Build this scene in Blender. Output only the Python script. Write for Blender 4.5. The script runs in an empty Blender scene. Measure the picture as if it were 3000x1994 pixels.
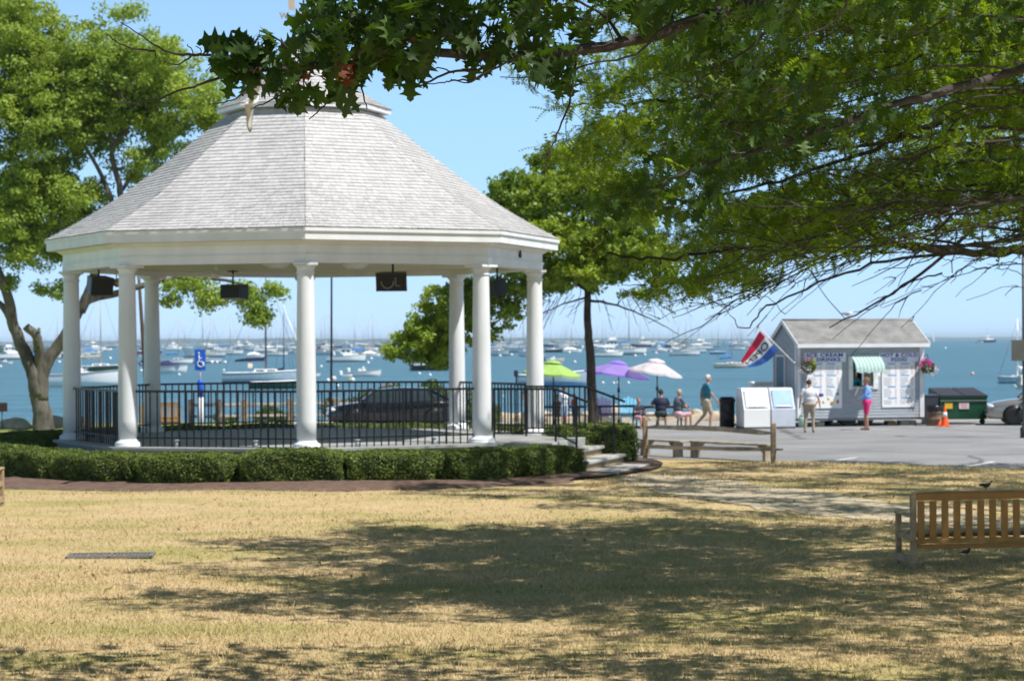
import bpy, bmesh, math, random
import numpy as np
from mathutils import Vector, Matrix
random.seed(7); RNG = np.random.default_rng(7)
PI = math.pi; R = math.radians
C = bpy.context.scene.collection
scene = bpy.context.scene

# ------------------------------------------------------------------ camera
EYE = 2.9; F = 6383.0; ROLL = R(.35)
cd = bpy.data.cameras.new('camera'); cam = bpy.data.objects.new('camera', cd); C.objects.link(cam)
cd.lens = 50; cd.sensor_width = 23.5; cd.clip_end = 60000; cd.clip_start = .2
cam.matrix_world = Matrix.Translation((0, 0, EYE)) @ Matrix.Rotation(PI/2, 4, 'X') @ Matrix.Rotation(-ROLL, 4, 'Z')
cd.dof.use_dof = True; cd.dof.focus_distance = 10.5; cd.dof.aperture_fstop = 4.8
scene.camera = cam
# ------------------------------------------------------------------ sky and sun
SUN_AZ, SUN_EL = R(61), R(58)         # azimuth from "behind the camera" toward the right
sdir = Vector((math.sin(SUN_AZ)*math.cos(SUN_EL), -math.cos(SUN_AZ)*math.cos(SUN_EL), math.sin(SUN_EL)))
world = bpy.data.worlds.new('World'); scene.world = world; world.use_nodes = True
wn = world.node_tree
sky = wn.nodes.new('ShaderNodeTexSky'); sky.sky_type = 'NISHITA'; sky.sun_disc = False
sky.sun_elevation = SUN_EL; sky.sun_rotation = math.atan2(sdir.x, sdir.y)
sky.air_density = .7; sky.dust_density = 0; sky.ozone_density = 6; sky.altitude = 0
# clear summer sky: the Nishita sky, its white horizon band toned toward blue, plus a blue part that falls off to the zenith
def wnode(t, **k):
    n = wn.nodes.new(t)
    for a, b in k.items(): setattr(n, a, b)
    return n
geo = wnode('ShaderNodeTexCoord'); sep = wnode('ShaderNodeSeparateXYZ'); wn.links.new(geo.outputs['Generated'], sep.inputs[0])
fall = wnode('ShaderNodeMapRange'); fall.inputs[1].default_value = .10; fall.inputs[2].default_value = .50; fall.inputs[3].default_value = 1; fall.inputs[4].default_value = .07; wn.links.new(sep.outputs['Z'], fall.inputs[0])
tint = wnode('ShaderNodeVectorMath', operation='MULTIPLY'); wn.links.new(sky.outputs[0], tint.inputs[0]); tint.inputs[1].default_value = (.30, .22, .14)
blue = wnode('ShaderNodeVectorMath', operation='SCALE'); blue.inputs[0].default_value = (2.2, 4.1, 6.75); wn.links.new(fall.outputs[0], blue.inputs['Scale'])
tot = wnode('ShaderNodeVectorMath', operation='ADD'); wn.links.new(tint.outputs[0], tot.inputs[0]); wn.links.new(blue.outputs[0], tot.inputs[1])
wn.links.new(tot.outputs[0], wn.nodes['Background'].inputs[0])
wn.nodes['Background'].inputs[1].default_value = .12
sl = bpy.data.lights.new('sun', 'SUN'); sl.energy = 4.8; sl.angle = R(.5); sl.color = (1, .975, .935)
so = bpy.data.objects.new('sun', sl); C.objects.link(so)
so.rotation_euler = (-sdir).to_track_quat('-Z', 'Y').to_euler(); so.location = (30, -20, 40)
scene.view_settings.view_transform = 'Standard'; scene.view_settings.look = 'None'
scene.view_settings.exposure = .38; scene.view_settings.gamma = 1

# ------------------------------------------------------------------ helpers
def W(px, py, Y):
    u = px-1500; v = py-997
    U = u*math.cos(ROLL)-v*math.sin(ROLL); V = v*math.cos(ROLL)+u*math.sin(ROLL)
    return Vector((U/F*Y, Y, EYE-V/F*Y))
def G(px, py, z=0.0):
    V = (py-997)*math.cos(ROLL)+(px-1500)*math.sin(ROLL)
    return W(px, py, (EYE-z)*F/V)
def gz(x, y):
    t = min(1, max(0, (y-39)/9)); z = -.15*t*t*(3-2*t)
    if y > 83.5: z -= min(2.4, (y-83.5)*.35)
    return z
def smooth01(t): t = min(1, max(0, t)); return t*t*(3-2*t)

def tag(o, label, cat, group=None, kind=None):
    if label: o['label'] = label
    if cat: o['category'] = cat
    if group: o['group'] = group
    if kind: o['kind'] = kind
    return o
def thing(name, label, cat, loc=(0, 0, 0), rz=0, group=None):
    o = bpy.data.objects.new(name, None); C.objects.link(o); o.empty_display_size = .2
    o.location = loc; o.rotation_euler = (0, 0, rz); tag(o, label, cat, group); return o
def copy_tree(o, parent=None):
    c = o.copy(); C.objects.link(c); c.parent = parent
    for ch in list(o.children): copy_tree(ch, c)
    return c

class MB:
    def __init__(s): s.v = []; s.f = []; s.m = []; s.sm = []
    def add(s, vs, fs, mi=0, smooth=False):
        b = len(s.v); s.v += [tuple(p) for p in vs]
        for f in fs: s.f.append([b+i for i in f]); s.m.append(mi); s.sm.append(smooth)
    def box(s, c, d, mi=0, M=None, bev=0):
        x, y, z = d[0]/2, d[1]/2, d[2]/2
        if bev:
            vs = []
            b = min(bev, x*.9, y*.9, z*.9)
            for sz, e in ((-z, 1), (-z+b, 0), (z-b, 0), (z, 1)):
                xx, yy = x-b*e, y-b*e
                for (a, q) in ((-xx, -yy+b*(1-e)), (-xx+b*(1-e), -yy), (xx-b*(1-e), -yy), (xx, -yy+b*(1-e)), (xx, yy-b*(1-e)), (xx-b*(1-e), yy), (-xx+b*(1-e), yy), (-xx, yy-b*(1-e))):
                    vs.append((a, q, sz))
            fs = [list(range(7, -1, -1)), list(range(24, 32))]
            for k in range(3):
                for i in range(8): fs.append([k*8+i, k*8+(i+1) % 8, (k+1)*8+(i+1) % 8, (k+1)*8+i])
        else:
            vs = [(i*x, j*y, k*z) for k in (-1, 1) for j in (-1, 1) for i in (-1, 1)]
            fs = [(0, 2, 3, 1), (4, 5, 7, 6), (0, 1, 5, 4), (1, 3, 7, 5), (3, 2, 6, 7), (2, 0, 4, 6)]
        cv = Vector(c)
        vs = [(M @ Vector(p) if M else Vector(p))+cv for p in vs]
        s.add(vs, fs, mi)
    def bar(s, a, b, w, h, mi=0, up=(0, 0, 1)):
        a = Vector(a); b = Vector(b); d = b-a; L = d.length
        if L < 1e-6: return
        d.normalize(); u = Vector(up)
        if abs(d.dot(u)) > .99: u = Vector((0, 1, 0))
        x = d.cross(u).normalized(); z = x.cross(d)
        M = Matrix((x, d, z)).transposed()
        s.box((a+b)/2, (w, L, h), mi, M)
    def tube(s, pts, rad, n=8, mi=0, cap=True, smooth=True):
        pts = [Vector(p) for p in pts]
        if not hasattr(rad, '__len__'): rad = [rad]*len(pts)
        vs = []; fs = []; N = len(pts); px = None
        for i, p in enumerate(pts):
            d = (pts[min(i+1, N-1)]-pts[max(i-1, 0)])
            if d.length < 1e-9: d = Vector((0, 0, 1))
            d.normalize()
            if px is None:
                u = Vector((0, 0, 1)) if abs(d.z) < .9 else Vector((1, 0, 0))
                x = d.cross(u).normalized()
            else:
                x = px-d*px.dot(d)
                x = x.normalized() if x.length > 1e-6 else d.orthogonal().normalized()
            px = x; y = d.cross(x)
            for k in range(n):
                a = 2*PI*k/n; vs.append(p+(x*math.cos(a)+y*math.sin(a))*rad[i])
        for i in range(N-1):
            for k in range(n):
                k2 = (k+1) % n; fs.append((i*n+k, i*n+k2, (i+1)*n+k2, (i+1)*n+k))
        if cap: fs.append(list(range(n-1, -1, -1))); fs.append([(N-1)*n+k for k in range(n)])
        s.add(vs, fs, mi, smooth)
    def lathe(s, prof, c=(0, 0, 0), n=24, mi=0, smooth=True, M=None):
        vs = []; fs = []; c = Vector(c)
        for (r, z) in prof:
            for k in range(n):
                a = 2*PI*k/n; p = Vector((r*math.cos(a), r*math.sin(a), z)); vs.append((M @ p if M else p)+c)
        for i in range(len(prof)-1):
            for k in range(n):
                k2 = (k+1) % n; fs.append((i*n+k, i*n+k2, (i+1)*n+k2, (i+1)*n+k))
        if prof[0][0] > 1e-4: fs.append(list(range(n-1, -1, -1)))
        if prof[-1][0] > 1e-4: fs.append([(len(prof)-1)*n+k for k in range(n)])
        s.add(vs, fs, mi, smooth)
    def ell(s, c, r, mi=0, nu=14, nv=9, M=None):
        prof = []
        vs = []; fs = []; c = Vector(c)
        for i in range(nv+1):
            t = PI*i/nv
            for k in range(nu):
                a = 2*PI*k/nu; p = Vector((r[0]*math.sin(t)*math.cos(a), r[1]*math.sin(t)*math.sin(a), -r[2]*math.cos(t)))
                vs.append((M @ p if M else p)+c)
        for i in range(nv):
            for k in range(nu):
                k2 = (k+1) % nu; fs.append((i*nu+k, i*nu+k2, (i+1)*nu+k2, (i+1)*nu+k))
        s.add(vs, fs, mi, True)
    def loft(s, secs, mi=0, closed=False, smooth=True, cap=False):
        n = len(secs[0]); vs = [p for q in secs for p in q]; fs = []
        for i in range(len(secs)-1):
            for k in range(n if closed else n-1):
                k2 = (k+1) % n; fs.append((i*n+k, i*n+k2, (i+1)*n+k2, (i+1)*n+k))
        if cap: fs.append(list(range(n-1, -1, -1))); fs.append([(len(secs)-1)*n+k for k in range(n)])
        s.add(vs, fs, mi, smooth)
    def prism(s, poly, axis, lo, hi, mi=0):
        # poly in the two remaining axes (order x,y,z without axis), extruded between lo and hi
        def P(a, b, t):
            return {'x': (t, a, b), 'y': (a, t, b), 'z': (a, b, t)}[axis]
        n = len(poly); vs = [P(a, b, lo) for a, b in poly]+[P(a, b, hi) for a, b in poly]
        fs = [list(range(n)), list(range(2*n-1, n-1, -1))]+[((i+1) % n, i, n+i, n+(i+1) % n) for i in range(n)]
        s.add(vs, fs, mi)
    def build(s, name, mats, parent=None, fixn=True):
        me = bpy.data.meshes.new(name); me.from_pydata(s.v, [], s.f)
        if not isinstance(mats, (list, tuple)): mats = [mats]
        for m in mats: me.materials.append(m)
        me.polygons.foreach_set('material_index', s.m); me.polygons.foreach_set('use_smooth', s.sm)
        if fixn:
            bm = bmesh.new(); bm.from_mesh(me); bmesh.ops.recalc_face_normals(bm, faces=bm.faces); bm.to_mesh(me); bm.free()
        me.update(); o = bpy.data.objects.new(name, me); C.objects.link(o); o.parent = parent
        return o
def mesh_np(name, v, f, mat, parent=None, smooth=False):
    me = bpy.data.meshes.new(name); v = np.asarray(v, dtype=np.float32); f = np.asarray(f, dtype=np.int32)
    me.vertices.add(len(v)); me.vertices.foreach_set('co', v.ravel())
    k = f.shape[1]; me.loops.add(f.size); me.loops.foreach_set('vertex_index', f.ravel())
    me.polygons.add(len(f)); me.polygons.foreach_set('loop_start', np.arange(0, f.size, k, dtype=np.int32))
    me.polygons.foreach_set('use_smooth', np.full(len(f), smooth))
    me.update(calc_edges=True); me.validate()
    me.materials.append(mat); o = bpy.data.objects.new(name, me); C.objects.link(o); o.parent = parent
    return o
def catmull(pts, k=5):
    P = [Vector(p) for p in pts]; P = [P[0]*2-P[1]]+P+[P[-1]*2-P[-2]]; out = []
    for i in range(1, len(P)-2):
        for j in range(k):
            t = j/k
            out.append(.5*((2*P[i])+(P[i+1]-P[i-1])*t+(2*P[i-1]-5*P[i]+4*P[i+1]-P[i+2])*t*t+(3*P[i]-P[i-1]-3*P[i+1]+P[i+2])*t**3))
    out.append(P[-2]); return out

# ------------------------------------------------------------------ materials
def mat(name, col, rough=.6, var=.0, scale=3.0, bump=0, bscale=None, metal=0, spec=.4, island=0, col2=None, trans=0, coord='Object', stretch=None, detail=4, coat=0):
    m = bpy.data.materials.new(name); m.use_nodes = True; nt = m.node_tree; N = nt.nodes; L = nt.links
    b = N['Principled BSDF']; b.inputs['Roughness'].default_value = rough; b.inputs['Metallic'].default_value = metal
    b.inputs['Specular IOR Level'].default_value = spec
    if coat: b.inputs['Coat Weight'].default_value = coat; b.inputs['Coat Roughness'].default_value = .08
    col = tuple(col)
    if col2 is None: col2 = tuple(max(0, c*(1-var)) for c in col)
    tc = N.new('ShaderNodeTexCoord'); vec = tc.outputs[coord]
    if stretch:
        mp = N.new('ShaderNodeMapping'); mp.inputs['Scale'].default_value = stretch; L.new(vec, mp.inputs[0]); vec = mp.outputs[0]
    out = None
    mix = N.new('ShaderNodeMix'); mix.data_type = 'RGBA'
    mix.inputs[6].default_value = (*col, 1); mix.inputs[7].default_value = (*col2, 1)
    no = N.new('ShaderNodeTexNoise'); no.inputs['Scale'].default_value = scale; no.inputs['Detail'].default_value = detail
    L.new(vec, no.inputs['Vector'])
    rp = N.new('ShaderNodeMapRange'); rp.inputs[1].default_value = .35; rp.inputs[2].default_value = .65
    L.new(no.outputs[0], rp.inputs[0]); fac = rp.outputs[0]
    if island:
        ge = N.new('ShaderNodeNewGeometry'); ma = N.new('ShaderNodeMath'); ma.operation = 'MULTIPLY'; ma.inputs[1].default_value = island
        L.new(ge.outputs['Random Per Island'], ma.inputs[0])
        mb = N.new('ShaderNodeMath'); mb.operation = 'MULTIPLY'; mb.inputs[1].default_value = 1-island; L.new(fac, mb.inputs[0])
        mc = N.new('ShaderNodeMath'); mc.operation = 'ADD'; L.new(ma.outputs[0], mc.inputs[0]); L.new(mb.outputs[0], mc.inputs[1]); fac = mc.outputs[0]
    L.new(fac, mix.inputs[0]); L.new(mix.outputs[2], b.inputs['Base Color'])
    if bump:
        n2 = N.new('ShaderNodeTexNoise'); n2.inputs['Scale'].default_value = bscale or scale*4; n2.inputs['Detail'].default_value = 5
        L.new(vec, n2.inputs['Vector']); bp = N.new('ShaderNodeBump'); bp.inputs['Strength'].default_value = bump; bp.inputs['Distance'].default_value = .03
        L.new(n2.outputs[0], bp.inputs['Height']); L.new(bp.outputs[0], b.inputs['Normal'])
    if trans:
        tr = N.new('ShaderNodeBsdfTranslucent'); hs = N.new('ShaderNodeHueSaturation'); hs.inputs['Value'].default_value = 1.7; hs.inputs['Hue'].default_value = .485
        hs.inputs['Saturation'].default_value = 1.1
        L.new(mix.outputs[2], hs.inputs['Color']); L.new(hs.outputs[0], tr.inputs[0])
        ms = N.new('ShaderNodeMixShader'); ms.inputs[0].default_value = trans
        L.new(b.outputs[0], ms.inputs[1]); L.new(tr.outputs[0], ms.inputs[2]); L.new(ms.outputs[0], N['Material Output'].inputs[0])
    m['x'] = 0
    return m
def glassm(name, col=(.02, .03, .035), rough=.05):
    return mat(name, col, rough, var=.3, spec=.8, scale=1)
M = {}
M['white'] = mat('white_paint', (.80, .81, .82), .5, var=.11, scale=2.2, bump=.08, bscale=18, stretch=(1, 1, .35))
M['white2'] = mat('white_gelcoat', (.88, .88, .87), .3, var=.06, scale=.8, coat=.2)
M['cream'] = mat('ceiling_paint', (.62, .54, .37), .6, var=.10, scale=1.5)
M['shingle'] = mat('weathered_shingle', (.58, .565, .56), .75, col2=(.41, .40, .40), island=.6, scale=.5, bump=.25, bscale=40)
M['black'] = mat('black_metal', (.012, .012, .014), .35, var=.3, scale=8)
M['blackplastic'] = mat('black_plastic', (.014, .014, .016), .38, var=.3, scale=5)
M['rubber'] = mat('tyre_rubber', (.018, .018, .019), .75, var=.3)
M['steel'] = mat('galvanised_steel', (.45, .46, .47), .4, metal=.8, var=.2, scale=6)
M['floor'] = mat('grey_floor_paint', (.40, .40, .38), .6, var=.25, scale=1.3)
M['stone'] = mat('granite_slab', (.47, .46, .43), .8, var=.25, scale=9, bump=.2, bscale=60)
M['rock'] = mat('shore_rock', (.58, .50, .37), .85, col2=(.38, .32, .24), scale=2.5, bump=.7, bscale=6)
M['oldwood'] = mat('weathered_fence_wood', (.42, .31, .20), .85, col2=(.25, .19, .14), scale=5, bump=.5, bscale=25, stretch=(1, 1, 3))
M['greywood'] = mat('grey_weathered_wood', (.42, .37, .30), .85, col2=(.27, .23, .19), scale=4, bump=.4, bscale=25)
M['teak'] = mat('golden_bench_wood', (.60, .29, .05), .5, col2=(.30, .125, .035), island=.75, scale=7, bump=.15, bscale=40)
M['teakgrey'] = mat('silvered_bench_wood', (.42, .32, .20), .7, col2=(.30, .21, .12), scale=7, bump=.2, bscale=40)
M['bark'] = mat('tree_bark', (.10, .08, .065), .9, col2=(.045, .037, .03), scale=5, bump=.9, bscale=14, stretch=(1, 1, .35))
M['barkgrey'] = mat('grey_plated_bark', (.17, .15, .12), .9, col2=(.065, .057, .047), scale=3.2, bump=.9, bscale=12, stretch=(1, 1, .4))
M['twig'] = mat('dark_twig_bark', (.075, .060, .048), .85, col2=(.035, .028, .024), scale=9, bump=.5, bscale=60)
M['twigl'] = mat('brown_branch_bark', (.085, .065, .05), .85, col2=(.035, .029, .025), scale=4, bump=.5, bscale=40)
M['leafleft'] = mat('honey_green_leaf', (.37, .45, .07), .55, col2=(.15, .25, .04), island=.55, scale=.45, trans=.38)
M['leafmid'] = mat('bright_oak_leaf', (.36, .45, .05), .5, col2=(.08, .17, .025), island=.45, scale=.5, trans=.38)
M['leaflocust'] = mat('locust_leaflet', (.29, .41, .045), .5, col2=(.04, .105, .018), island=.5, scale=.6, trans=.48)
M['leafoak'] = mat('dark_oak_leaf', (.065, .13, .012), .5, col2=(.020, .05, .010), island=.7, scale=3, trans=.42, spec=.35)
M['leafdry'] = mat('dry_rust_leaf', (.24, .07, .018), .6, var=.5, scale=20, trans=.3)
M['hedge'] = mat('clipped_yew_leaf', (.20, .26, .035), .6, col2=(.035, .07, .014), island=.6, scale=3, trans=.12)
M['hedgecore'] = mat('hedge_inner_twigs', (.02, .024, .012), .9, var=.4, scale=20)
M['leafshrub'] = mat('rose_bush_leaf', (.12, .19, .04), .5, col2=(.05, .10, .02), island=.6, scale=3, trans=.3)
M['clap'] = mat('grey_clapboard', (.43, .46, .50), .7, var=.18, scale=3, bump=.1, bscale=30, stretch=(1, 1, 6))
M['asph_sh'] = mat('grey_asphalt_shingle', (.30, .295, .29), .9, col2=(.20, .198, .195), scale=2.2, bump=.3, bscale=60)
M['skin'] = mat('skin', (.55, .32, .22), .5, var=.12, scale=12)
M['sea'] = None
def cm(name, col, rough=.6, **k):
    if name not in M: M[name] = mat(name, col, rough, var=k.pop('var', .12), **k)
    return M[name]
# ================================================================== ground, sea, far shore
def ground_mat(name, islands=0, cols=None, tip=False):
    m = bpy.data.materials.new(name); m.use_nodes = True; nt = m.node_tree; N = nt.nodes; L = nt.links
    b = N['Principled BSDF']; b.inputs['Roughness'].default_value = .85; b.inputs['Specular IOR Level'].default_value = .15
    tc = N.new('ShaderNodeTexCoord')
    def noise(sc, det=5, stretch=(1, 1, 1)):
        mp = N.new('ShaderNodeMapping'); mp.inputs['Scale'].default_value = stretch; L.new(tc.outputs['Object'], mp.inputs[0])
        n = N.new('ShaderNodeTexNoise'); n.inputs['Scale'].default_value = sc; n.inputs['Detail'].default_value = det; n.inputs['Roughness'].default_value = .6
        L.new(mp.outputs[0], n.inputs['Vector']); return n.outputs[0]
    def ramp(x, lo, hi):
        r = N.new('ShaderNodeMapRange'); r.inputs[1].default_value = lo; r.inputs[2].default_value = hi; L.new(x, r.inputs[0]); return r.outputs[0]
    def mixc(f, a, c):
        q = N.new('ShaderNodeMix'); q.data_type = 'RGBA'; L.new(f, q.inputs[0])
        for s, k in ((a, 6), (c, 7)):
            if isinstance(s, tuple): q.inputs[k].default_value = (*s, 1)
            else: L.new(s, q.inputs[k])
        return q.outputs[2]
    straw = mixc(ramp(noise(1.6, 6), .35, .68), (.65, .49, .27), (.54, .41, .21))
    green = mixc(ramp(noise(7, 4), .3, .7), (.33, .33, .09), (.44, .38, .15))
    c = mixc(ramp(noise(.28, 6, (1, 2.2, 1)), .48, .66), straw, green)
    c = mixc(ramp(noise(26, 3), .42, .72), c, (.30, .21, .10)) if not islands else c
    c = mixc(ramp(noise(4.5, 6), .60, .80), c, (.58, .45, .27))
    # greener grass toward the water on the left, under the tree
    sx = N.new('ShaderNodeSeparateXYZ'); L.new(tc.outputs['Object'], sx.inputs[0])
    gx = N.new('ShaderNodeMapRange'); gx.inputs[1].default_value = 50; gx.inputs[2].default_value = 60; ga = N.new('ShaderNodeMath'); ga.operation = 'MULTIPLY_ADD'; ga.inputs[1].default_value = -.9; L.new(sx.outputs['X'], ga.inputs[0]); L.new(sx.outputs['Y'], ga.inputs[2]); L.new(ga.outputs[0], gx.inputs[0])
    c = mixc(gx.outputs[0], c, mixc(ramp(noise(3), .35, .7), (.22, .30, .06), (.34, .33, .11)))
    if islands:
        ge = N.new('ShaderNodeNewGeometry'); c = mixc(ramp(ge.outputs['Random Per Island'], .45, 1.1), c, (.70, .55, .32))
        c = mixc(ramp(ge.outputs['Random Per Island'], .30, .0), c, (.42, .32, .16))
        tr = N.new('ShaderNodeBsdfTranslucent'); L.new(c, tr.inputs[0]); ms = N.new('ShaderNodeMixShader'); ms.inputs[0].default_value = .25
        L.new(b.outputs[0], ms.inputs[1]); L.new(tr.outputs[0], ms.inputs[2]); L.new(ms.outputs[0], N['Material Output'].inputs[0])
    else:
        bp = N.new('ShaderNodeBump'); bp.inputs['Strength'].default_value = .8; bp.inputs['Distance'].default_value = .04
        L.new(noise(24, 6), bp.inputs['Height']); L.new(bp.outputs[0], b.inputs['Normal'])
    L.new(c, b.inputs['Base Color']); return m
def sheet(name, xs, ys, zf, m):
    nx, ny = len(xs), len(ys); v = [(x, y, zf(x, y)) for y in ys for x in xs]
    f = [(j*nx+i, j*nx+i+1, (j+1)*nx+i+1, (j+1)*nx+i) for j in range(ny-1) for i in range(nx-1)]
    o = mesh_np(name, v, f, m, smooth=True); return o
def bumps(x, y): return .018*math.sin(x*.9+1.3*math.sin(y*.5))+.014*math.sin(y*1.3+x*.4)
M['lawn'] = ground_mat('dry_lawn'); M['grass'] = ground_mat('dry_grass_blades', islands=1)
xs = list(np.linspace(-140, -16, 22))+list(np.linspace(-15, 16, 63))+list(np.linspace(18, 160, 22))
ys = list(np.linspace(-40, 12, 14))+list(np.linspace(13, 83, 118))+[83.5, 84, 85, 86, 88, 90, 92]
lawn = sheet('lawn', xs, ys, lambda x, y: gz(x, y)+(bumps(x, y) if y < 48 else 0), M['lawn']); tag(lawn, None, None, kind='structure')

# asphalt parking lot
def asphalt():
    m = mat('sunlit_asphalt', (.30, .30, .305), .85, col2=(.225, .226, .23), scale=.35, bump=.35, bscale=90)
    nt = m.node_tree; N = nt.nodes; L = nt.links; b = N['Principled BSDF']
    src = b.inputs['Base Color'].links[0].from_socket
    tc = N.new('ShaderNodeTexCoord'); n = N.new('ShaderNodeTexNoise'); n.inputs['Scale'].default_value = 30; n.inputs['Detail'].default_value = 3; L.new(tc.outputs['Object'], n.inputs['Vector'])
    mr = N.new('ShaderNodeMapRange'); mr.inputs[1].default_value = .3; mr.inputs[2].default_value = .7; mr.inputs[3].default_value = .82; mr.inputs[4].default_value = 1.12; L.new(n.outputs[0], mr.inputs[0])
    v = N.new('ShaderNodeVectorMath'); v.operation = 'SCALE'; L.new(src, v.inputs[0]); L.new(mr.outputs[0], v.inputs['Scale']); L.new(v.outputs[0], b.inputs['Base Color'])
    def layer(fac, col, src):
        q = N.new('ShaderNodeMix'); q.data_type = 'RGBA'; L.new(fac, q.inputs[0]); L.new(src, q.inputs[6]); q.inputs[7].default_value = (*col, 1); return q.outputs[2]
    vo = N.new('ShaderNodeTexVoronoi'); vo.feature = 'DISTANCE_TO_EDGE'; vo.inputs['Scale'].default_value = .16; nz = N.new('ShaderNodeTexNoise'); nz.inputs['Scale'].default_value = .8; L.new(tc.outputs['Object'], nz.inputs['Vector'])
    vm = N.new('ShaderNodeMix'); vm.data_type = 'VECTOR'; vm.inputs[0].default_value = .35; L.new(tc.outputs['Object'], vm.inputs[4]); L.new(nz.outputs['Color'], vm.inputs[5]); L.new(vm.outputs[1], vo.inputs['Vector'])
    r1 = N.new('ShaderNodeMapRange'); r1.inputs[1].default_value = .004; r1.inputs[2].default_value = .010; r1.inputs[3].default_value = .7; r1.inputs[4].default_value = 0; L.new(vo.outputs['Distance'], r1.inputs[0])
    c = layer(r1.outputs[0], (.09, .09, .09), v.outputs[0])
    n3 = N.new('ShaderNodeTexNoise'); n3.inputs['Scale'].default_value = 1.1; n3.inputs['Detail'].default_value = 5; L.new(tc.outputs['Object'], n3.inputs['Vector'])
    r2 = N.new('ShaderNodeMapRange'); r2.inputs[1].default_value = .62; r2.inputs[2].default_value = .74; r2.inputs[4].default_value = .45; L.new(n3.outputs[0], r2.inputs[0])
    c = layer(r2.outputs[0], (.13, .128, .125), c); L.new(c, b.inputs['Base Color'])
    return m
M['asphalt'] = asphalt()
Z0 = -.15
def poly_sheet(name, poly, z, m, kind='structure'):
    mb = MB(); n = len(poly); mb.add([(x, y, z) for x, y in poly], [list(range(n))]); o = mb.build(name, m); tag(o, None, None, kind=kind); return o
edge = [(-13.5, 74), (-12, 66.5), (-3.5, 64), (1.5, 58.5), (3.0, 56.3), (5.2, 55.1), (8.6, 53.0), (11.8, 50.6), (22, 46), (60, 42)]
edge2 = []
for i in range(len(edge)-1):
    for k in range(8):
        t = k/8; x = edge[i][0]*(1-t)+edge[i+1][0]*t; y = edge[i][1]*(1-t)+edge[i+1][1]*t
        edge2.append((x+random.uniform(-.03, .03), y+random.uniform(-.07, .07)))
lot = poly_sheet('parking_lot', edge2+[(60, 42), (60, 79.5), (-13.5, 79.5)], Z0+.006, M['asphalt'])
M['conc'] = mat('pale_concrete', (.38, .36, .33), .85, var=.2, scale=1.5, bump=.1, bscale=40)
poly_sheet('seaside_pavement', [(-9, 77.2), (6.6, 75.8), (9.0, 79.3), (60, 80), (60, 83.5), (-9, 83.5)], Z0+.012, M['conc'])
# painted lines
M['yline'] = mat('worn_orange_line', (.55, .36, .10), .8, col2=(.34, .30, .24), scale=4)
M['wline'] = mat('white_road_line', (.72, .72, .70), .8, var=.2, scale=4)
def line(a, b, w, m):
    mb = MB(); a = Vector((a[0], a[1], 0)); b = Vector((b[0], b[1], 0)); d = (b-a).normalized(); s = Vector((-d.y, d.x, 0))*w/2
    zz = Vector((0, 0, Z0+.010)); mb.add([a-s+zz, b-s+zz, b+s+zz, a+s+zz], [(0, 1, 2, 3)])
    o = mb.build('painted_line', m); tag(o, None, None, kind='structure')
for a, b, c in (((1880, 1279), (2330, 1292), 'yline'), ((1900, 1298), (2140, 1299), 'yline'), ((1880, 1331), (2260, 1330), 'yline'),
                ((2353, 1362), (2512, 1340), 'wline'), ((2760, 1382), (2912, 1352), 'wline'), ((2870, 1243), (3000, 1240), 'yline')):
    g1 = G(*a, Z0); g2 = G(*b, Z0); line(g1, g2, .13, M[c])

# sandy worn walkway from the steps over the lawn
M['path'] = mat('worn_sandy_path', (.50, .42, .30), .9, col2=(.40, .33, .23), scale=2.2, bump=.4, bscale=30)
pl = [G(1800, 1412, -.12), G(1990, 1455, -.05), G(2180, 1482, 0), G(2400, 1505, 0), G(2700, 1535, 0), G(3100, 1590, 0)]
pr = [G(1868, 1378, -.15), G(2050, 1396, -.15), G(2220, 1422, -.13), G(2420, 1456, -.1), G(2700, 1495, -.05), G(3100, 1530, 0)]
cl = catmull(pl, 8); cr = catmull(pr, 8); mb = MB(); secs = []
for i, (a, b) in enumerate(zip(cl, cr)):
    row = []
    for k in range(7):
        p = a.lerp(b, k/6)
        if k in (0, 6): p += Vector((random.uniform(-.15, .15), random.uniform(-.45, .45), 0))
        row.append((p.x, p.y, gz(p.x, p.y)+(bumps(p.x, p.y) if p.y < 48 else 0)+.012))
    secs.append(row)
mb.loft(secs); tag(mb.build('worn_path', M['path']), None, None, kind='structure')

# sea with real swell in the normal
m = bpy.data.materials.new('sea_water'); m.use_nodes = True; nt = m.node_tree; N = nt.nodes; L = nt.links; b = N['Principled BSDF']
b.inputs['Base Color'].default_value = (.03, .11, .155, 1); b.inputs['Roughness'].default_value = .32; b.inputs['Specular IOR Level'].default_value = .5; b.inputs['IOR'].default_value = 1.33
tc = N.new('ShaderNodeTexCoord'); hs = []
for sc, st in ((.16, (.55, 1, 1)), (.9, (.6, 1, 1)), (3.2, (.7, 1, 1))):
    mp = N.new('ShaderNodeMapping'); mp.inputs['Scale'].default_value = st; L.new(tc.outputs['Object'], mp.inputs[0])
    n = N.new('ShaderNodeTexNoise'); n.inputs['Scale'].default_value = sc; n.inputs['Detail'].default_value = 4; L.new(mp.outputs[0], n.inputs['Vector']); hs.append(n.outputs[0])
prev = None
for h, st, ds in zip(hs, (.5, .7, .6), (1.2, .45, .12)):
    bp = N.new('ShaderNodeBump'); bp.inputs['Strength'].default_value = st; bp.inputs['Distance'].default_value = ds; L.new(h, bp.inputs['Height'])
    if prev: L.new(prev, bp.inputs['Normal'])
    prev = bp.outputs[0]
L.new(prev, b.inputs['Normal'])
mx = N.new('ShaderNodeMix'); mx.data_type = 'RGBA'; mx.inputs[6].default_value = (.028, .095, .130, 1); mx.inputs[7].default_value = (.062, .165, .205, 1)
n = N.new('ShaderNodeTexNoise'); n.inputs['Scale'].default_value = .35; n.inputs['Detail'].default_value = 6
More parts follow.
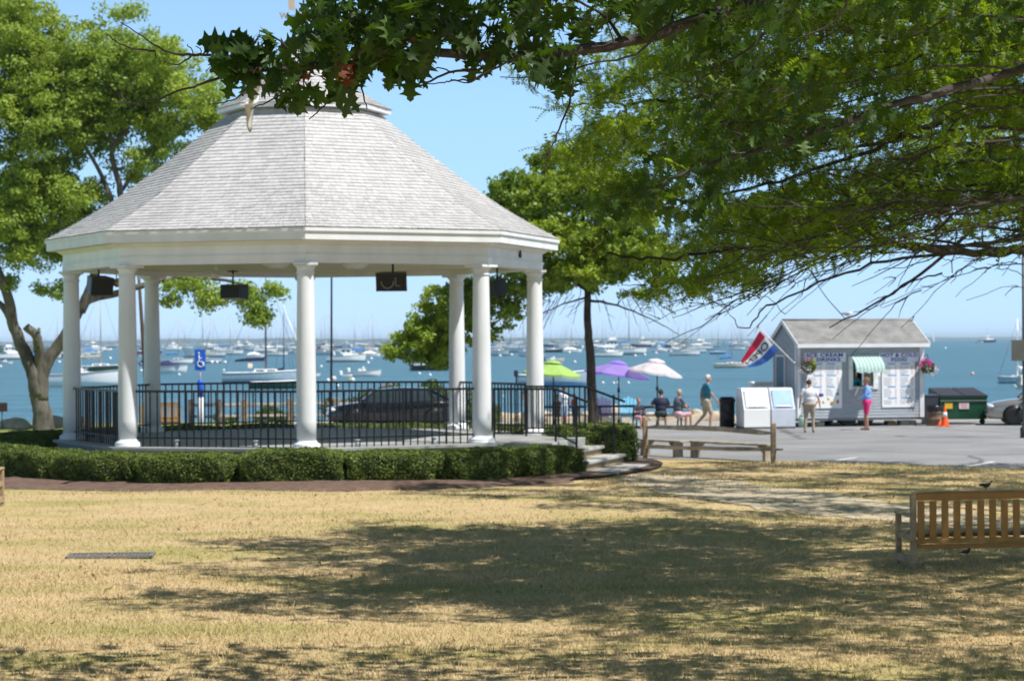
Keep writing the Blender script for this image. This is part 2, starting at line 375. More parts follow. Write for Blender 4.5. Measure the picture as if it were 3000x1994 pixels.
mp = N.new('ShaderNodeMapping'); mp.inputs['Scale'].default_value = (.22, 1, 1); L.new(tc.outputs['Object'], mp.inputs[0]); L.new(mp.outputs[0], n.inputs['Vector'])
rr = N.new('ShaderNodeMapRange'); rr.inputs[1].default_value = .35; rr.inputs[2].default_value = .65; L.new(n.outputs[0], rr.inputs[0]); L.new(rr.outputs[0], mx.inputs[0]); L.new(mx.outputs[2], b.inputs['Base Color'])
M['sea'] = m; SEA = -1.5
mb = MB(); mb.add([(-9000, 83, SEA), (9000, 83, SEA), (9000, 24000, SEA), (-9000, 24000, SEA)], [(0, 1, 2, 3)]); tag(mb.build('sea', m), None, None, kind='structure')

# far shore: low wooded hills on the horizon and a nearer wooded point at the left
M['hills'] = mat('wooded_hills', (.035, .065, .06), .9, var=.5, scale=.01)
def ridge(name, x0, x1, Y, hf, depth):
    mb = MB(); secs = []
    for i in range(161):
        t = i/160; x = x0+(x1-x0)*t; h = hf(t, x)
        secs.append([(x, Y, SEA-.5), (x, Y+depth*.25, SEA+h*.75), (x, Y+depth*.5, SEA+h), (x, Y+depth, SEA-.5)])
    mb.loft(secs); tag(mb.build(name, M['hills']), None, None, kind='structure')
ridge('far_shore', -4200, 2000, 8600, lambda t, x: (15+3*math.sin(x*.004)+2*math.sin(x*.013+1)+1.3*math.sin(x*.031))*smooth01((1-t)*2.2)+1.5, 900)
ridge('low_far_shore', 0, 4200, 12500, lambda t, x: 7+2.2*math.sin(x*.003)+1.5*math.sin(x*.011), 800)
mb = MB(); rr = random.Random(3); secs = []
for i in range(60):
    t = i/59; x = -330+t*123; h = 5*smooth01((1-t)*1.8)+1+rr.uniform(-.8, .8)
    secs.append([(x, 1000, SEA-.3), (x, 1003, SEA+.8), (x, 1012, SEA+h), (x, 1040, SEA+h*.9), (x, 1080, SEA-.5)])
mb.loft(secs); tag(mb.build('wooded_headland', M['hills']), None, None, kind='structure')

# grass blades on the lawn
def grass():
    r = RNG; V = []; n = 0
    bands = [(17.3, 22, 1700), (22, 28, 1000), (28, 36, 420), (36, 44, 130)]
    allp = []
    for y0, y1, dens in bands:
        hw = y1*.245+.3; cnt = int((y1-y0)*2*hw*dens*.5); x = r.uniform(-hw, hw, cnt); y = r.uniform(y0, y1, cnt)
        allp.append(np.stack([x, y], 1))
    x = r.uniform(1.5, 14, 26000); y = r.uniform(43, 56, 26000); xe = [q[0] for q in edge]; ye = [q[1] for q in edge]; k_ = y < np.interp(x, xe, ye)+.12; allp.append(np.stack([x[k_], y[k_]], 1))
    p = np.concatenate(allp); K = len(p)
    d = np.hypot(p[:, 0]+5.05, p[:, 1]-53.3); p = p[d > 9.3+(p[:, 0] > 0)*-.4]; K = len(p)
    z = np.array([gz(a, b)+bumps(a, b) for a, b in p])
    clump = .5+.5*np.sin(p[:, 0]*3.1+np.sin(p[:, 1]*2.3)*2)*np.sin(p[:, 1]*2.7)
    h = r.gamma(3, .0075, K)*(0.65+.7*clump)+.012; a = r.uniform(0, 2*PI, K); w = r.uniform(.003, .008, K)*(1+(p[:, 1]-17)*.03)
    lean = r.normal(0, .55, (K, 2))*h[:, None]
    bx, by = np.cos(a)*w, np.sin(a)*w
    v0 = np.stack([p[:, 0]-bx, p[:, 1]-by, z-.004], 1); v1 = np.stack([p[:, 0]+bx, p[:, 1]+by, z-.004], 1)
    v2 = np.stack([p[:, 0]+lean[:, 0], p[:, 1]+lean[:, 1], z+h], 1)
    v = np.stack([v0, v1, v2], 1).reshape(-1, 3); f = np.arange(K*3).reshape(-1, 3)
    o = mesh_np('dry_grass', v, f, M['grass']); tag(o, 'short dry straw coloured grass blades over the foreground lawn', 'grass', kind='stuff')
grass()

# mulch bed ring
GC = Vector((-5.05, 53.3, 0)); GROT = .0958
M['mulch'] = mat('brown_mulch', (.20, .125, .09), .9, col2=(.10, .065, .048), scale=6, bump=1, bscale=35)
mb = MB(); secs = []
for i in range(145):
    a = 2*PI*i/144; row = []
    # narrower where the steps come down
    ro = 9.6+.30*math.sin(a*7)+.22*math.sin(a*17)+.12*math.sin(a*41+1)
    st = abs(((a-R(73.3)+PI) % (2*PI))-PI); ro = ro-2.5*smooth01((R(34)-st)/R(18))
    if math.cos(a) < 0: ro = 8.3
    for rr_, dz in ((5.9, .04), (6.8, .10), (8.0, .08), (8.7, .04), (ro-.25, .035), (ro, -.015)):
        x = GC.x+rr_*math.sin(a); y = GC.y-rr_*math.cos(a)
        row.append((x, y, gz(x, y)+(bumps(x, y) if y < 48 else 0)+dz+.015+random.uniform(-.008, .008)))
    secs.append(row)
mb.loft(secs); tag(mb.build('mulch_bed', M['mulch']), None, None, kind='structure')

# fallen leaves scattered over the lawn
def fallen():
    r = np.random.default_rng(77); n = 420; x = r.uniform(-6, 9, n); y = r.uniform(17.5, 42, n); k = np.abs(x) < y*.24; x, y = x[k], y[k]; n = len(x)
    z = np.array([gz(a, b)+bumps(a, b) for a, b in zip(x, y)])+.03; p = np.stack([x, y, z], 1); nn = np.array([0, 0, 1.])+r.normal(0, .45, (n, 3)); a = np.cross(nn, r.normal(0, 1, (n, 3))); a /= np.linalg.norm(a, axis=1)[:, None]; b = np.cross(nn, a); b /= np.linalg.norm(b, axis=1)[:, None]
    l = r.uniform(.02, .05, (n, 1)); q = np.stack([p-a*l, p-a*l*.3+b*l*.55, p+a*l, p-a*l*.2-b*l*.5], 1).reshape(-1, 3)
    o = mesh_np('fallen_leaves', q, np.arange(n*4).reshape(-1, 4), mat('brown_fallen_leaf', (.20, .12, .05), .8, col2=(.40, .30, .14), island=1)); tag(o, 'small brown fallen leaves scattered over the lawn', 'leaves', kind='stuff')
fallen()
# ================================================================== bandstand
FZ = .57; RC = 5.64; RE = 6.25
def oct_pt(r, k, z, ph=0): a = k*PI/4+GROT+ph; return Vector((r*math.sin(a), -r*math.cos(a), z))
gaz = thing('bandstand', 'large white octagonal bandstand with grey shingled roof on the lawn', 'bandstand', (GC.x, GC.y, Z0))
def gl(p): return Vector(p)-Vector((0, 0, Z0))   # local z
def octring(mb, prof, mi=0, cap0=False, cap1=False):
    secs = []
    for (r, z) in prof: secs.append([gl(oct_pt(r, k, z)) for k in range(8)])
    mb.loft(secs, mi, closed=True, smooth=False, cap=False)
    if cap0: mb.add(secs[0], [list(range(8))], mi)
    if cap1: mb.add(secs[-1], [list(range(8))], mi)
dS = Vector((math.sin(R(67.5)+PI/180*0+GROT+0), -math.cos(R(67.5)+GROT), 0)); lS = Vector((-dS.y, dS.x, 0)); fm = dS*(RC*math.cos(PI/8))
mb = MB(); octring(mb, [(6.0, Z0-.1), (6.0, FZ-.06), (6.10, FZ-.06), (6.10, FZ)], 0, cap1=True)
mb.build('floor_platform', M['floor'], gaz)
mb = MB()
def slab(mb, s0, s1, w0, w1, z0, z1):
    c = fm+dS*(s0+s1)/2+lS*(w0+w1)/2; c.z = (z0+z1)/2-Z0
    Mx = Matrix((dS, lS, Vector((0, 0, 1)))).transposed(); mb.box(c, (s1-s0, w1-w0, z1-z0), 0, Mx, bev=.012)
mb = MB(); slab(mb, .36, 1.55, -1.75, 1.55, Z0, FZ-.004); mb.build('landing', M['floor'], gaz)
for i, (s0, s1, z, w0, w1) in enumerate(((1.552, 1.95, .37, -1.8, 1.6), (1.952, 2.42, .16, -1.9, 1.7), (2.424, 3.15, -.05, -2.1, 1.2))):
    mb = MB(); slab(mb, s0, s1+.03 if i < 2 else s1, w0, w1, z-.075, z); st = mb.build('step', M['stone'], gaz)
    mb = MB(); slab(mb, s0+.003, s1-.04, w0+.05, w1-.05, Z0-.05, z-.077); mb.build('riser', cm('tan_stone_riser', (.42, .33, .19), .8, var=.25, scale=8), st)
for k in range(8):
    c = gl(oct_pt(RC, k, FZ))
    mb = MB(); H = 4.63-FZ
    prof = [(.215, .16), (.218, .6), (.215, 1.4), (.208, 2.2), (.196, 3.0), (.184, H-.30), (.182, H-.24)]
    mb.lathe(prof, c, 28); col = mb.build('column', M['white'], gaz)
    mb = MB(); a = k*PI/4+GROT; Mz = Matrix.Rotation(a, 3, 'Z')
    mb.lathe([(.305, .0), (.305, .045), (.29, .05), (.30, .075), (.285, .105), (.255, .12), (.235, .13), (.225, .165)], c, 28); mb.build('base', M['white'], col)
    mb = MB(); mb.lathe([(.182, H-.25), (.205, H-.235), (.205, H-.215), (.187, H-.20), (.187, H-.13), (.21, H-.11), (.245, H-.06)], c, 28)
    mb.box(c+Vector((0, 0, H-.03)), (.54, .54, .056), 0, Mz); mb.build('capital', M['white'], col)
# entablature
mb = MB(); ri = RC-.20; ro = RC+.21
octring(mb, [(ri, 4.63), (ri, 4.80)], 0)
octring(mb, [(ri, 4.63), (ro, 4.63), (ro, 4.79), (ro+.03, 4.79), (ro+.03, 4.82), (ro-.01, 4.825), (ro-.01, 5.02), (ro+.05, 5.05), (ro+.14, 5.10), (ro+.16, 5.115)], 0)
ent = mb.build('entablature', M['white'], gaz)
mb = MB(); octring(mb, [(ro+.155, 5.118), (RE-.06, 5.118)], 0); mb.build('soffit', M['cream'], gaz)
mb = MB(); octring(mb, [(RE-.10, 5.117), (RE-.02, 5.117), (RE-.02, 5.30), (RE+.02, 5.30), (RE+.02, 5.375)], 0); mb.build('fascia', M['white'], gaz)
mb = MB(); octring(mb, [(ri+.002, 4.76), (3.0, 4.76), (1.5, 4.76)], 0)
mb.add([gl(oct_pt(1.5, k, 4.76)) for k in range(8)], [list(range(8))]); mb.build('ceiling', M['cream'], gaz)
# shingled roof, course by course
def prof_at(P, z):
    for (r0, z0), (r1, z1) in zip(P[:-1], P[1:]):
        if z <= z1+1e-6: t = (z-z0)/(z1-z0); return r0+(r1-r0)*t
    return P[-1][0]
def shingles(P, expo, name, parent, wid=.15):
    # P: smooth profile as (r, z) list
    S = [0]
    for (a, b) in zip(P[:-1], P[1:]): S.append(S[-1]+math.hypot(b[0]-a[0], b[1]-a[1]))
    def at(s):
        for i in range(len(P)-1):
            if s <= S[i+1] or i == len(P)-2:
                t = (s-S[i])/(S[i+1]-S[i]); return (P[i][0]+(P[i+1][0]-P[i][0])*t, P[i][1]+(P[i+1][1]-P[i][1])*t)
    n = int(S[-1]/expo); mb = MB(); rr = random.Random(5)
    octring(mb, [(max(.01, r-.03), z-.03) for r, z in P])
    for j in range(n):
        r0, z0 = at(j*expo); r1, z1 = at(min(S[-1], (j+1)*expo+.01)); th = .021
        dr, dz = r1-r0, z1-z0; L_ = math.hypot(dr, dz); nr, nz = dz/L_, -dr/L_
        for k in range(8):
            A = oct_pt(r0, k, z0); B = oct_pt(r0, k+1, z0); A1 = oct_pt(r1, k, z1); B1 = oct_pt(r1, k+1, z1)
            side = (B-A).length; m_ = max(1, int(side/wid)); off = rr.random()
            an = (k+.5)*PI/4+GROT; nv = Vector((math.sin(an)*nr, -math.cos(an)*nr, nz)).normalized()
            cuts = [0]+[min(1, max(0, (i+off+rr.uniform(-.22, .22))/m_)) for i in range(m_)]+[1]
            cuts = sorted(set(cuts))
            for t0, t1 in zip(cuts[:-1], cuts[1:]):
                if t1-t0 < .004: continue
                g = .003/side; e = rr.uniform(-.006, .006); tk = th*rr.uniform(.75, 1.25)
                sl_ = (A-A1).normalized()*e
                p0 = A.lerp(B, t0+g)+sl_; p1 = A.lerp(B, t1-g)+sl_; q0 = A1.lerp(B1, t0+g); q1 = A1.lerp(B1, t1-g)
                mb.add([gl(p0+nv*.002), gl(p1+nv*.002), gl(p0+nv*tk), gl(p1+nv*tk), gl(q1+nv*.004), gl(q0+nv*.004)], [(0, 1, 3, 2), (2, 3, 4, 5)])
    return mb.build(name, M['shingle'], parent, fixn=False)
P0 = [(6.27, 5.385), (5.6, 5.74), (4.76, 6.24), (3.8, 6.92), (2.87, 7.63), (1.99, 8.34), (1.80, 8.50)]
Pm = [(p.x, p.y) for p in catmull([Vector((a, b, 0)) for a, b in P0], 6)]
roof = shingles(Pm, .145, 'roof', gaz)
mb = MB(); octring(mb, [(1.84, 8.30), (1.84, 8.47)], 0); mb.build('collar', cm('shadow_grey_collar', (.33, .34, .36)), gaz)  # the collar's grey stands in for the shadow under the cap eave
mb = MB(); octring(mb, [(1.84, 8.47), (2.10, 8.46), (2.12, 8.46), (2.12, 8.56)], 0); mb.build('cap_fascia', M['white'], gaz)
P1 = [(2.15, 8.565), (1.6, 8.87), (1.0, 9.30), (.45, 9.83), (.10, 10.2)]
Pm1 = [(p.x, p.y) for p in catmull([Vector((a, b, 0)) for a, b in P1], 5)]
shingles(Pm1, .145, 'cap_roof', gaz)
# weathervane on the peak
wv = MB(); wv.tube([gl((0, 0, 10.15)), gl((0, 0, 12.2))], .022, 8); vane = wv.build('weathervane', M['black'], gaz)
wv = MB()
for a in (0, PI/2): wv.tube([gl((-.42*math.cos(a), -.42*math.sin(a), 10.86)), gl((.42*math.cos(a), .42*math.sin(a), 10.86))], .012, 6)
wv.build('compass_arm', M['black'], vane)
def text_mesh(s, size, m, name, parent=None, bold=0, ext=.004, sx=1.0, spacing=1.0, width=None):
    cu = bpy.data.curves.new('t', 'FONT'); cu.body = s; cu.size = size; cu.align_x = 'CENTER'; cu.align_y = 'CENTER'; cu.offset = bold; cu.extrude = ext; cu.space_character = spacing; cu.space_line = .95
    o = bpy.data.objects.new('t', cu); C.objects.link(o); dg = bpy.context.evaluated_depsgraph_get()
    me = bpy.data.meshes.new_from_object(o.evaluated_get(dg)); bpy.data.objects.remove(o); bpy.data.curves.remove(cu)
    if width: xs_ = [v.co.x for v in me.vertices]; sx = width/(max(xs_)-min(xs_))
    for v in me.vertices: v.co.x *= sx
    me.materials.clear(); me.materials.append(m); q = bpy.data.objects.new(name, me); C.objects.link(q); q.parent = parent; return q
for ch, p in (('W', (-.48, 0, 10.86)), ('N', (0, .48, 10.86)), ('S', (0, -.48, 10.86)), ('E', (.48, 0, 10.86))):
    t = text_mesh(ch, .2, cm('grey_letter', (.35, .34, .33)), 'letter', vane, .012); t.location = gl(p); t.rotation_euler = (PI/2, 0, R(10))
mb = MB(); mb.prism([(-.36, 11.02), (-.2, 11.0), (-.22, 11.25), (-.30, 11.3), (-.38, 11.22)], 'y', -.015, .015); mb.v = [gl(p) for p in mb.v]; mb.build('vane_figure', cm('pale_tan_copper', (.62, .50, .38), .5), vane)
# rails
RAILM = M['black']
def railing(mb, a, b, zt, zb, spacing=.178, posts=True, n=None):
    a = Vector(a); b = Vector(b); d = b-a; Lh = Vector((d.x, d.y, 0)).length
    mb.bar(a+Vector((0, 0, zt)), b+Vector((0, 0, zt)), .07, .05); mb.bar(a+Vector((0, 0, zb)), b+Vector((0, 0, zb)), .035, .035)
    k = n or max(1, round(Lh/spacing))
    for i in range(1, k):
        p = a.lerp(b, i/k); w = .046 if posts and i % 6 == 0 else .031
        mb.bar(p+Vector((0, 0, zb-(.20 if w > .03 else 0))), p+Vector((0, 0, zt)), w, w)
for k in range(8):
    if k == 1: continue
    A = gl(oct_pt(RC, k, FZ)); B = gl(oct_pt(RC, k+1, FZ)); d = (B-A).normalized()
    mb = MB(); railing(mb, A+d*.19, B-d*.19, 1.24, .20); rl = mb.build('railing', RAILM, gaz)
    if k in (0, 7):
        for t in (.28, .72):
            p = A.lerp(B, t); mb = MB(); mb.lathe([(.045, 0), (.045, .14)], p+Vector((0, 0, 0)), 10); mb.lathe([(.065, .14), (.065, .165)], p, 12); mb.build('rail_foot', cm('pale_grey_metal', (.42, .44, .46)), rl)
# stair rails
for sgn, se, w in ((-1, 2.0, -1.3), (1, 2.22, 1.3)):
    mb = MB(); o = lS*w
    def P(s, z): q = fm+dS*s+o; q.z = z-Z0; return q
    zt = FZ+1.21
    mb.bar(P(.0, zt), P(1.5, zt), .055, .05); mb.bar(P(1.5, zt), P(se+.28, zt-.30-(se-2)*.3), .055, .05)
    mb.bar(P(.0, FZ+.2), P(1.5, FZ+.2), .035, .035); mb.bar(P(1.5, FZ+.2), P(se+.02, FZ-.06), .035, .035)
    for i in range(12):
        s = .02+i*.135; wd = .05 if i in (0, 11) else .03; mb.bar(P(s, FZ+.0 if wd > .03 else FZ+.2), P(s, zt), wd, wd)
    for s in (1.75,): mb.bar(P(s, FZ+.05), P(s, zt-.15), .02, .02)
    zb = .16 if w > 0 else .37
    mb.bar(P(se, zb), P(se, zt-.20), .055, .055); mb.build('stair_railing', RAILM, gaz)
# louvre on right frieze
a = (1.5)*PI/4+GROT; nv = Vector((math.sin(a), -math.cos(a), 0)); tv = Vector((-nv.y, nv.x, 0))
c = nv*(((RC+.2)*math.cos(PI/8))+.03)+tv*.25; c.z = 4.93-Z0
mb = MB(); Mx = Matrix((tv, nv, Vector((0, 0, 1)))).transposed(); mb.box(c, (.10, .05, .13), 0, Mx, bev=.02); mb.box(c+Vector((0, 0, .09)), (.05, .05, .05), 0, Mx, bev=.01); mb.build('vent', cm('dark_bronze', (.03, .028, .025)), gaz)
# ceiling light boxes
for px, Y in ((810, 51.5), (1039, 52.0)):
    p = W(px, 797, Y); mb = MB(); mb.lathe([(.34, .12), (.34, .10), (.22, 0.02), (.20, 0)], (p.x-GC.x, p.y-GC.y, 4.76-.125-Z0), 4); mb.build('ceiling_light', M['white'], gaz)

# ------------------------------------------------------------------ ceiling fan (hangs)
p = W(633, 797, 52.5)
fan = thing('ceiling_fan', 'white four blade ceiling fan hanging under the bandstand ceiling', 'fan', (p.x, p.y, 4.5))
mb = MB(); mb.lathe([(.03, .10), (.03, .26)], (0, 0, 0), 10); mb.lathe([(.02, -.06), (.12, -.03), (.13, .04), (.10, .09), (.03, .11)], (0, 0, 0), 16); mb.build('motor', M['white'], fan)
for i in range(4):
    Mz = Matrix.Rotation(i*PI/2+.5, 3, 'Z') @ Matrix.Rotation(R(12), 3, 'X'); mb = MB(); mb.box(Mz @ Vector((.42, 0, .02)), (.55, .13, .012), 0, Mz, bev=.004); mb.build('blade', M['white'], fan)
# loudspeakers hanging from the ceiling beam
def speaker(px0, px1, py0, py1, Y, yaw, pitch, label, grille):
    p = W((px0+px1)/2, (py0+py1)/2, Y); w = (px1-px0)/F*Y; h = (py1-py0)/F*Y
    t = thing('loudspeaker', label, 'loudspeaker', p, yaw, group='loudspeakers hung under the bandstand ceiling')
    Mx = Matrix.Rotation(pitch, 3, 'X'); mb = MB(); D = .38
    w2, h2 = w/2*.94, h/2*.92
    front = [(-w2, -D/2, -h2), (w2, -D/2, -h2), (w2, -D/2, h2), (-w2, -D/2, h2)]; back = [(-w2*.8, D/2, -h2*.8), (w2*.8, D/2, -h2*.8), (w2*.8, D/2, h2*.95), (-w2*.8, D/2, h2*.95)]
    mb.loft([[Mx @ Vector(q) for q in front], [Mx @ Vector(q) for q in back]], closed=True, smooth=False, cap=True); mb.build('cabinet', M['blackplastic'], t)
    mb = MB()
    for q in ((0, -h2+.02, w2*2, .03), (0, h2-.02, w2*2, .03)): mb.box(Mx @ Vector((q[0], -D/2-.012, q[1])), (q[2], .022, q[3]), 0, Mx)
    for q in (-w2+.02, w2-.02): mb.box(Mx @ Vector((q, -D/2-.012, 0)), (.03, .022, h2*2-.06), 0, Mx)
    mb.build('front_frame', cm('charcoal_frame', (.03, .03, .032), .4), t)
    mb = MB(); mb.box(Mx @ Vector((0, -D/2-.004, 0)), (w2*2-.08, .006, h2*2-.08), 0, Mx); gr = mb.build('grille', cm('dark_grille', (.022, .020, .018), .6), t)
    if grille:
        for rr_, mm in ((h2*.66, (.10, .085, .07)),):
            mb = MB(); ring = [Mx @ Vector((-w2*.25+rr_*math.cos(a), -D/2-.012, rr_*math.sin(a))) for a in np.linspace(PI*.95, PI*2.05, 20)]
            mb.tube(ring, .012, 6); mb.build('driver_ring', cm('pale_rim', (.35, .34, .33)), gr)
        mb = MB(); mb.bar(Mx @ Vector((w2*.28, -D/2-.014, -h2*.4)), Mx @ Vector((w2*.28, -D/2-.014, h2*.5)), .018, .012); mb.bar(Mx @ Vector((w2*.28, -D/2-.014, -h2*.4)), Mx @ Vector((w2*.6, -D/2-.014, -h2*.45)), .018, .012); mb.build('horn_edge', M['pale_rim'], gr)
    mb = MB(); mb.tube([(0, 0, h2*.8), (0, 0, 4.76-p.z)], .025, 8); mb.box((0, 0, 4.75-p.z-.02), (.25, .12, .03)); mb.build('bracket', M['black'], t)
speaker(252, 327, 807, 863, 51.5, R(35), R(12), 'black loudspeaker hanging beside the leftmost bandstand column', False)
speaker(642, 724, 830, 880, 56.5, R(160), R(0), 'black loudspeaker seen from behind, hanging at the back left of the bandstand', False)
speaker(1102, 1200, 794, 853, 51.3, R(-8), R(8), 'black loudspeaker with visible grille hanging at the front right of the bandstand', True)
speaker(1431, 1482, 815, 870, 54.5, R(-60), R(10), 'black loudspeaker between the two right columns of the bandstand', False)
# small horn speaker near the left speaker
p = W(341, 826, 51.8); t = thing('horn_speaker', 'small beige horn speaker next to the left black loudspeaker', 'horn speaker', p)
mb = MB(); Mx = Matrix.Rotation(R(100), 3, 'X') @ Matrix.Rotation(R(20), 3, 'Y'); mb.lathe([(.03, -.10), (.04, 0), (.07, .08), (.11, .12)], (0, 0, 0), 14, M=Mx); mb.build('horn', M['cream'], t)
mb = MB(); mb.tube([(0, 0, .02), (0, 0, 4.76-p.z)], .015, 6); mb.build('bracket', M['cream'], t)

# ------------------------------------------------------------------ clipped shrubs round the bandstand
def shrub_mesh(name, L_, D, H, seed, nl=5200):
    r = np.random.default_rng(seed)
    # superellipsoid shell with lumps
    def surf(u, t):
        e = .42
        cx, sx_ = np.cos(u), np.sin(u); ct, st_ = np.cos(t), np.sin(t)
        sp = lambda v, p: np.sign(v)*np.abs(v)**p
        x = L_/2*sp(ct, e)*sp(cx, e); y = D/2*sp(ct, e)*sp(sx_, e); z = H/2*sp(st_, .38)
        lump = 1+.05*np.sin(u*3+seed)*np.cos(t*2)+.05*np.sin(u*5+seed*2+t*3)+.02*np.sin(u*13+t*11)
        taper = 1-.10*np.clip(-(z/H), 0, 1)
        return np.stack([x*lump*taper, y*lump*taper, H/2+z*lump], -1)
    def ru(s):   # even spacing along the rounded box
        q_ = np.floor(s*4); f_ = s*4-q_; h_ = f_**2.4/(f_**2.4+(1-f_)**2.4); return (q_+h_)*PI/2
    def rt(s): return PI/2*np.sign(s)*np.abs(s)**2.5
    nu, nt = 40, 19; U, T = np.meshgrid(ru(np.linspace(0, 1, nu, endpoint=False)), rt(np.linspace(-.97, 1, nt)), indexing='ij')
    P = surf(U, T)*np.array([.95, .93, .95]); mb = MB(); vs = P.reshape(-1, 3)
    fs = [(i*nt+j, ((i+1) % nu)*nt+j, ((i+1) % nu)*nt+j+1, i*nt+j+1) for i in range(nu) for j in range(nt-1)]
    core = (vs, fs)
    gu, gt = np.meshgrid(ru(np.linspace(0, 1-1e-9, 241)), rt(np.linspace(-1, 1, 121)), indexing='ij'); gp = surf(gu, gt)
    ar = np.linalg.norm(np.cross(gp[1:, :-1]-gp[:-1, :-1], gp[:-1, 1:]-gp[:-1, :-1]), axis=2); ar[gp[:-1, :-1, 2] < .02] = 0; w_ = ar.ravel()/ar.sum()
    idx = r.choice(len(w_), nl, p=w_); iu, it = idx//120, idx % 120; u = ru((iu+r.uniform(0, 1, nl))/240.0001); t = rt(-1+(it+r.uniform(0, 1, nl))/60)
    p = surf(u, t); n = len(p)
    q0 = np.array([0, 0, H/2]); p = q0+(p-q0)*(1+r.normal(0, .022, (n, 1))+.04*np.sin(p[:, :1]*9+seed)*np.sin(p[:, 2:3]*14+p[:, 1:2]*8))
    c = p-np.array([0, 0, H/2]); nn = c/np.array([L_/2, D/2, H/2])**2; nn /= np.linalg.norm(nn, axis=1)[:, None]
    nn = nn*.6+r.normal(0, .6, (n, 3)); nn /= np.linalg.norm(nn, axis=1)[:, None]
    a = np.cross(nn, r.normal(0, 1, (n, 3))); a /= np.linalg.norm(a, axis=1)[:, None]; b = np.cross(nn, a)
    l = r.uniform(.015, .030, n)[:, None]; w = l*.55
    q = np.stack([p-a*l, p+b*w, p+a*l, p-b*w], 1).reshape(-1, 3); f = np.arange(n*4).reshape(-1, 4)
    return core, q, f
def shrub_variant(L_, D, H, seed, nl):
    core, q, f = shrub_mesh('s', L_, D, H, seed, nl)
    v = np.concatenate([np.array(core[0]), q]); ff = np.concatenate([np.array(core[1]), f+len(core[0])])
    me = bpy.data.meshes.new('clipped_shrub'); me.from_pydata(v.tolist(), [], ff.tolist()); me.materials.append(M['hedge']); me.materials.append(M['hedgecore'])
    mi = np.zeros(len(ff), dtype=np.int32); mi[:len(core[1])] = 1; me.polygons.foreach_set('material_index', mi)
    me.update(); return me
sv = [shrub_variant(2.0, 1.35, .66, s, 20000) for s in (1, 4, 9)]
big = shrub_variant(2.1, 1.7, 1.0, 12, 26000)
names_front = ['clipped yew shrub at the left end of the front hedge', 'clipped yew shrub below the leftmost column, second from the left in the hedge', 'clipped yew shrub in front of the second column from the left', 'clipped yew shrub under the left half of the front left railing',
               'clipped yew shrub just left of the front centre column', 'clipped yew shrub just right of the front centre column, lit on top', 'clipped yew shrub under the middle of the front right railing', 'rounded yew shrub below the right front column',
               'rounded dark yew shrub at the right end of the front hedge, beside the steps']
angs = [(-83, 0), (-67, 1), (-51, 2), (-34.5, 0), (-17.5, 1), (0, 2), (16.5, 0), (32, 1), (47, 2)]
for (a, vi), nm in zip(angs, names_front):
    a = R(a+3); rr_ = 7.25; x = GC.x+rr_*math.sin(a); y = GC.y-rr_*math.cos(a)
    o = bpy.data.objects.new('clipped_shrub', sv[vi]); C.objects.link(o); o.location = (x, y, gz(x, y)+.04); o.rotation_euler = (0, 0, a+(PI if vi == 1 else 0)); o.scale = (1.06, 1, random.uniform(.95, 1.08))
    tag(o, nm, 'shrub', 'clipped shrubs around the bandstand')
for (a, lab, sc) in ((-99, 'clipped yew shrub at the far left behind the bandstand', 1), (-115, 'low clipped yew shrub behind the left side of the bandstand', .95), (-132, 'low clipped yew shrub behind the back left column', .9), (-148, 'low clipped yew shrub seen through the railing at the back left', .9),
                 (-165, 'low clipped yew shrub seen through the railing left of the front centre column', .9), (-182, 'low clipped yew shrub seen through the railing behind the front centre column', .9), (-198, 'low clipped yew shrub in front of the black car bonnet', .9), (-214, 'low clipped yew shrub in front of the black car doors', .9), (-230, 'low clipped yew shrub in front of the rear wheel of the black car', .95),
                 (-246, 'low clipped yew shrub behind the right rear columns', 1)):
    a = R(a); rr_ = 7.25; x = GC.x+rr_*math.sin(a); y = GC.y-rr_*math.cos(a)
    o = bpy.data.objects.new('clipped_shrub', sv[random.randrange(3)]); C.objects.link(o); o.location = (x, y, gz(x, y)+.08); o.rotation_euler = (0, 0, a); o.scale = (1.14, 1, sc*1.12)
    tag(o, lab, 'shrub', 'clipped shrubs around the bandstand')
o = bpy.data.objects.new('clipped_shrub', big); C.objects.link(o); p = W(1790, 1300, 53.0); o.location = (p.x-.42, 53.3, Z0-.02); o.rotation_euler = (0, 0, R(8)); tag(o, 'big rounded dark green shrub behind the bandstand steps', 'shrub', 'clipped shrubs around the bandstand')
o = bpy.data.objects.new('clipped_shrub', sv[1]); C.objects.link(o); o.location = (.9, 54.7, Z0); o.rotation_euler = (0, 0, R(60)); o.scale = (1.0, 1, 1.25); tag(o, 'tall clipped shrub partly hidden behind the stair railing', 'shrub', 'clipped shrubs around the bandstand')
# ================================================================== food kiosk on a trailer
KA = R(13); KP = Vector((9.81, 75, Z0)); KW, KD = 4.65, 2.4
kio = thing('food_kiosk', 'grey clapboard ice cream and hot food kiosk on a trailer by the water', 'kiosk', KP, KA)
# local: x along the front, y to the back, z up (0 = asphalt); front at y=0
zb, zt = .30, 3.02; zr = 3.66; DZ = .13
def clapwall(mb, a, b, z0, z1, nrm, gable=None, e=.105):
    a = Vector(a); b = Vector(b); nrm = Vector(nrm); n = int((z1-z0)/e)
    for i in range(n+1):
        za = z0+i*e; zc = min(z1, za+e)
        if zc-za < .01: continue
        t = gable(za) if gable else (0, 1); t2 = gable(zc) if gable else (0, 1)
        if t is None or t2 is None: continue
        p0 = a.lerp(b, t[0]); p1 = a.lerp(b, t[1]); q0 = a.lerp(b, t2[0]); q1 = a.lerp(b, t2[1])
        Z = lambda p, z, o: (p.x+nrm.x*o, p.y+nrm.y*o, z)
        mb.add([Z(p0, za, 0), Z(p1, za, 0), Z(p0, za, .016), Z(p1, za, .016), Z(q1, zc, .002), Z(q0, zc, .002)], [(0, 1, 3, 2), (2, 3, 5-1, 5)])
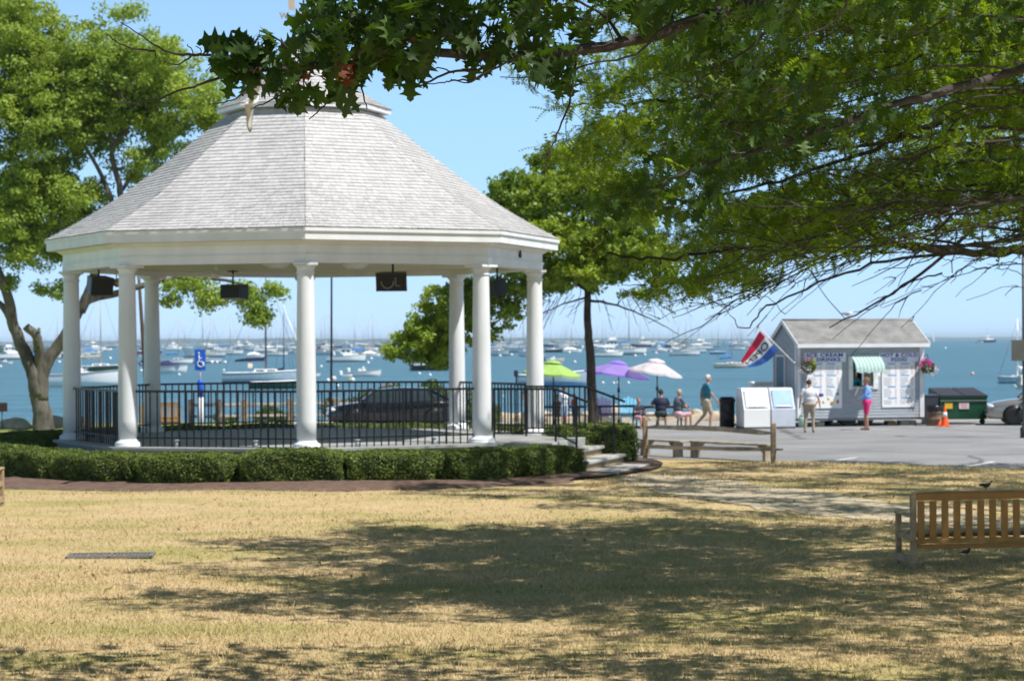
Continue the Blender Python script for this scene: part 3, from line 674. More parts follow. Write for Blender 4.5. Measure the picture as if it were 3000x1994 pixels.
opx0, opx1, opz0, opz1 = 2.02, 2.78, 1.40, 2.30   # serving window
mb = MB()
clapwall(mb, (0, 0, 0), (opx0, 0, 0), zb, zt, (0, -1, 0)); clapwall(mb, (opx1, 0, 0), (KW, 0, 0), zb, zt, (0, -1, 0))
clapwall(mb, (opx0, 0, 0), (opx1, 0, 0), zb, opz0, (0, -1, 0)); clapwall(mb, (opx0, 0, 0), (opx1, 0, 0), opz1, zt, (0, -1, 0))
mb.build('front_wall', M['clap'], kio)
gab = lambda z: (0, 1) if z <= zt else ((z-zt)/(zr-zt)*.5, 1-(z-zt)/(zr-zt)*.5)
for x, nx, nm in ((0, -1, 'left_wall'), (KW, 1, 'right_wall')):
    mb = MB(); clapwall(mb, (x, 0, 0), (x, KD, 0), zb, zr-.02, (nx, 0, 0), gab); mb.build(nm, M['clap'], kio)
mb = MB(); clapwall(mb, (0, KD, 0), (KW, KD, 0), zb, zt, (0, 1, 0)); mb.build('back_wall', M['clap'], kio)
mb = MB(); mb.box((KW/2, KD/2, zb+.02), (KW-.05, KD-.05, .05)); mb.build('floor', cm('dark_plywood', (.10, .08, .06)), kio)
mb = MB(); mb.box((KW/2, KD-.05, 1.7), (KW-.1, .02, 2.5)); mb.build('inner_wall', cm('dim_interior', (.10, .09, .08)), kio)
# roof with overhangs
OH, OX = .34, .10; sl_ = (zr-zt)/(KD/2)
for sgn in (0, 1):
    mb = MB(); ye = -OH if sgn == 0 else KD+OH; ze = zt-OH*sl_
    n = 11
    for i in range(n):
        t0, t1 = i/n, (i+1)/n
        y0 = ye+(KD/2-ye)*t0; z0_ = ze+(zr-ze)*t0; y1 = ye+(KD/2-ye)*t1; z1_ = ze+(zr-ze)*t1
        mb.add([(-OX, y0, z0_+.03), (KW+OX, y0, z0_+.03), (KW+OX, y0, z0_+.045+.002), (-OX, y0, z0_+.047), (KW+OX, y1, z1_+.032), (-OX, y1, z1_+.032)], [(0, 1, 2, 3), (3, 2, 4, 5)])
    mb.add([(-OX, ye, ze), (KW+OX, ye, ze), (KW+OX, KD/2, zr), (-OX, KD/2, zr)], [(0, 1, 2, 3)])
    mb.build('roof_slope', M['asph_sh'], kio)
mb = MB(); mb.tube([(-OX, KD/2, zr+.04), (KW+OX, KD/2, zr+.04)], .05, 8); mb.build('ridge_cap', M['asph_sh'], kio)
ze = zt-OH*sl_
mb = MB(); mb.box((KW/2, -OH-.012, ze-.035), (KW+2*OX+.02, .024, .13)); mb.build('front_fascia', M['white'], kio)
mb = MB(); mb.box((KW/2, -OH/2, ze-.06), (KW+2*OX-.02, OH-.02, .015)); mb.build('soffit', M['white'], kio)
for x in (-OX-.012, KW+OX+.012):
    mb = MB()
    mb.bar((x, -OH, ze-.02), (x, KD/2, zr-.02), .024, .13); mb.bar((x, KD+OH, ze-.02), (x, KD/2, zr-.02), .024, .13); mb.build('rake_board', M['white'], kio)
for x, y in ((.05, -.02), (KW-.07, -.02)):
    mb = MB(); mb.box((x, y-.008, (zb+zt)/2), (.14 if x > 1 else .12, .022, zt-zb)); mb.build('corner_board', M['white'], kio)
for x, y in ((-.028, .06), (KW+.028, .06), (-.028, KD-.06)):
    mb = MB(); mb.box((x, y, (zb+zt)/2), (.022, .12, zt-zb)); mb.build('corner_board', M['white'], kio)
# side door
mb = MB(); mb.box((-.035, 1.55, 1.38), (.03, .80, 2.02)); dr = mb.build('door', cm('blue_grey_door', (.10, .17, .24), .5), kio)
for y in (1.12, 1.98):
    mb = MB(); mb.box((-.042, y, 1.40), (.045, .07, 2.1)); mb.build('door_trim', M['white'], kio)
mb = MB(); mb.box((-.042, 1.55, 2.46), (.045, .93, .07)); mb.build('door_trim', M['white'], kio)
mb = MB(); mb.ell((-.07, 1.25, 1.3), (.03, .03, .03)); mb.build('handle', M['steel'], dr)
# underside: frame, wheels, blocks
mb = MB(); mb.box((KW/2, .06, zb-.04), (KW, .10, .09)); mb.box((KW/2, KD-.1, zb-.05), (KW, .10, .09)); mb.box((KW/2, KD/2, zb-.07), (KW*.98, .1, .1)); mb.build('trailer_frame', cm('weathered_grey_frame', (.22, .23, .24)), kio)
def wheel(parent, c, r, w, axis='y', rimm='steel', spokes=0):
    Mx = Matrix.Rotation(PI/2, 3, 'X') if axis == 'y' else Matrix.Rotation(PI/2, 3, 'Y')
    mb = MB(); mb.lathe([(r*.62, -w/2), (r*.92, -w/2), (r, -w*.36), (r, w*.36), (r*.92, w/2), (r*.62, w/2)], c, 28, M=Mx)
    o = mb.build('wheel', M['rubber'], parent)
    mb = MB(); mb.lathe([(r*.63, -w*.46), (r*.58, -w*.40), (r*.50, -w*.28), (r*.2, -w*.30), (.0005, -w*.34)], c, 24, M=Mx)
    mb.lathe([(r*.63, w*.46), (r*.58, w*.40), (r*.50, w*.28), (r*.2, w*.30), (.0005, w*.34)], c, 24, M=Mx)
    for i in range(spokes):
        a = 2*PI*i/spokes
        for sg in (-1, 1):
            q = Mx @ Vector((r*.35*math.cos(a), r*.35*math.sin(a), sg*w*.40)); e = Mx @ Vector((r*.62*math.cos(a), r*.62*math.sin(a), sg*w*.42)); i0 = Mx @ Vector((.02*math.cos(a), .02*math.sin(a), sg*w*.42))
            mb.bar(Vector(c)+i0, Vector(c)+e, r*.16, .02, up=(0, 1, 0) if axis == 'y' else (1, 0, 0))
    mb.build('rim', M[rimm], o); return o
for x in (1.92, 2.55):
    for y in (.16, KD-.2): wheel(kio, (x, y, .29), .29, .2)
for x, w in ((3.55, .3), (4.05, .35), (4.35, .22), (.9, .3)):
    mb = MB(); mb.box((x, .35, (zb-.12)/2), (w, .4, zb-.13), bev=.01); mb.build('support_block', cm('concrete_block', (.36, .33, .28)) if x != 3.55 else cm('timber_block', (.20, .13, .07)), kio)
# serving window
T = M['white']
for c, d in (((1.95, -.03, (opz0+opz1)/2), (.16, .05, 1.14)), ((2.87, -.03, (opz0+opz1)/2), (.18, .05, 1.12)), ((2.41, -.032, opz1+.08), (1.06, .05, .14)), ((2.40, -.02, 1.85), (.07, .04, .88))):
    mb = MB(); mb.box(c, d, bev=.006); mb.build('window_frame', T, kio)
mb = MB(); mb.box((2.61, .02, 1.85), (.33, .01, .88)); mb.build('window_pane', glassm('dark_window_glass', (.05, .07, .08)), kio)
mb = MB(); mb.box((2.36, -.16, 1.34), (.78, .34, .035)); mb.bar((2.1, -.02, 1.08), (2.1, -.30, 1.32), .05, .04); mb.bar((2.62, -.02, 1.08), (2.62, -.30, 1.32), .05, .04); mb.build('serving_counter', T, kio)
# striped awning
def awning_mat():
    m = bpy.data.materials.new('striped_awning'); m.use_nodes = True; nt = m.node_tree; N = nt.nodes; L = nt.links; b = N['Principled BSDF']; b.inputs['Roughness'].default_value = .8
    tc = N.new('ShaderNodeTexCoord'); s = N.new('ShaderNodeSeparateXYZ'); L.new(tc.outputs['Object'], s.inputs[0])
    def stripe(f, ph, th):
        a = N.new('ShaderNodeMath'); a.operation = 'MULTIPLY'; a.inputs[1].default_value = f; L.new(s.outputs['X'], a.inputs[0])
        q = N.new('ShaderNodeMath'); q.operation = 'ADD'; q.inputs[1].default_value = ph; L.new(a.outputs[0], q.inputs[0])
        c = N.new('ShaderNodeMath'); c.operation = 'FRACT'; L.new(q.outputs[0], c.inputs[0]); d = N.new('ShaderNodeMath'); d.operation = 'LESS_THAN'; d.inputs[1].default_value = th; L.new(c.outputs[0], d.inputs[0]); return d.outputs[0]
    m1 = N.new('ShaderNodeMix'); m1.data_type = 'RGBA'; m1.inputs[6].default_value = (.80, .82, .74, 1); m1.inputs[7].default_value = (.28, .58, .64, 1); L.new(stripe(7.5, 0, .45), m1.inputs[0])
    m2 = N.new('ShaderNodeMix'); m2.data_type = 'RGBA'; L.new(m1.outputs[2], m2.inputs[6]); m2.inputs[7].default_value = (.58, .74, .50, 1); L.new(stripe(7.5, .45, .22), m2.inputs[0])
    tr = N.new('ShaderNodeBsdfTranslucent'); L.new(m2.outputs[2], tr.inputs[0]); ms = N.new('ShaderNodeMixShader'); ms.inputs[0].default_value = .3
    L.new(m2.outputs[2], b.inputs['Base Color']); L.new(b.outputs[0], ms.inputs[1]); L.new(tr.outputs[0], ms.inputs[2]); L.new(ms.outputs[0], N['Material Output'].inputs[0]); return m
mb = MB(); secs = []
for i in range(21):
    x = 1.90+i*(1.08/20); zz = .012*math.sin(i*1.9)
    secs.append([(x, -.035, 2.48), (x, -.30, 2.39+zz*.3), (x-.015, -.60, 2.18+zz), (x-.02, -.70, 2.00+zz), (x-.02, -.70, 1.87+.02*math.sin(i*PI/2.5))])
mb.loft(secs); aw = mb.build('awning', awning_mat(), kio)
mb = MB()
mb.tube([(1.90, -.04, 2.05), (1.89, -.69, 2.0), (2.97, -.69, 2.0), (2.98, -.04, 2.05)], .01, 6)
mb.build('awning_frame', M['steel'], aw)
# menu boards
NAVY = cm('navy_lettering', (.04, .04, .30), .5); PALE = cm('pale_blue_board', (.78, .83, .90), .5, var=.05); WB = cm('white_menu_board', (.90, .90, .91), .45, var=.05)
SKYL = cm('sky_blue_lettering', (.22, .42, .68)); GREYL = cm('grey_lettering', (.36, .37, .42)); REDL = cm('red_lettering', (.62, .22, .24))
def header(x0, x1, z0, z1, lines):
    z0 += DZ+.03; z1 += DZ+.03
    mb = MB(); mb.box(((x0+x1)/2, -.036, (z0+z1)/2), (x1-x0, .022, z1-z0), bev=.004); h = mb.build('sign_header', PALE, kio)
    for i, s in enumerate(lines):
        t = text_mesh(s, .17, NAVY, 'lettering', h, .0045, spacing=1.12, width={'ICE CREAM': 1.30, '& DRINKS': 1.12, 'HOT & COLD': 1.36, 'FOOD': .58}[s]); t.rotation_euler = (PI/2, 0, 0)
        t.location = ((x0+x1)/2, -.052, z1-.085-i*.155)
header(.24, 1.77, 2.08, 2.40, ['ICE CREAM', '& DRINKS']); header(3.0, 4.47, 2.06, 2.38, ['HOT & COLD', 'FOOD'])
def menu(x0, x1, z0, z1, seed, left):
    z0 += DZ; z1 += DZ+.03
    mb = MB(); mb.box(((x0+x1)/2, -.030, (z0+z1)/2), (x1-x0, .02, z1-z0)); bd = mb.build('menu_board', WB, kio); r = random.Random(seed)
    B = {k: MB() for k in 'sgr'}
    def dash(k, x, z, w, h): B[k].box((x+w/2, -.0425, z), (w, .003, h))
    z = z1-.06; xm = (x0+x1)/2; block = 0
    while z > z0+(.42 if left else .12):
        if block % 7 == 0:
            dash('s', xm-.42+r.uniform(0, .05), z, r.uniform(.28, .36), .045); dash('s', xm+.08, z, r.uniform(.28, .40), .045); z -= .085
        else:
            for xx in (x0+.07, xm+.06):
                xe = xx
                while xe < xx+.30*r.uniform(.6, 1): w = r.uniform(.03, .09); dash('g', xe, z, w, .020); xe += w+.018
                dash('r', xx+.42, z, .045, .02)
            z -= .052
        block += 1
    for k, m_ in (('s', SKYL), ('g', GREYL), ('r', REDL)): B[k].build('menu_lines', m_, bd)
    if left:
        cols = [('purple_sticker', (.12, .05, .35)), ('yellow_sticker', (.75, .55, .06)), ('orange_sticker', (.70, .30, .05)), ('red_sticker', (.55, .07, .07)), ('green_sticker', (.15, .42, .12)), ('cream_sticker', (.75, .68, .3))]
        for i, (x, z, w, h, c) in enumerate(((.84, .98, .22, .12, 0), (1.12, .86, .09, .12, 5), (.94, .74, .08, .12, 1), (.80, .72, .06, .12, 3), (1.26, .72, .09, .15, 1), (1.22, .68, .07, .13, 2), (1.46, 1.0, .10, .10, 4), (1.46, .74, .09, .15, 3), (1.46, .78, .05, .05, 5), (.70, .74, .07, .1, 2))):
            mb = MB(); mb.lathe([(.5, 0), (.5, .004)], (0, 0, 0), 8 if i % 2 else 12); mb.v = [Vector((x+a*w, -.044-c_, z+DZ+b*h)) for a, b, c_ in mb.v]; mb.build('picture_sticker', cm(*cols[c]), bd)
menu(.33, 1.62, .52, 2.075, 3, True); menu(3.10, 4.33, .52, 2.055, 4, False)
for x, z, w, h in ((2.97, 1.68, .12, .14), (2.90, 1.42, .10, .12), (3.02, 1.88, .10, .10)):
    mb = MB(); mb.box((x, -.058, z+DZ), (w, .004, h)); mb.build('paper_notice', WB, kio)

# ------------------------------------------------------------------ things on and round the kiosk
def kp(x, y, z): return kio.matrix_basis @ Vector((x, y, z)) if False else Matrix.Translation(KP) @ Matrix.Rotation(KA, 4, 'Z') @ Vector((x, y, z))
def basket(x, z, y, cols, label, seed, up=0):
    t = thing('hanging_basket', label, 'flower basket', kp(x, y, z), KA, 'hanging flower baskets on the kiosk corners'); r = np.random.default_rng(seed)
    mb = MB(); mb.lathe([(.05, -.20), (.15, -.14), (.19, -.03), (.19, 0)], (0, 0, 0), 16); mb.build('pot', cm('brown_basket', (.10, .07, .05)), t)
    mb = MB(); mb.tube([(0, 0, .45), (0, -y*.5, .47), (0, -y, .44)], .012, 6)
    for a in range(3): mb.tube([(.17*math.cos(a*2.1), .17*math.sin(a*2.1), 0), (0, 0, .45)], .005, 4)
    mb.build('hanger', M['black'], t)
    def blob(n, rad, c, s, m, name):
        p = r.normal(0, 1, (n, 3)); p /= np.linalg.norm(p, axis=1)[:, None]; p *= r.uniform(.6, 1, (n, 1))**.5*np.array(rad); p += np.array(c)
        nn = r.normal(0, 1, (n, 3)); nn /= np.linalg.norm(nn, axis=1)[:, None]; a = np.cross(nn, r.normal(0, 1, (n, 3))); a /= np.linalg.norm(a, axis=1)[:, None]; b = np.cross(nn, a)
        q = np.stack([p-a*s, p+b*s*.8, p+a*s, p-b*s*.8], 1).reshape(-1, 3); mesh_np(name, q, np.arange(n*4).reshape(-1, 4), m, t)
    blob(420, (.28, .24, .22), (0, 0, .02), .035, M['leafshrub'], 'foliage')
    for (m_, n, rad, c, s) in cols: blob(n, rad, c, s, m_, 'blossoms')
PINK = cm('pink_petal', (.75, .10, .38), trans=.25); WHP = cm('white_petal', (.80, .78, .76), trans=.25); LIL = cm('lilac_petal', (.42, .28, .50), trans=.2); YGL = cm('lime_leaf', (.40, .42, .08), trans=.3)
basket(.28, 2.03, -.32, [(WHP, 60, (.24, .2, .16), (-.12, -.05, -.02), .04), (PINK, 26, (.18, .15, .12), (-.02, -.02, .26), .03), (YGL, 150, (.13, .12, .22), (.16, 0, .14), .035), (LIL, 26, (.2, .2, .16), (-.14, -.1, .02), .03)], 'hanging basket of white and pink flowers left of the ice cream menu', 3)
basket(KW+.05, 2.0, -.30, [(PINK, 170, (.24, .2, .18), (-.08, -.04, .14), .04), (WHP, 70, (.28, .2, .18), (.08, -.1, -.08), .042), (LIL, 60, (.14, .14, .15), (.22, -.02, .02), .035)], 'hanging basket of bright pink and white flowers at the right corner of the kiosk', 4)

# OPEN flag on its pole
f0 = W(2330, 1066, 74.6); f1 = W(2221, 957, 74.2)
fl = thing('open_flag', 'red white and blue OPEN flag on a slanted white pole at the kiosk corner', 'flag', f0)
pd = (f1-f0); Lp = pd.length; pd.normalize()
mb = MB(); mb.tube([(0, 0, 0), pd*Lp*.30], .014, 8); mb.tube([pd*Lp*.30, pd*Lp*.97], .022, 8); mb.build('pole', M['white'], fl)
mb = MB(); mb.tube([(0, 0, 0), pd*.10], .03, 8); mb.build('pole_bracket', M['steel'], fl)
mb = MB(); mb.ell(pd*Lp, (.035, .035, .045)); mb.build('finial', cm('gold_paint', (.6, .42, .15), .4), fl)
hA = W(2281, 1027, 74.35)-f0; hB = W(2226, 969, 74.2)-f0; fyA = W(2196, 1076, 74.9)-f0; fyB = W(2170, 1059, 74.8)-f0
def flagp(s, t, off=0):     # s hoist->fly, t bottom(blue)->top(red)
    a = hA.lerp(hB, t); b = fyA.lerp(fyB, t); p = a.lerp(b, s)
    bel = math.sin(s*PI)*.13*(1-t); p = p+Vector((.35, 0, -1)).normalized()*bel
    p.y += .07*math.sin(s*7+t*2)*s+.03*math.sin(s*13); p.y -= off
    return p
for i, (nm, t0, t1, col) in enumerate((('blue_stripe', 0, .31, (.07, .14, .46)), ('white_stripe', .31, .70, (.74, .76, .80)), ('red_stripe', .70, 1, (.62, .045, .06)))):
    mb = MB(); mb.loft([[flagp(a/24, t0+(t1-t0)*b/6) for b in range(7)] for a in range(25)]); mb.build(nm, cm(nm+'_cloth', col, .75, trans=.3), fl)
t = text_mesh('OPEN', 1, cm('black_lettering', (.03, .03, .05)), 'lettering', fl, .02, ext=0)
xs_ = [v.co.x for v in t.data.vertices]; ys_ = [v.co.y for v in t.data.vertices]; x0, x1, y0, y1 = min(xs_), max(xs_), min(ys_), max(ys_)
bm = bmesh.new(); bm.from_mesh(t.data)
for v in bm.verts: v.co = flagp(.08+.88*(v.co.x-x0)/(x1-x0), .37+.27*(v.co.y-y0)/(y1-y0), .012)
bm.to_mesh(t.data); bm.free()
# ================================================================== benches, fence, bins, boxes, cars
def garden_bench(L_=1.9):
    t = thing('garden_bench', '', 'bench')
    # local: x along, faces +y ; back at y=0
    def wood(name, f, m='teakgrey'): mb = MB(); f(mb); return mb.build(name, M[m], t)
    for x in (0, L_):
        wood('rear_leg', lambda mb: mb.box((x, 0, .46), (.075, .06, .92), bev=.008))
        wood('front_leg', lambda mb: mb.box((x, .56, .33), (.07, .065, .62), bev=.008))
        wood('armrest', lambda mb: mb.box((x, .30, .66), (.085, .62, .035), bev=.008))
        wood('skid', lambda mb: (mb.box((x-.002 if x else x, .30, .10), (.06, .76, .10), bev=.008), mb.box((x, -.02, .025), (.062, .12, .05)), mb.box((x, .62, .025), (.062, .12, .05))))
        wood('side_rail', lambda mb: mb.box((x, .28, .38), (.045, .50, .08), bev=.006))
    wood('top_rail', lambda mb: mb.box((L_/2, .0, .90), (L_-.076, .045, .095), bev=.01), 'teak')
    wood('top_cap', lambda mb: mb.box((L_/2, .0, .956), (L_+.04, .07, .016), bev=.004))
    wood('lower_rail', lambda mb: mb.box((L_/2, .0, .335), (L_-.076, .045, .055), bev=.008), 'teak')
    n = int((L_-.1)/.145)
    for i in range(n):
        x = .105+i*(L_-.21)/(n-1)
        wood('back_slat', lambda mb: mb.box((x, .002, .595), (.092, .018, .50), bev=.004), 'teak')
    for i in range(5):
        y = .09+i*.107; wood('seat_slat', lambda mb: mb.box((L_/2, y, .425), (L_-.05, .085, .022), bev=.004), 'teakgrey')
    wood('apron', lambda mb: mb.box((L_/2, .035, .262), (L_-.09, .022, .06), bev=.004), 'teak')
    wood('apron', lambda mb: mb.box((L_/2, .55, .37), (L_-.09, .025, .07), bev=.004), 'teak')
    return t
bench = garden_bench(1.95); p = G(2676, 1663); bench.location = (p.x, p.y, gz(p.x, p.y)+.0); bench.rotation_euler = (0, 0, R(9)); BP = bench.location.copy()
tag(bench, 'golden wooden slat back bench on the grass at the right edge', 'bench', 'slatted garden benches')
b2 = copy_tree(bench); p = W(12, 1343, 38); b2.location = (-11.12, 38.6, 0); b2.rotation_euler = (0, 0, R(4)); tag(b2, 'wooden bench cut off by the left edge of the picture', 'bench', 'slatted garden benches')
b3 = copy_tree(bench); b3.location = (-12.95, 76.0, Z0); b3.scale = (.68, 1, 1); b3.rotation_euler = (0, 0, R(6)); tag(b3, 'small wooden bench facing the water behind the back left column', 'bench', 'slatted garden benches')

# split-rail fence and the two plank benches on the right
def rail(mb, a, b, sag, w, h, seed):
    r = random.Random(seed); n = 10; secs = []
    a = Vector(a); b = Vector(b); d = (b-a).normalized(); s = Vector((-d.y, d.x, 0))
    for i in range(n+1):
        t = i/n; p = a.lerp(b, t); p.z += sag*math.sin(t*PI)+r.uniform(-.008, .008); e = .35 if i in (0, n) else 1
        ww, hh = w/2*e*r.uniform(.85, 1.1), h/2*e*r.uniform(.85, 1.1)
        secs.append([p+s*-ww+Vector((0, 0, -hh*.6)), p+Vector((0, 0, -hh)), p+s*ww+Vector((0, 0, -hh*.3)), p+s*ww*.7+Vector((0, 0, hh*.8)), p+s*-ww*.5+Vector((0, 0, hh))])
    mb.loft(secs, closed=True, smooth=False, cap=True)
def fence(name, label, posts, rails, ph, pw=.13, group=None):
    t = thing(name, label, 'fence', posts[0], 0, group); o = Vector(posts[0])
    for q in posts:
        q = Vector(q)-o; mb = MB(); mb.box((q.x, q.y, ph/2-.02), (pw, pw*.9, ph+.04), bev=.015); mb.build('post', M['oldwood'], t)
    for i, (a, b, z0, z1, sag, w, h) in enumerate(rails):
        mb = MB(); A = Vector(a)-o; B = Vector(b)-o; A.z = z0; B.z = z1; rail(mb, A, B, sag, w, h, i+3); mb.build('rail', M['greywood'], t)
pA = G(1891, 1341, Z0); pB = G(2266, 1358, Z0); d = (pB-pA); Lf = d.length; dn = d.normalized()
fence('split_rail_fence', 'two post split rail fence between the grass and the parking lot', [pA, pB],
      [(pA, pB, .80, .74, .05, .09, .12), (pA-dn*.55, pB+dn*.30, .30, .36, -.02, .08, .10)], 1.0)
def plank_bench(a, b, legs, label, h=.42):
    a = Vector(a); b = Vector(b); t = thing('plank_bench', label, 'bench', a, 0, 'backless plank benches by the parking lot'); d = (b-a); dn = d.normalized(); s = Vector((-dn.y, dn.x, 0)); o = a
    Mx = Matrix((dn, s, Vector((0, 0, 1)))).transposed()
    mb = MB(); mb.box(d/2+Vector((0, 0, h)), (d.length, .30, .05), 0, Mx, bev=.01); mb.build('seat_plank', M['greywood'], t)
    for f, dirn in legs:
        mb = MB(); c = dn*f; mb.box(c+Vector((0, 0, (h-.025)/2)), (.10, .26, h-.025), 0, Mx); mb.build('leg', M['greywood'], t)
        mb = MB(); mb.bar(c+Vector((0, 0, .12)), c+dn*dirn*.30+Vector((0, 0, h-.03)), .08, .06); mb.build('brace', M['greywood'], t)
qa = G(1880, 1333, Z0); qb = G(2008, 1341, Z0); qa2 = G(2006, 1338, Z0); qb2 = G(2259, 1353, Z0)
LL = (qb-qa).length; plank_bench(qa, qb, ((.15, 1), (LL-.30, -1)), 'backless grey plank bench beside the left fence post')
LL = (qb2-qa2).length; plank_bench(qa2, qb2, ((.42, 1), (LL-.12, -1)), 'longer backless plank bench ending at the right fence post')
# shoreline rail fence behind the bandstand
ps = [W(x, 1215, Y) for x, Y in ((560, 79), (640, 79.3), (716, 79.6), (852, 80.0), (985, 80.2), (1080, 80.4))]
ps = [Vector((q.x, q.y, Z0)) for q in ps]
fence('shore_rail_fence', 'low wooden rail fence along the shore behind the bandstand', ps, [(ps[i], ps[i+1], .78, .78, 0, .09, .12) for i in range(5)]+[(ps[i], ps[i+1], .36, .36, 0, .08, .1) for i in range(5)], .98, .2)
M['railpaint'] = cm('pale_rail', (.5, .42, .3))

# bins and ice boxes -----------------------------------------------------------
def GP(px, Y, z=Z0): q = W(px, 1200, Y); return Vector((q.x, Y, z))
b = thing('trash_barrel', 'tall black trash barrel beside the white ice chests', 'trash can', GP(2130, 75.2))
mb = MB(); prof = [(.24, 0), (.25, .02)]
for k in range(3): z = .06+k*.27; prof += [(.262, z), (.262, z+.20), (.275, z+.215), (.275, z+.235), (.262, z+.25)]
prof += [(.265, .88), (.285, .885), (.285, .92)]; mb.lathe(prof, n=28); mb.build('barrel', M['blackplastic'], b)
mb = MB(); mb.lathe([(.292, .90), (.292, .95), (.25, 1.03), (.20, 1.06), (.0005, 1.07)], n=28); mb.box((-.31, 0, .72), (.03, .1, .03)); mb.box((.31, 0, .72), (.03, .1, .03)); mb.build('lid', M['blackplastic'], b)
def ice_box(px0, px1, Y, label, blue):
    a = GP(px0, Y); c = GP(px1, Y); w = (c-a).length; t = thing('ice_chest', label, 'ice chest', a, R(9), 'ice chests beside the kiosk')
    D = 1.05; H = 1.38; zl = .66
    pl_ = [(0, 0), (0, zl), (.34, H-.04), (.40, H), (D, H), (D, 0)]
    mb = MB(); mb.prism(pl_, 'x', 0, w); mb.build('cabinet', M['white2'] if not blue else cm('shaded_white_enamel', (.62, .66, .74), .35), t)  # blue: bluish shade is put into the white cabinet and door colours
    n = Vector((0, -(H-zl), .34)).normalized(); u = Vector((0, .34, H-zl)).normalized(); Mx = Matrix((Vector((1, 0, 0)), n*-1, u)).transposed(); c0 = Vector((w/2, .17, (zl+H)/2-.02))
    mb = MB(); mb.box(c0+n*.02, (w*.86, .04, .66), 0, Mx, bev=.012); dr = mb.build('slanted_door', cm('blue_shade_door', (.36, .55, .85), .35) if blue else cm('frosty_door', (.70, .74, .76), .3), t)
    mb = MB(); mb.box(c0+n*.05-u*.28, (w*.6, .03, .035), 0, Mx); mb.build('handle', M['steel'], dr)
    if not blue: mb = MB(); mb.box(c0+n*.043+u*.06+Vector((.02, 0, 0)), (.24, .004, .22), 0, Mx); mb.build('paper_notice', M['white'], dr)
    mb = MB(); mb.box((w/2, D/2, .035), (w+.01, D+.01, .07)); mb.build('plinth', cm('dark_plinth', (.08, .08, .08)), t); return t
ice_box(2180, 2259, 73.8, 'white ice chest with a slanted frosted door and paper notice', False)
ice_box(2262, 2332, 74.0, 'white ice chest with its slanted door in bluish shade next to the kiosk corner', True)
t = thing('cooler_box', 'white lidded cooler on a stand behind the ice chests', 'cooler', GP(2202, 76.2), R(9))
mb = MB(); mb.box((.40, .3, 1.31), (.74, .5, .30), bev=.03); mb.build('body', M['white2'], t); mb = MB(); mb.box((.40, .3, 1.51), (.80, .56, .10), bev=.03); mb.build('lid', M['white2'], t)
mb = MB(); mb.box((.40, .3, 1.12), (.80, .6, .05)); [mb.box((x, y, .55), (.05, .05, 1.09)) for x in (.05, .75) for y in (.05, .55)]; mb.build('stand', M['greywood'], t)
# barrels and cones at the right of the kiosk
t = thing('brown_barrel', 'rusty brown open barrel with a black bag liner right of the kiosk', 'trash can', GP(2736, 75.6))
mb = MB(); mb.lathe([(.24, 0), (.262, .03), (.262, .22), (.275, .235), (.262, .25), (.262, .44), (.275, .455), (.262, .47), (.262, .64), (.25, .66)], n=26); mb.build('barrel', mat('rusty_brown_steel', (.23, .15, .09), .7, col2=(.12, .08, .06), scale=5), t)
mb = MB(); r = random.Random(2); secs = []
for j, (rr_, z) in enumerate(((.272, .50), (.285, .60), (.30, .68), (.27, .72), (.20, .70))): secs.append([(rr_*(1+r.uniform(-.05, .05))*math.cos(a), rr_*math.sin(a), z+r.uniform(-.03, .03)) for a in np.linspace(0, 2*PI, 22, endpoint=False)])
mb.loft(secs, closed=True); mb.build('bag_liner', cm('shiny_black_bag', (.02, .02, .025), .25), t)
t = thing('dark_bin', 'dark grey wheeled bin behind the brown barrel', 'trash can', GP(2722, 76.8))
mb = MB(); mb.loft([[(-.22, -.25, .02), (.22, -.25, .02), (.22, .25, .02), (-.22, .25, .02)], [(-.28, -.30, 1.0), (.28, -.30, 1.0), (.28, .30, 1.0), (-.28, .30, 1.0)]], closed=True, smooth=False, cap=True); mb.build('body', cm('slate_plastic', (.05, .06, .08), .45), t)
mb = MB(); mb.box((0, 0, 1.03), (.60, .64, .06), bev=.02); mb.build('lid', cm('slate_plastic', (.05, .06, .08), .45), t)
cone = thing('traffic_cone', 'orange traffic cone with a white band in front of the green dumpster', 'traffic cone', GP(2768, 74.9), R(10), 'traffic cones by the dumpster')
ORG = cm('cone_orange', (.90, .115, .02), .5)
mb = MB(); mb.box((0, 0, .016), (.36, .36, .032), bev=.01); mb.build('base', ORG, cone)
mb = MB(); mb.lathe([(.145, .03), (.13, .06), (.085, .36), (.045, .62), (.03, .68), (.02, .69)], n=20); mb.build('cone_body', ORG, cone)
mb = MB(); mb.lathe([(.0905, .34), (.066, .50)], n=20); mb.build('white_band', M['white'], cone)
c2 = copy_tree(cone); c2.location = GP(2748, 75.5); c2.rotation_euler = (0, 0, R(40)); tag(c2, 'orange traffic cone half hidden behind the brown barrel', 'traffic cone', 'traffic cones by the dumpster')
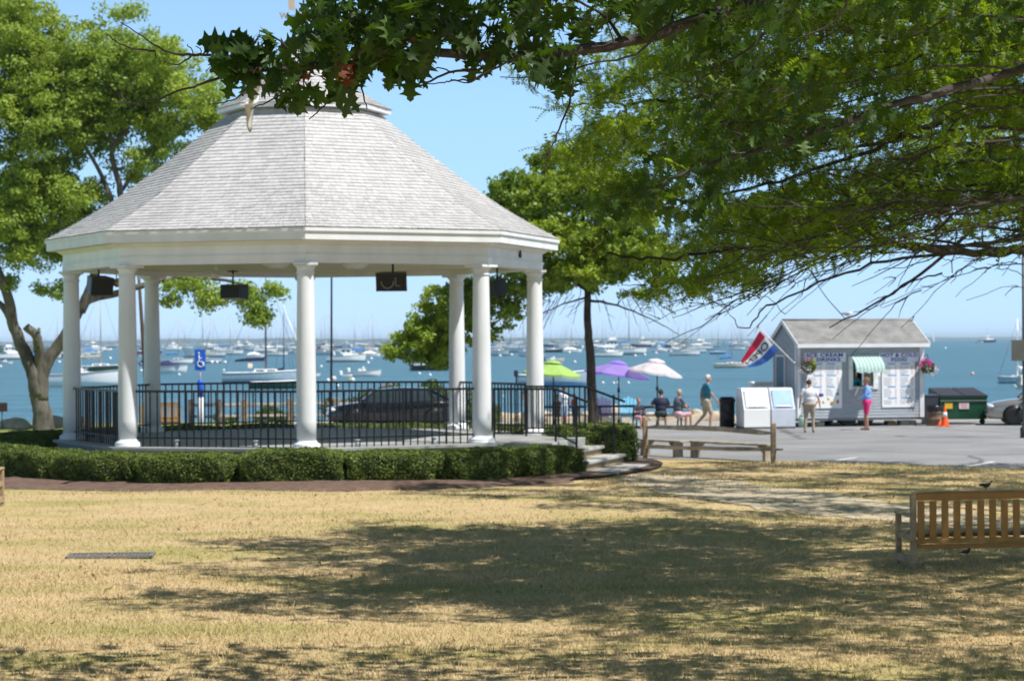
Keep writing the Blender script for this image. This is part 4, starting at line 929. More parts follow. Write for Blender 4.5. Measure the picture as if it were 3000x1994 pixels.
# dumpster
t = thing('dumpster', 'dark green dumpster with black lids right of the kiosk', 'dumpster', GP(2752, 76.6), R(7)); G1 = cm('dumpster_green', (.012, .085, .038), .45, var=.35, scale=2)
w = 1.72; D = 1.25
mb = MB(); pl_ = [(0, .18), (-.06, .98), (.0, 1.02), (D, 1.22), (D, .18)]; mb.prism(pl_, 'x', 0, w); mb.build('body', G1, t)
mb = MB(); mb.box((w/2, -.07, .98), (w+.04, .06, .07)); mb.box((w/2, -.05, .80), (w+.02, .04, .05)); mb.build('rim', G1, t)
mb = MB(); mb.box((w/2, -.078, .84), (w-.02, .02, .02)); mb.build('front_strip', cm('scuffed_green', (.30, .36, .32)), t)
for i in range(2):
    mb = MB(); secs = []
    for k in range(13):
        x = i*w/2+.02+(w/2-.04)*k/12; e = .018*(k % 2); secs.append([(x, -.12, 1.03+e), (x, D*.5, 1.16+e), (x, D+.02, 1.26+e), (x, D+.02, 1.22+e), (x, -.12, .99+e)])
    mb.loft(secs, closed=True, smooth=False, cap=True); mb.build('lid', cm('black_lid', (.055, .05, .06), .4), t)
mb = MB(); mb.box((.32, -.050, .68), (.28, .012, .24)); mb.build('yellow_label', cm('yellow_label', (.75, .50, .03)), t)
mb = MB(); mb.box((.88, -.050, .68), (.36, .012, .26)); lb = mb.build('white_label', cm('pinkish_label', (.75, .66, .68)), t)
mb = MB(); [mb.box((.88, -.058, .75-i*.05), (.26-.05*(i % 2), .004, .02)) for i in range(4)]; mb.build('label_lines', REDL, lb)
for x in (.15, w-.12): wheel(t, (x, .12, .10), .10, .06)
for x in (.15, w-.12): mb = MB(); mb.box((x, .12, .17), (.10, .10, .10)); mb.build('caster', M['black'], t)
t = thing('propane_tank', 'pale green gas bottle under the left end of the kiosk', 'gas bottle', kp(.16, -.10, 0))
mb = MB(); mb.lathe([(.10, 0), (.13, .02), (.15, .08), (.15, .28), (.12, .36), (.05, .39)], n=20); mb.build('bottle', cm('pale_green_enamel', (.30, .42, .36), .4), t); mb = MB(); mb.lathe([(.09, .37), (.09, .45)], n=16); mb.build('collar', cm('pale_green_enamel', (.30, .42, .36)), t)

# handicapped parking sign
p = GP(587, 72); t = thing('parking_sign', 'blue wheelchair parking sign on a post with a blue and white sleeve', 'sign', p)
BL = cm('sign_blue', (.015, .12, .62), .45); k = 72/F
mb = MB(); mb.tube([(0, .03, 0), (0, .03, 2.7)], .022, 8); mb.build('post', M['steel'], t)
z0 = W(587, 1085, 72).z-Z0; z1 = W(587, 1023, 72).z-Z0
mb = MB(); mb.box((0, 0, (z0+z1)/2), (.36, .012, z1-z0), bev=.004); sg = mb.build('sign_panel', BL, t)
mb = MB(); zc = (z0+z1)/2; y = -.014; wh = [(.02+.105*math.cos(a), y, zc-.12+.105*math.sin(a)) for a in np.linspace(PI*.75, PI*2.15, 18)]
mb.tube(wh, .016, 6); mb.tube([(-.03, y, zc+.16), (-.03, y, zc-.05), (.075, y, zc-.06), (.115, y, zc-.19), (.15, y, zc-.18)], .018, 6); mb.tube([(-.03, y, zc+.06), (.06, y, zc+.06)], .014, 6); mb.ell((-.035, y, zc+.225), (.034, .012, .034)); mb.build('wheelchair_symbol', M['white'], sg)
zs = [W(587, q, 72).z-Z0 for q in (1214, 1163, 1117)]
mb = MB(); mb.lathe([(.10, zs[0]-.55), (.10, zs[1])], (0, .03, 0), 18); mb.build('white_sleeve', M['white'], t)
mb = MB(); mb.lathe([(.102, zs[1]), (.102, zs[2]), (.06, zs[2]+.06)], (0, .03, 0), 18); mb.build('blue_sleeve', cm('sleeve_blue', (.03, .12, .70), .45), t)
# thin dark poles on the shore behind the bandstand
t = thing('flagpole', 'tall thin dark pole on the shore behind the bandstand centre', 'pole', GP(970, 80)); mb = MB(); mb.tube([(0, 0, 0), (.08, 0, 9)], [.045, .03], 8); mb.ell((.08, 0, 9.03), (.06, .06, .06)); mb.build('pole', cm('dark_navy_pole', (.035, .04, .07), .5), t)
mb = MB(); mb.lathe([(.14, 0), (.14, .05), (.07, .12)], n=14); mb.build('pole_base', M['steel'], t)
a = GP(434, 80.5); b = W(405, 780, 80.5); t = thing('leaning_spar', 'slim brown leaning spar between the two left columns', 'pole', a); d = b-a
mb = MB(); mb.tube([(0, 0, 0), d*.5, d*1.25], [.075, .07, .05], 10); mb.build('spar', cm('varnished_spar', (.10, .06, .04), .4), t); mb = MB(); mb.tube([d*.02+Vector((.1, 0, 0)), d*1.2+Vector((.03, 0, 0))], .012, 6); mb.build('halyard', M['black'], t)
t = thing('notice_post', 'small brown notice board on a post by the shore at the left edge', 'sign', GP(6, 78)); mb = MB(); mb.tube([(0, 0, 0), (0, 0, .8)], .03, 8); mb.build('post', M['steel'], t); mb = MB(); mb.box((.03, -.04, .78), (.34, .03, .32), bev=.01); mb.build('board', cm('red_brown_board', (.22, .10, .08)), t)
# lamp post with the back of a sign at the right edge
q = GP(3000, 66); t = thing('lamp_post', 'dark lamp post with the back of a grey sign at the right edge', 'lamp post', q)
mb = MB(); mb.lathe([(.12, 0), (.12, .3), (.06, .36), (.045, 1.5), (.04, 6.1)], n=14); mb.build('post', cm('dark_olive_metal', (.05, .055, .05), .5), t)
zz = W(2985, 1026, 66).z-Z0; mb = MB(); mb.box((-.10, -.05, zz), (.56, .015, .63), bev=.003); mb.build('sign_panel', cm('sign_back', (.13, .125, .105), .5), t)
zz = W(2985, 697, 66).z-Z0; mb = MB(); mb.tube([(0, 0, 6.0), (-.05, 0, zz+.1), (-.12, -.05, zz+.12)], .03, 8); mb.build('arm', cm('dark_olive_metal', (.05, .055, .05)), t); mb = MB(); mb.lathe([(.20, -.05), (.19, .0), (.12, .09), (.03, .14)], (-.15, -.05, zz), 18); mb.build('lamp_head', cm('dark_blue_metal', (.03, .04, .06), .4), t)
# drain grate
q = G(325, 1630); t = thing('drain_grate', 'flat grey metal drain grate in the dry lawn', 'drain grate', (q.x, q.y, gz(q.x, q.y)+bumps(q.x, q.y)+.012), R(4)); gm = cm('grey_grate', (.20, .19, .18), .6)
mb = MB(); [mb.box((0, y, .01), (1.16, .04, .03)) for y in (-.25, .25)]; [mb.box((x, 0, .01), (.04, .54, .028)) for x in (-.56, .56, 0)]; mb.build('frame', gm, t)
mb = MB(); [mb.box((x, 0, .008), (.022, .47, .02)) for x in np.linspace(-.52, .52, 22) if abs(x) > .03]; mb.build('grate_bars', gm, t)
mb = MB(); mb.box((0, 0, -.03), (1.1, .5, .03)); mb.build('drain_pit', cm('dark_pit', (.02, .02, .02)), t)

# cars -------------------------------------------------------------------------
def car(name, label, loc, rz, paint, L_=4.65, Wd=1.8, H=1.44):
    t = thing(name, label, 'car', loc, rz)
    # local: x forward (front = +x), side profile
    hw = Wd/2; X = [-L_/2, -L_/2+.05, -L_/2+.25, -1.25, -1.0, -.3, .5, .95, 1.5, 2.0, L_/2-.08, L_/2]
    top = [.72, .90, .98, .98, .96, .94, .92, .92, .86, .78, .66, .52]; bot = [.42, .30, .24, .22, .2, .2, .2, .2, .2, .22, .26, .36]
    wd = [.78, .86, .93, .98, 1, 1, 1, 1, .98, .94, .84, .70]; secs = []
    for x, a, b_, w_ in zip(X, top, bot, wd):
        w2 = hw*w_; half = [(0, b_), (w2*.86, b_), (w2*.97, b_+.10), (w2, (a+b_)/2+.04), (w2*.965, a-.10), (w2*.88, a-.015), (w2*.4, a+.015), (0, a+.02)]
        ring = [(x, -y, z) for y, z in half]+[(x, y, z) for y, z in half[::-1][1:-1]]
        secs.append(ring)
    mb = MB(); mb.loft(secs, closed=True, cap=True); body = mb.build('body', paint, t)
    # greenhouse (glass) and roof
    gx = [-2.0, -1.62, -1.22, -.7, -.15, .3, .7, 1.12]; gt = [.97, 1.20, 1.36, H-.01, H, H-.04, 1.30, .94]; gs = []
    for x, z in zip(gx, gt):
        f = (z-.92)/(H-.92); w2 = hw*(.88-.20*max(0, f)); gs.append([(x, -hw*.90, .90), (x, -(hw*.90*(1-.5)+w2*.5), (.90+z)/2), (x, -w2, z-.02), (x, -w2*.7, z+.01), (x, 0, z+.02), (x, w2*.7, z+.01), (x, w2, z-.02), (x, (hw*.90*.5+w2*.5), (.90+z)/2), (x, hw*.90, .90)])
    mb = MB(); mb.loft(gs); mb.build('window_glass', M.setdefault('carglass', mat('tinted_car_glass', (.03, .045, .05), .06, spec=.9)), t)
    rs = []
    for x, z in zip(gx[2:7], gt[2:7]):
        f = (z-.92)/(H-.92); w2 = hw*(.88-.20*max(0, f))+.012; rs.append([(x, -w2, z-.05), (x, -w2*.97, z+.01), (x, -w2*.6, z+.035), (x, 0, z+.045), (x, w2*.6, z+.035), (x, w2*.97, z+.01), (x, w2, z-.05)])
    mb = MB(); mb.loft(rs); rf = mb.build('roof', paint, t)
    for s in (-1, 1):
        mb = MB()
        for x0, z0, x1, z1 in ((-2.04, .95, -1.24, 1.36), (-.42, .93, -.45, H), (.70, 1.31, 1.16, .93), (-1.4, .94, -1.2, 1.36)):
            f1 = (z1-.92)/(H-.92); f0 = (z0-.92)/(H-.92); mb.bar((x0, s*hw*(.90-.2*max(0, f0)), z0), (x1, s*hw*(.90-.2*max(0, f1)), z1), .05, .06)
        mb.build('pillar', paint, t)
        mb = MB(); mb.ell((.98, s*(hw+.06), .98), (.07, .09, .06)); mb.build('mirror', paint, t)
        mb = MB(); mb.ell((L_/2-.17, s*hw*.72, .66), (.14, .20, .07)); mb.build('headlight', cm('clear_lamp', (.7, .72, .75), .1), t)
        mb = MB(); mb.ell((-L_/2+.13, s*hw*.73, .80), (.14, .20, .09)); mb.build('taillight', cm('red_lamp', (.55, .02, .03), .2), t)
        for x in (-1.38, 1.40):
            mb = MB(); Mx = Matrix.Rotation(PI/2, 3, 'X'); mb.lathe([(.37, 0), (.36, .02)], (x, s*(hw-.0), .34) if s > 0 else (x, -hw-.0, .34), 24, M=Mx); mb.build('wheel_arch', M['black'], t)
            wheel(t, (x, s*(hw-.09), .32), .32, .21, spokes=6)
        for x0, x1 in ((-1.0, -.28), (-.24, .85)):
            mb = MB(); mb.bar((x0+.1, s*(hw+.004), .80), (x0+.25, s*(hw+.004), .80), .02, .02); mb.build('door_handle', paint, t)
            mb = MB(); mb.bar((x1, s*(hw*.995), .30), (x1, s*(hw*.985), .86), .008, .008); mb.build('door_seam', M['black'], t)
    return t
bk = mat('black_car_paint', (.008, .008, .012), .18, coat=1.0, spec=.6); sv_ = mat('pale_bronze_car_paint', (.38, .36, .34), .28, metal=.55, coat=1.0)
p = GP(1150, 77.0, Z0+.006); car('parked_car', 'black sedan parked behind the bandstand railing', p, R(180+8), bk, H=1.38)
p = GP(3032, 76.0, Z0+.006); p.x += .62; car('parked_car', 'pale silver car cut off by the right edge of the picture', p, R(180-9), sv_)

# picnic tables, patio umbrellas, deck chairs --------------------------------------------------
def picnic(loc, rz, label):
    t = thing('picnic_table', label, 'picnic table', loc, rz, 'black picnic tables by the water')
    mb = MB(); mb.box((0, 0, .745), (1.8, .75, .035), bev=.01); mb.box((0, -.37, .715), (1.8, .02, .05)); mb.box((0, .37, .715), (1.8, .02, .05)); mb.build('tabletop', M['black'], t)
    for s in (-1, 1): mb = MB(); mb.box((0, s*.72, .44), (1.8, .26, .03), bev=.01); mb.build('bench_seat', M['black'], t)
    for x in (-.62, .62):
        mb = MB(); mb.bar((x, -.30, .72), (x, -.60, 0), .05, .05); mb.bar((x, .30, .72), (x, .60, 0), .05, .05); mb.bar((x, -.75, .41), (x, .75, .41), .04, .04); mb.build('leg_frame', M['black'], t)
    return t
def umbrella(px, Y, ptop, pedge, rad, tilt, m, label, trim=None):
    top = W(px, ptop, Y); b = Vector((top.x, Y, Z0)); t = thing('patio_umbrella', label, 'umbrella', b, 0, 'patio umbrellas over the picnic tables'); H = top.z-Z0; drop = .42
    mb = MB(); mb.tube([(0, 0, .2), (0, 0, H-.05)], .024, 10); mb.lathe([(.05, H-1.05), (.05, H-.92)], n=10); mb.build('pole', M['black'], t)
    mb = MB(); mb.lathe([(.25, .0), (.24, .06), (.06, .10), (.04, .25)], n=20); mb.build('base', M['black'], t)
    Mt = Matrix.Rotation(tilt, 3, 'Y'); n = 8; secs = []; c = Vector((0, 0, H))
    for i in range(7):
        f = i/6; ring = []
        for k in range(n*4):
            a = 2*PI*k/(n*4)+.3; q = abs(math.sin(k*PI/4)); rr_ = rad*f*(1-.06*q*f); z = -drop*(f**1.15)-.03*q*f
            ring.append(c+Mt @ Vector((rr_*math.cos(a), rr_*math.sin(a), z)))
        secs.append(ring)
    secs.append([p_+Vector((0, 0, -.07)) for p_ in secs[-1]])
    mb = MB(); mb.loft(secs, closed=True, smooth=False); cn = mb.build('canopy', m, t)
    mb = MB(); mb.loft([[c+Mt @ Vector((r_*math.cos(a), r_*math.sin(a), z)) for a in np.linspace(0, 2*PI, 16, endpoint=False)] for r_, z in ((.01, .06), (.2, .02), (.32, -.045))], closed=True); mb.build('vent_cap', m, cn)
    mb = MB()
    for k in range(n): a = 2*PI*k/n+.3; mb.tube([c+Mt @ Vector((0, 0, -.45)), c+Mt @ Vector((rad*.5*math.cos(a), rad*.5*math.sin(a), -.23))], .008, 4)
    mb.build('ribs', M['black'], t)
    if trim:
        mb = MB(); r = random.Random(4)
        for i in range(26): f = r.uniform(.6, .98); a = r.uniform(0, 2*PI); mb.ell(c+Mt @ Vector((rad*f*.97*math.cos(a), rad*f*.97*math.sin(a), -drop*f**1.15+.0)), (.028, .028, .010), nu=6, nv=4)
        mb.build('printed_flowers', trim, cn)
umbrella(1621, 76.2, 1059, 1091, 1.08, R(5), cm('lime_canvas', (.36, .56, .14), .7, trans=.10), 'lime green patio umbrella nearest the bandstand')
umbrella(1812, 76.5, 1060, 1098, 1.22, R(8), cm('lilac_canvas', (.45, .32, .78), .7, trans=.45), 'lilac purple patio umbrella, middle one of three')
umbrella(1925, 75.6, 1055, 1096, 1.0, R(9), cm('white_canvas', (.80, .76, .77), .7, trans=.4), 'white patio umbrella with small pink flowers, nearest the kiosk', cm('pink_print', (.70, .30, .42)))
picnic(GP(1640, 76.2), R(4), 'black picnic table under the lime green umbrella'); picnic(GP(1808, 76.5), R(3), 'black picnic table under the purple umbrella'); picnic(GP(1938, 75.4), R(2), 'black picnic table under the white umbrella')
def adirondack(px, Y, rz, m, label):
    t = thing('adirondack_chair', label, 'chair', GP(px, Y), rz, 'adirondack chairs at the waterside')
    for i in range(5):
        x = (i-2)*.115; Mx = Matrix.Rotation(R(22), 3, 'X'); h = .72-.05*abs(i-2); mb = MB(); mb.box(Vector((x*(1.1), .30, .32+h/2)), (.105, .02, h), 0, Mx, bev=.01); mb.build('back_slat', m, t)
    mb = MB(); mb.box((0, -.05, .33), (.56, .55, .025), 0, Matrix.Rotation(R(12), 3, 'X')); mb.build('seat', m, t)
    for s in (-1, 1):
        mb = MB(); mb.box((s*.33, -.05, .58), (.12, .70, .025), bev=.01); mb.build('armrest', m, t)
        mb = MB(); mb.box((s*.31, -.32, .28), (.03, .09, .57)); mb.build('front_leg', m, t); mb = MB(); mb.bar((s*.29, -.30, .34), (s*.29, .55, .05), .03, .1); mb.build('side_rail', m, t)
adirondack(1842, 78.2, R(170), cm('sky_blue_plastic', (.22, .62, .80), .45), 'light blue adirondack chair beside the seated child'); adirondack(1763, 78.0, R(185), cm('pale_grey_plastic', (.66, .66, .68), .45), 'pale grey adirondack chair right of the oak trunk')
# low metal guard rail by the tables
# shore rocks --------------------------------------------------------------------
def rock(loc, s, seed, label):
    r = np.random.default_rng(seed); bm = bmesh.new(); bmesh.ops.create_icosphere(bm, subdivisions=3, radius=1)
    pl_ = [(Vector(r.normal(0, 1, 3)).normalized(), r.uniform(.62, .92)) for _ in range(12)]
    for v in bm.verts:
        for n_, d_ in pl_:
            q = v.co.dot(n_)
            if q > d_: v.co -= n_*(q-d_)*.9
        v.co = Vector((v.co.x*s[0], v.co.y*s[1], v.co.z*s[2]))
    me = bpy.data.meshes.new('shore_boulder'); bm.to_mesh(me); bm.free(); me.materials.append(M['rock']); o = bpy.data.objects.new('shore_boulder', me); C.objects.link(o); o.location = loc
    tag(o, label, 'rock', 'boulders along the shore'); return o
r = random.Random(11)
spots = [(1410+i*42+r.uniform(-12, 12), 82+r.uniform(-.4, .5)) for i in range(17)]
desc = 'pale tan boulder in the low row of rocks along the water behind the tables'
for i, (px, Y) in enumerate(spots):
    q = GP(px, Y); s = (r.uniform(.3, .6), r.uniform(.3, .5), r.uniform(.28, .45)); rock((q.x, q.y, Z0+.03), s, i, desc)
for i, (px, Y, s) in enumerate(((1550, 80.5, (.32, .3, .52)), (1745+55, 81.5, (.62, .45, .62)), (1600, 81, (.3, .3, .5)), (2060, 81.6, (.9, .5, .38)), (2120, 82, (.7, .5, .4)), (2440, 82, (.6, .5, .35)), (2560, 82, (.6, .5, .3)), (2920, 82, (.8, .5, .26)), (2960, 82.2, (.7, .5, .24)), (40, 78.5, (.75, .5, .36)), (165, 80, (.7, .5, .4)), (240, 80.5, (.5, .4, .3)))):
    q = GP(px, Y); lab = ['upright pale rock seen through the bandstand railing', 'large tan boulder under the purple umbrella', 'tall narrow rock near the white shirted woman', 'long low boulder behind the walking man', 'wide boulder behind the black trash barrel', 'flat boulder behind the kiosk wheels', 'flat boulder seen under the right half of the kiosk', 'low pale rocks right of the dumpster', 'low pale rock in front of the silver car', 'pale rock by the notice post at the left edge', 'pale boulder right of the leaning tree trunk', 'pale boulder left of the leftmost column'][i]
    rock((q.x, q.y, Z0+.04), s, 50+i, lab)
# rose bushes behind the black car
def bush(px, Y, w, h, seed, label, fl_=True):
    q = GP(px, Y); t = thing('rose_bush', label, 'bush', q, 0, 'rose bushes by the shore'); r = np.random.default_rng(seed)
    def cloud(n, s, m, name, k=1.0):
        p = r.normal(0, 1, (n, 3)); p /= np.linalg.norm(p, axis=1)[:, None]; p *= (r.uniform(.25, 1, (n, 1))**.45)*np.array([w/2, w/3, h/2])*k; p[:, 2] += h*.5
        p += .12*np.sin(p[:, [1, 2, 0]]*5+seed); nn = r.normal(0, 1, (n, 3)); a = np.cross(nn, r.normal(0, 1, (n, 3))); a /= np.linalg.norm(a, axis=1)[:, None]; b = np.cross(nn, a); b /= np.linalg.norm(b, axis=1)[:, None]
        v = np.stack([p-a*s, p+b*s*.6, p+a*s, p-b*s*.6], 1).reshape(-1, 3); mesh_np(name, v, np.arange(n*4).reshape(-1, 4), m, t)
    cloud(int(1500*w*h), .05, M['leafshrub'], 'foliage'); 
    if fl_: cloud(int(26*w), .07, cm('orange_rosehip', (.75, .22, .08)), 'blossoms', 1.03); cloud(int(12*w), .07, PINK, 'blossoms', 1.03)
    mb = MB(); [mb.tube([(r.uniform(-.1, .1), 0, 0), (r.uniform(-w*.3, w*.3), r.uniform(-.2, .2), h*.7)], .015, 5) for _ in range(6)]; mb.build('stems', M['twigl'], t)
for i, (px, Y, w, h, lab) in enumerate(((1010, 80.6, 1.7, 1.0, 'green rose bush with orange hips in front of the black car bonnet'), (1130, 80.9, 2.0, 1.45, 'rose bush with orange hips behind the windscreen of the black car'), (1250, 80.8, 2.0, 1.55, 'tall green rose bush behind the roof of the black car'), (1350, 80.5, 1.5, 1.3, 'green bush behind the back right column'), (800, 80.8, 1.6, .62, 'low green bush at the foot of the shore fence'), (1440, 80.6, .8, .9, 'small green bush behind the right railing'), (670, 80.9, 1.0, .45, 'low tuft of green leaves left of the shore fence post'))): bush(px, Y, w, h, i+5, lab, i < 3)
# ================================================================== people and birds
def cap_prims_mesh(prims, seg=12):
    mb = MB()
    for p in prims:
        if p[0] == 'c':
            _, a, b, ra, rb, key = p; a = Vector(a); b = Vector(b); d = (b-a); L_ = d.length; d.normalize()
            pts = []; rs = []
            for k in range(5): t = k/4*PI/2; pts.append(a-d*ra*math.cos(t)); rs.append(max(.0008, ra*math.sin(t)))
            for k in range(5): t = k/4*PI/2; pts.append(b+d*rb*math.sin(t)); rs.append(max(.0008, rb*math.cos(t)))
            mb.tube(pts, rs, seg)
        else:
            _, c, r_, rot, key = p; mb.ell(c, r_, nu=16, nv=10, M=rot)
    return mb
def figure(name, prims, extras, mats, parent, voxel=.017):
    mb = cap_prims_mesh(prims); me = bpy.data.meshes.new('tmp'); me.from_pydata(mb.v, [], mb.f); o = bpy.data.objects.new('tmp', me); C.objects.link(o)
    rm = o.modifiers.new('r', 'REMESH'); rm.mode = 'VOXEL'; rm.voxel_size = voxel; sm = o.modifiers.new('s', 'SMOOTH'); sm.iterations = 4; sm.factor = .5
    dg = bpy.context.evaluated_depsgraph_get(); out = bpy.data.meshes.new_from_object(o.evaluated_get(dg)); bpy.data.objects.remove(o); bpy.data.meshes.remove(me)
    n = len(out.vertices); co = np.empty(n*3); out.vertices.foreach_get('co', co); co = co.reshape(-1, 3)
    V = [tuple(c) for c in co]; Fc = [list(p.vertices) for p in out.polygons]; cen = np.array([co[f].mean(0) for f in Fc]); D = []
    for p in prims:
        if p[0] == 'c':
            a = np.array(p[1]); b = np.array(p[2]); d = b-a; t = np.clip(((cen-a)@d)/max(1e-9, d@d), 0, 1); q = a+t[:, None]*d; D.append(np.linalg.norm(cen-q, axis=1)-(p[3]+(p[4]-p[3])*t))
        else:
            Rm = np.array(p[3]) if p[3] else np.eye(3); l = (cen-np.array(p[1]))@Rm; k = np.linalg.norm(l/np.array(p[2]), axis=1); D.append((k-1)*min(p[2]))
    keys = list(mats); mi = [keys.index(prims[i][-1]) for i in np.argmin(np.array(D), 0)]
    ex = cap_prims_mesh(extras, 6); b = len(V); V += ex.v; cnt = 0
    for p in extras:
        nf = (9*6+2) if p[0] == 'c' else 16*10
        for f in ex.f[cnt:cnt+nf]: Fc.append([b+i for i in f]); mi.append(keys.index(p[-1]))
        cnt += nf
    bpy.data.meshes.remove(out); me = bpy.data.meshes.new(name); me.from_pydata([tuple(v) for v in V], [], Fc)
    for k in keys: me.materials.append(mats[k])
    me.polygons.foreach_set('material_index', mi); me.polygons.foreach_set('use_smooth', [True]*len(Fc)); me.update()
    o = bpy.data.objects.new(name, me); C.objects.link(o); o.parent = parent; return o
def person(label, loc, rz, sc=1.0, pose=None, shirt=(.5, .5, .5), pants=(.3, .3, .3), hair=(.1, .06, .03), skin=(.55, .32, .22), sleeve='short', legs='long', fem=False, stout=1.0, shoes=(.05, .05, .05), hairlen=0, seated=False):
    t = thing('person', label, 'person', loc, rz); J = dict(hip=(0, 0, .93), chest=(0, 0, 1.27), neck=(0, 0, 1.47), head=(0, .02, 1.62), shL=(-.18, 0, 1.41), shR=(.18, 0, 1.41), elL=(-.23, -.02, 1.13), elR=(.23, -.02, 1.13), wrL=(-.25, .06, .88), wrR=(.25, .06, .88),
        hL=(-.09, 0, .90), hR=(.09, 0, .90), kL=(-.10, .02, .49), kR=(.10, .02, .49), aL=(-.105, -.01, .085), aR=(.105, -.01, .085), yaw=0)
    if pose: J.update(pose)
    J = {k: (Vector(v)*sc if k != 'yaw' else v) for k, v in J.items()}
    s = sc; sw = 1.0*stout; up = (J['neck']-J['hip']).normalized(); sd = (J['shR']-J['shL']).normalized(); fw = up.cross(sd)*-1; fw.normalize(); sd = fw.cross(up)
    Rt = Matrix((sd, fw, up)).transposed()
    prims = [('e', J['hip']+up*.34*s, (.165*s*sw*(0.93 if fem else 1), .115*s*sw, .20*s), Rt, 'shirt'), ('e', J['hip']+up*.17*s, (.145*s*sw, .115*s*sw, .17*s), Rt, 'shirt'), ('e', J['hip']+up*.0*s, (.165*s*sw*(1.06 if fem else 1), .125*s*sw, .12*s), Rt, 'pants'),
             ('c', J['shL'], J['shR'], .055*s, .055*s, 'shirt'), ('c', J['neck']-up*.06*s, J['head']-Vector((0, 0, .06*s)), .055*s, .05*s, 'skin')]
    if fem: prims += [('e', J['hip']+up*.33*s+fw*.085*s+sd*.06*s*q, (.06*s, .06*s, .06*s), Rt, 'shirt') for q in (-1, 1)]
    for q in 'LR':
        sh, el, wr = J['sh'+q], J['el'+q], J['wr'+q]; sl = 'shirt' if sleeve != 'none' else 'skin'
        if sleeve == 'long': prims += [('c', sh, el, .056*s, .048*s, 'shirt'), ('c', el, wr, .046*s, .036*s, 'shirt')]
        else:
            m_ = sh.lerp(el, .62); prims += [('c', sh, m_, .060*s, .058*s, sl), ('c', m_, el, .044*s, .038*s, 'skin'), ('c', el, wr, .038*s, .027*s, 'skin')]
        d = (wr-el).normalized(); prims += [('c', wr, wr+d*.065*s, .029*s, .030*s, 'skin')]
        h, k, a = J['h'+q], J['k'+q], J['a'+q]
        if legs == 'long': prims += [('c', h, k, .092*s*sw, .062*s, 'pants'), ('c', k, a, .060*s, .050*s, 'pants')]
        else:
            m_ = h.lerp(k, .80); prims += [('c', h, m_, .096*s*sw, .080*s, 'pants'), ('c', m_, k, .058*s, .054*s, 'skin'), ('c', k, k.lerp(a, .35), .052*s, .055*s, 'skin'), ('c', k.lerp(a, .35), a, .055*s, .034*s, 'skin')]
        f_ = Matrix.Rotation(J['yaw'], 3, 'Z') @ Vector((0, 1, 0)); f2 = J.get('f'+q)
        f_ = Vector(f2).normalized() if f2 else f_
        prims += [('c', a+Vector((0, 0, -.045*s))-f_*.04*s, a+Vector((0, 0, -.052*s))+f_*.15*s, .038*s, .032*s, 'shoes')]
    Hd = Matrix.Rotation(J['yaw'], 3, 'Z'); hc = J['head']
    prims += [('e', hc+Hd @ Vector((0, -.005, .025))*s, (.075*s, .094*s, .098*s), Hd, 'skin'), ('e', hc+Hd @ Vector((0, .03, -.045))*s, (.055*s, .062*s, .065*s), Hd, 'skin'), ('c', hc+Hd @ Vector((0, .085, .01))*s, hc+Hd @ Vector((0, .104, -.022))*s, .010*s, .015*s, 'skin')]
    ext = []
    for q in (-1, 1):
        ext.append(('e', hc+Hd @ Vector((q*.030, .085, .012))*s, (.011*s, .008*s, .008*s), Hd, 'eyes')); ext.append(('e', hc+Hd @ Vector((q*.076, .0, -.005))*s, (.010*s, .020*s, .03*s), Hd, 'skin'))
    ext.append(('c', hc+Hd @ Vector((-.02, .088, -.055))*s, hc+Hd @ Vector((.02, .088, -.055))*s, .006*s, .006*s, 'lips'))
    for q in 'LR':
        wr, el = J['wr'+q], J['el'+q]; d = (wr-el).normalized(); sx = 1 if q == 'R' else -1
        side = d.cross(Vector((sx, 0, 0))); side = side.normalized() if side.length > .1 else Vector((0, 1, 0)); pn = d.cross(side)
        base = wr+d*.075*s
        for i, ln in enumerate((.062, .075, .070, .055)):
            o_ = side*(.026-.0175*i)*s; m_ = base+o_+d*ln*.5*s; ext += [('c', base+o_, m_, .0095*s, .009*s, 'skin'), ('c', m_, m_+(d*.8+pn*.5*sx)*ln*.5*s, .009*s, .007*s, 'skin')]
        ext.append(('c', wr+d*.02*s+side*.022*s, wr+d*.055*s+side*.055*s, .012*s, .009*s, 'skin'))
    ky = lambda nm, c, **k: cm(nm+'_%02d%02d%02d' % tuple(int(99*x) for x in c), c, .75, scale=9, var=.22, **k)
    mats = dict(shirt=ky('cloth', shirt, bump=.3, bscale=18), pants=ky('cloth', pants, bump=.3, bscale=18), skin=ky('skin', skin), shoes=ky('shoe', shoes), eyes=cm('eye_dark', (.02, .015, .01), .3), lips=cm('lips', (.42, .16, .14)))
    figure('body', prims, ext, mats, t)
    # hair
    mb = MB(); nu, nv = 20, 12; vs = []; 
    for i in range(nv+1):
        th = PI*i/nv
        for k in range(nu):
            a = 2*PI*k/nu; x = math.sin(th)*math.cos(a); y = math.sin(th)*math.sin(a); z = math.cos(th); j = 1+.03*math.sin(k*2.3+i*1.7)
            vs.append(hc+Hd @ Vector((x*.084*j, y*.103*j-.012, z*.104*j+.032))*s)
    fs = []
    for i in range(nv):
        for k in range(nu):
            a = 2*PI*(k+.5)/nu; th = PI*(i+.5)/nv; y = math.sin(th)*math.sin(a); z = math.cos(th)
            low = -.45-hairlen*.3
            if z < low or (y > .35 and z < .42) or (y > .0 and z < .0): continue
            k2 = (k+1) % nu; fs.append((i*nu+k, i*nu+k2, (i+1)*nu+k2, (i+1)*nu+k))
    mb.add(vs, fs, 0, True)
    if hairlen: mb.ell(hc+Hd @ Vector((0, -.075, -.09))*s, (.075*s, .04*s, .11*s*hairlen))
    mb.build('hair', ky('hair', hair, bump=.5, bscale=60), t)
    return t
def GQ(px, Y, z=0): q = GP(px, Y); q.z = Z0+.008+z; return q
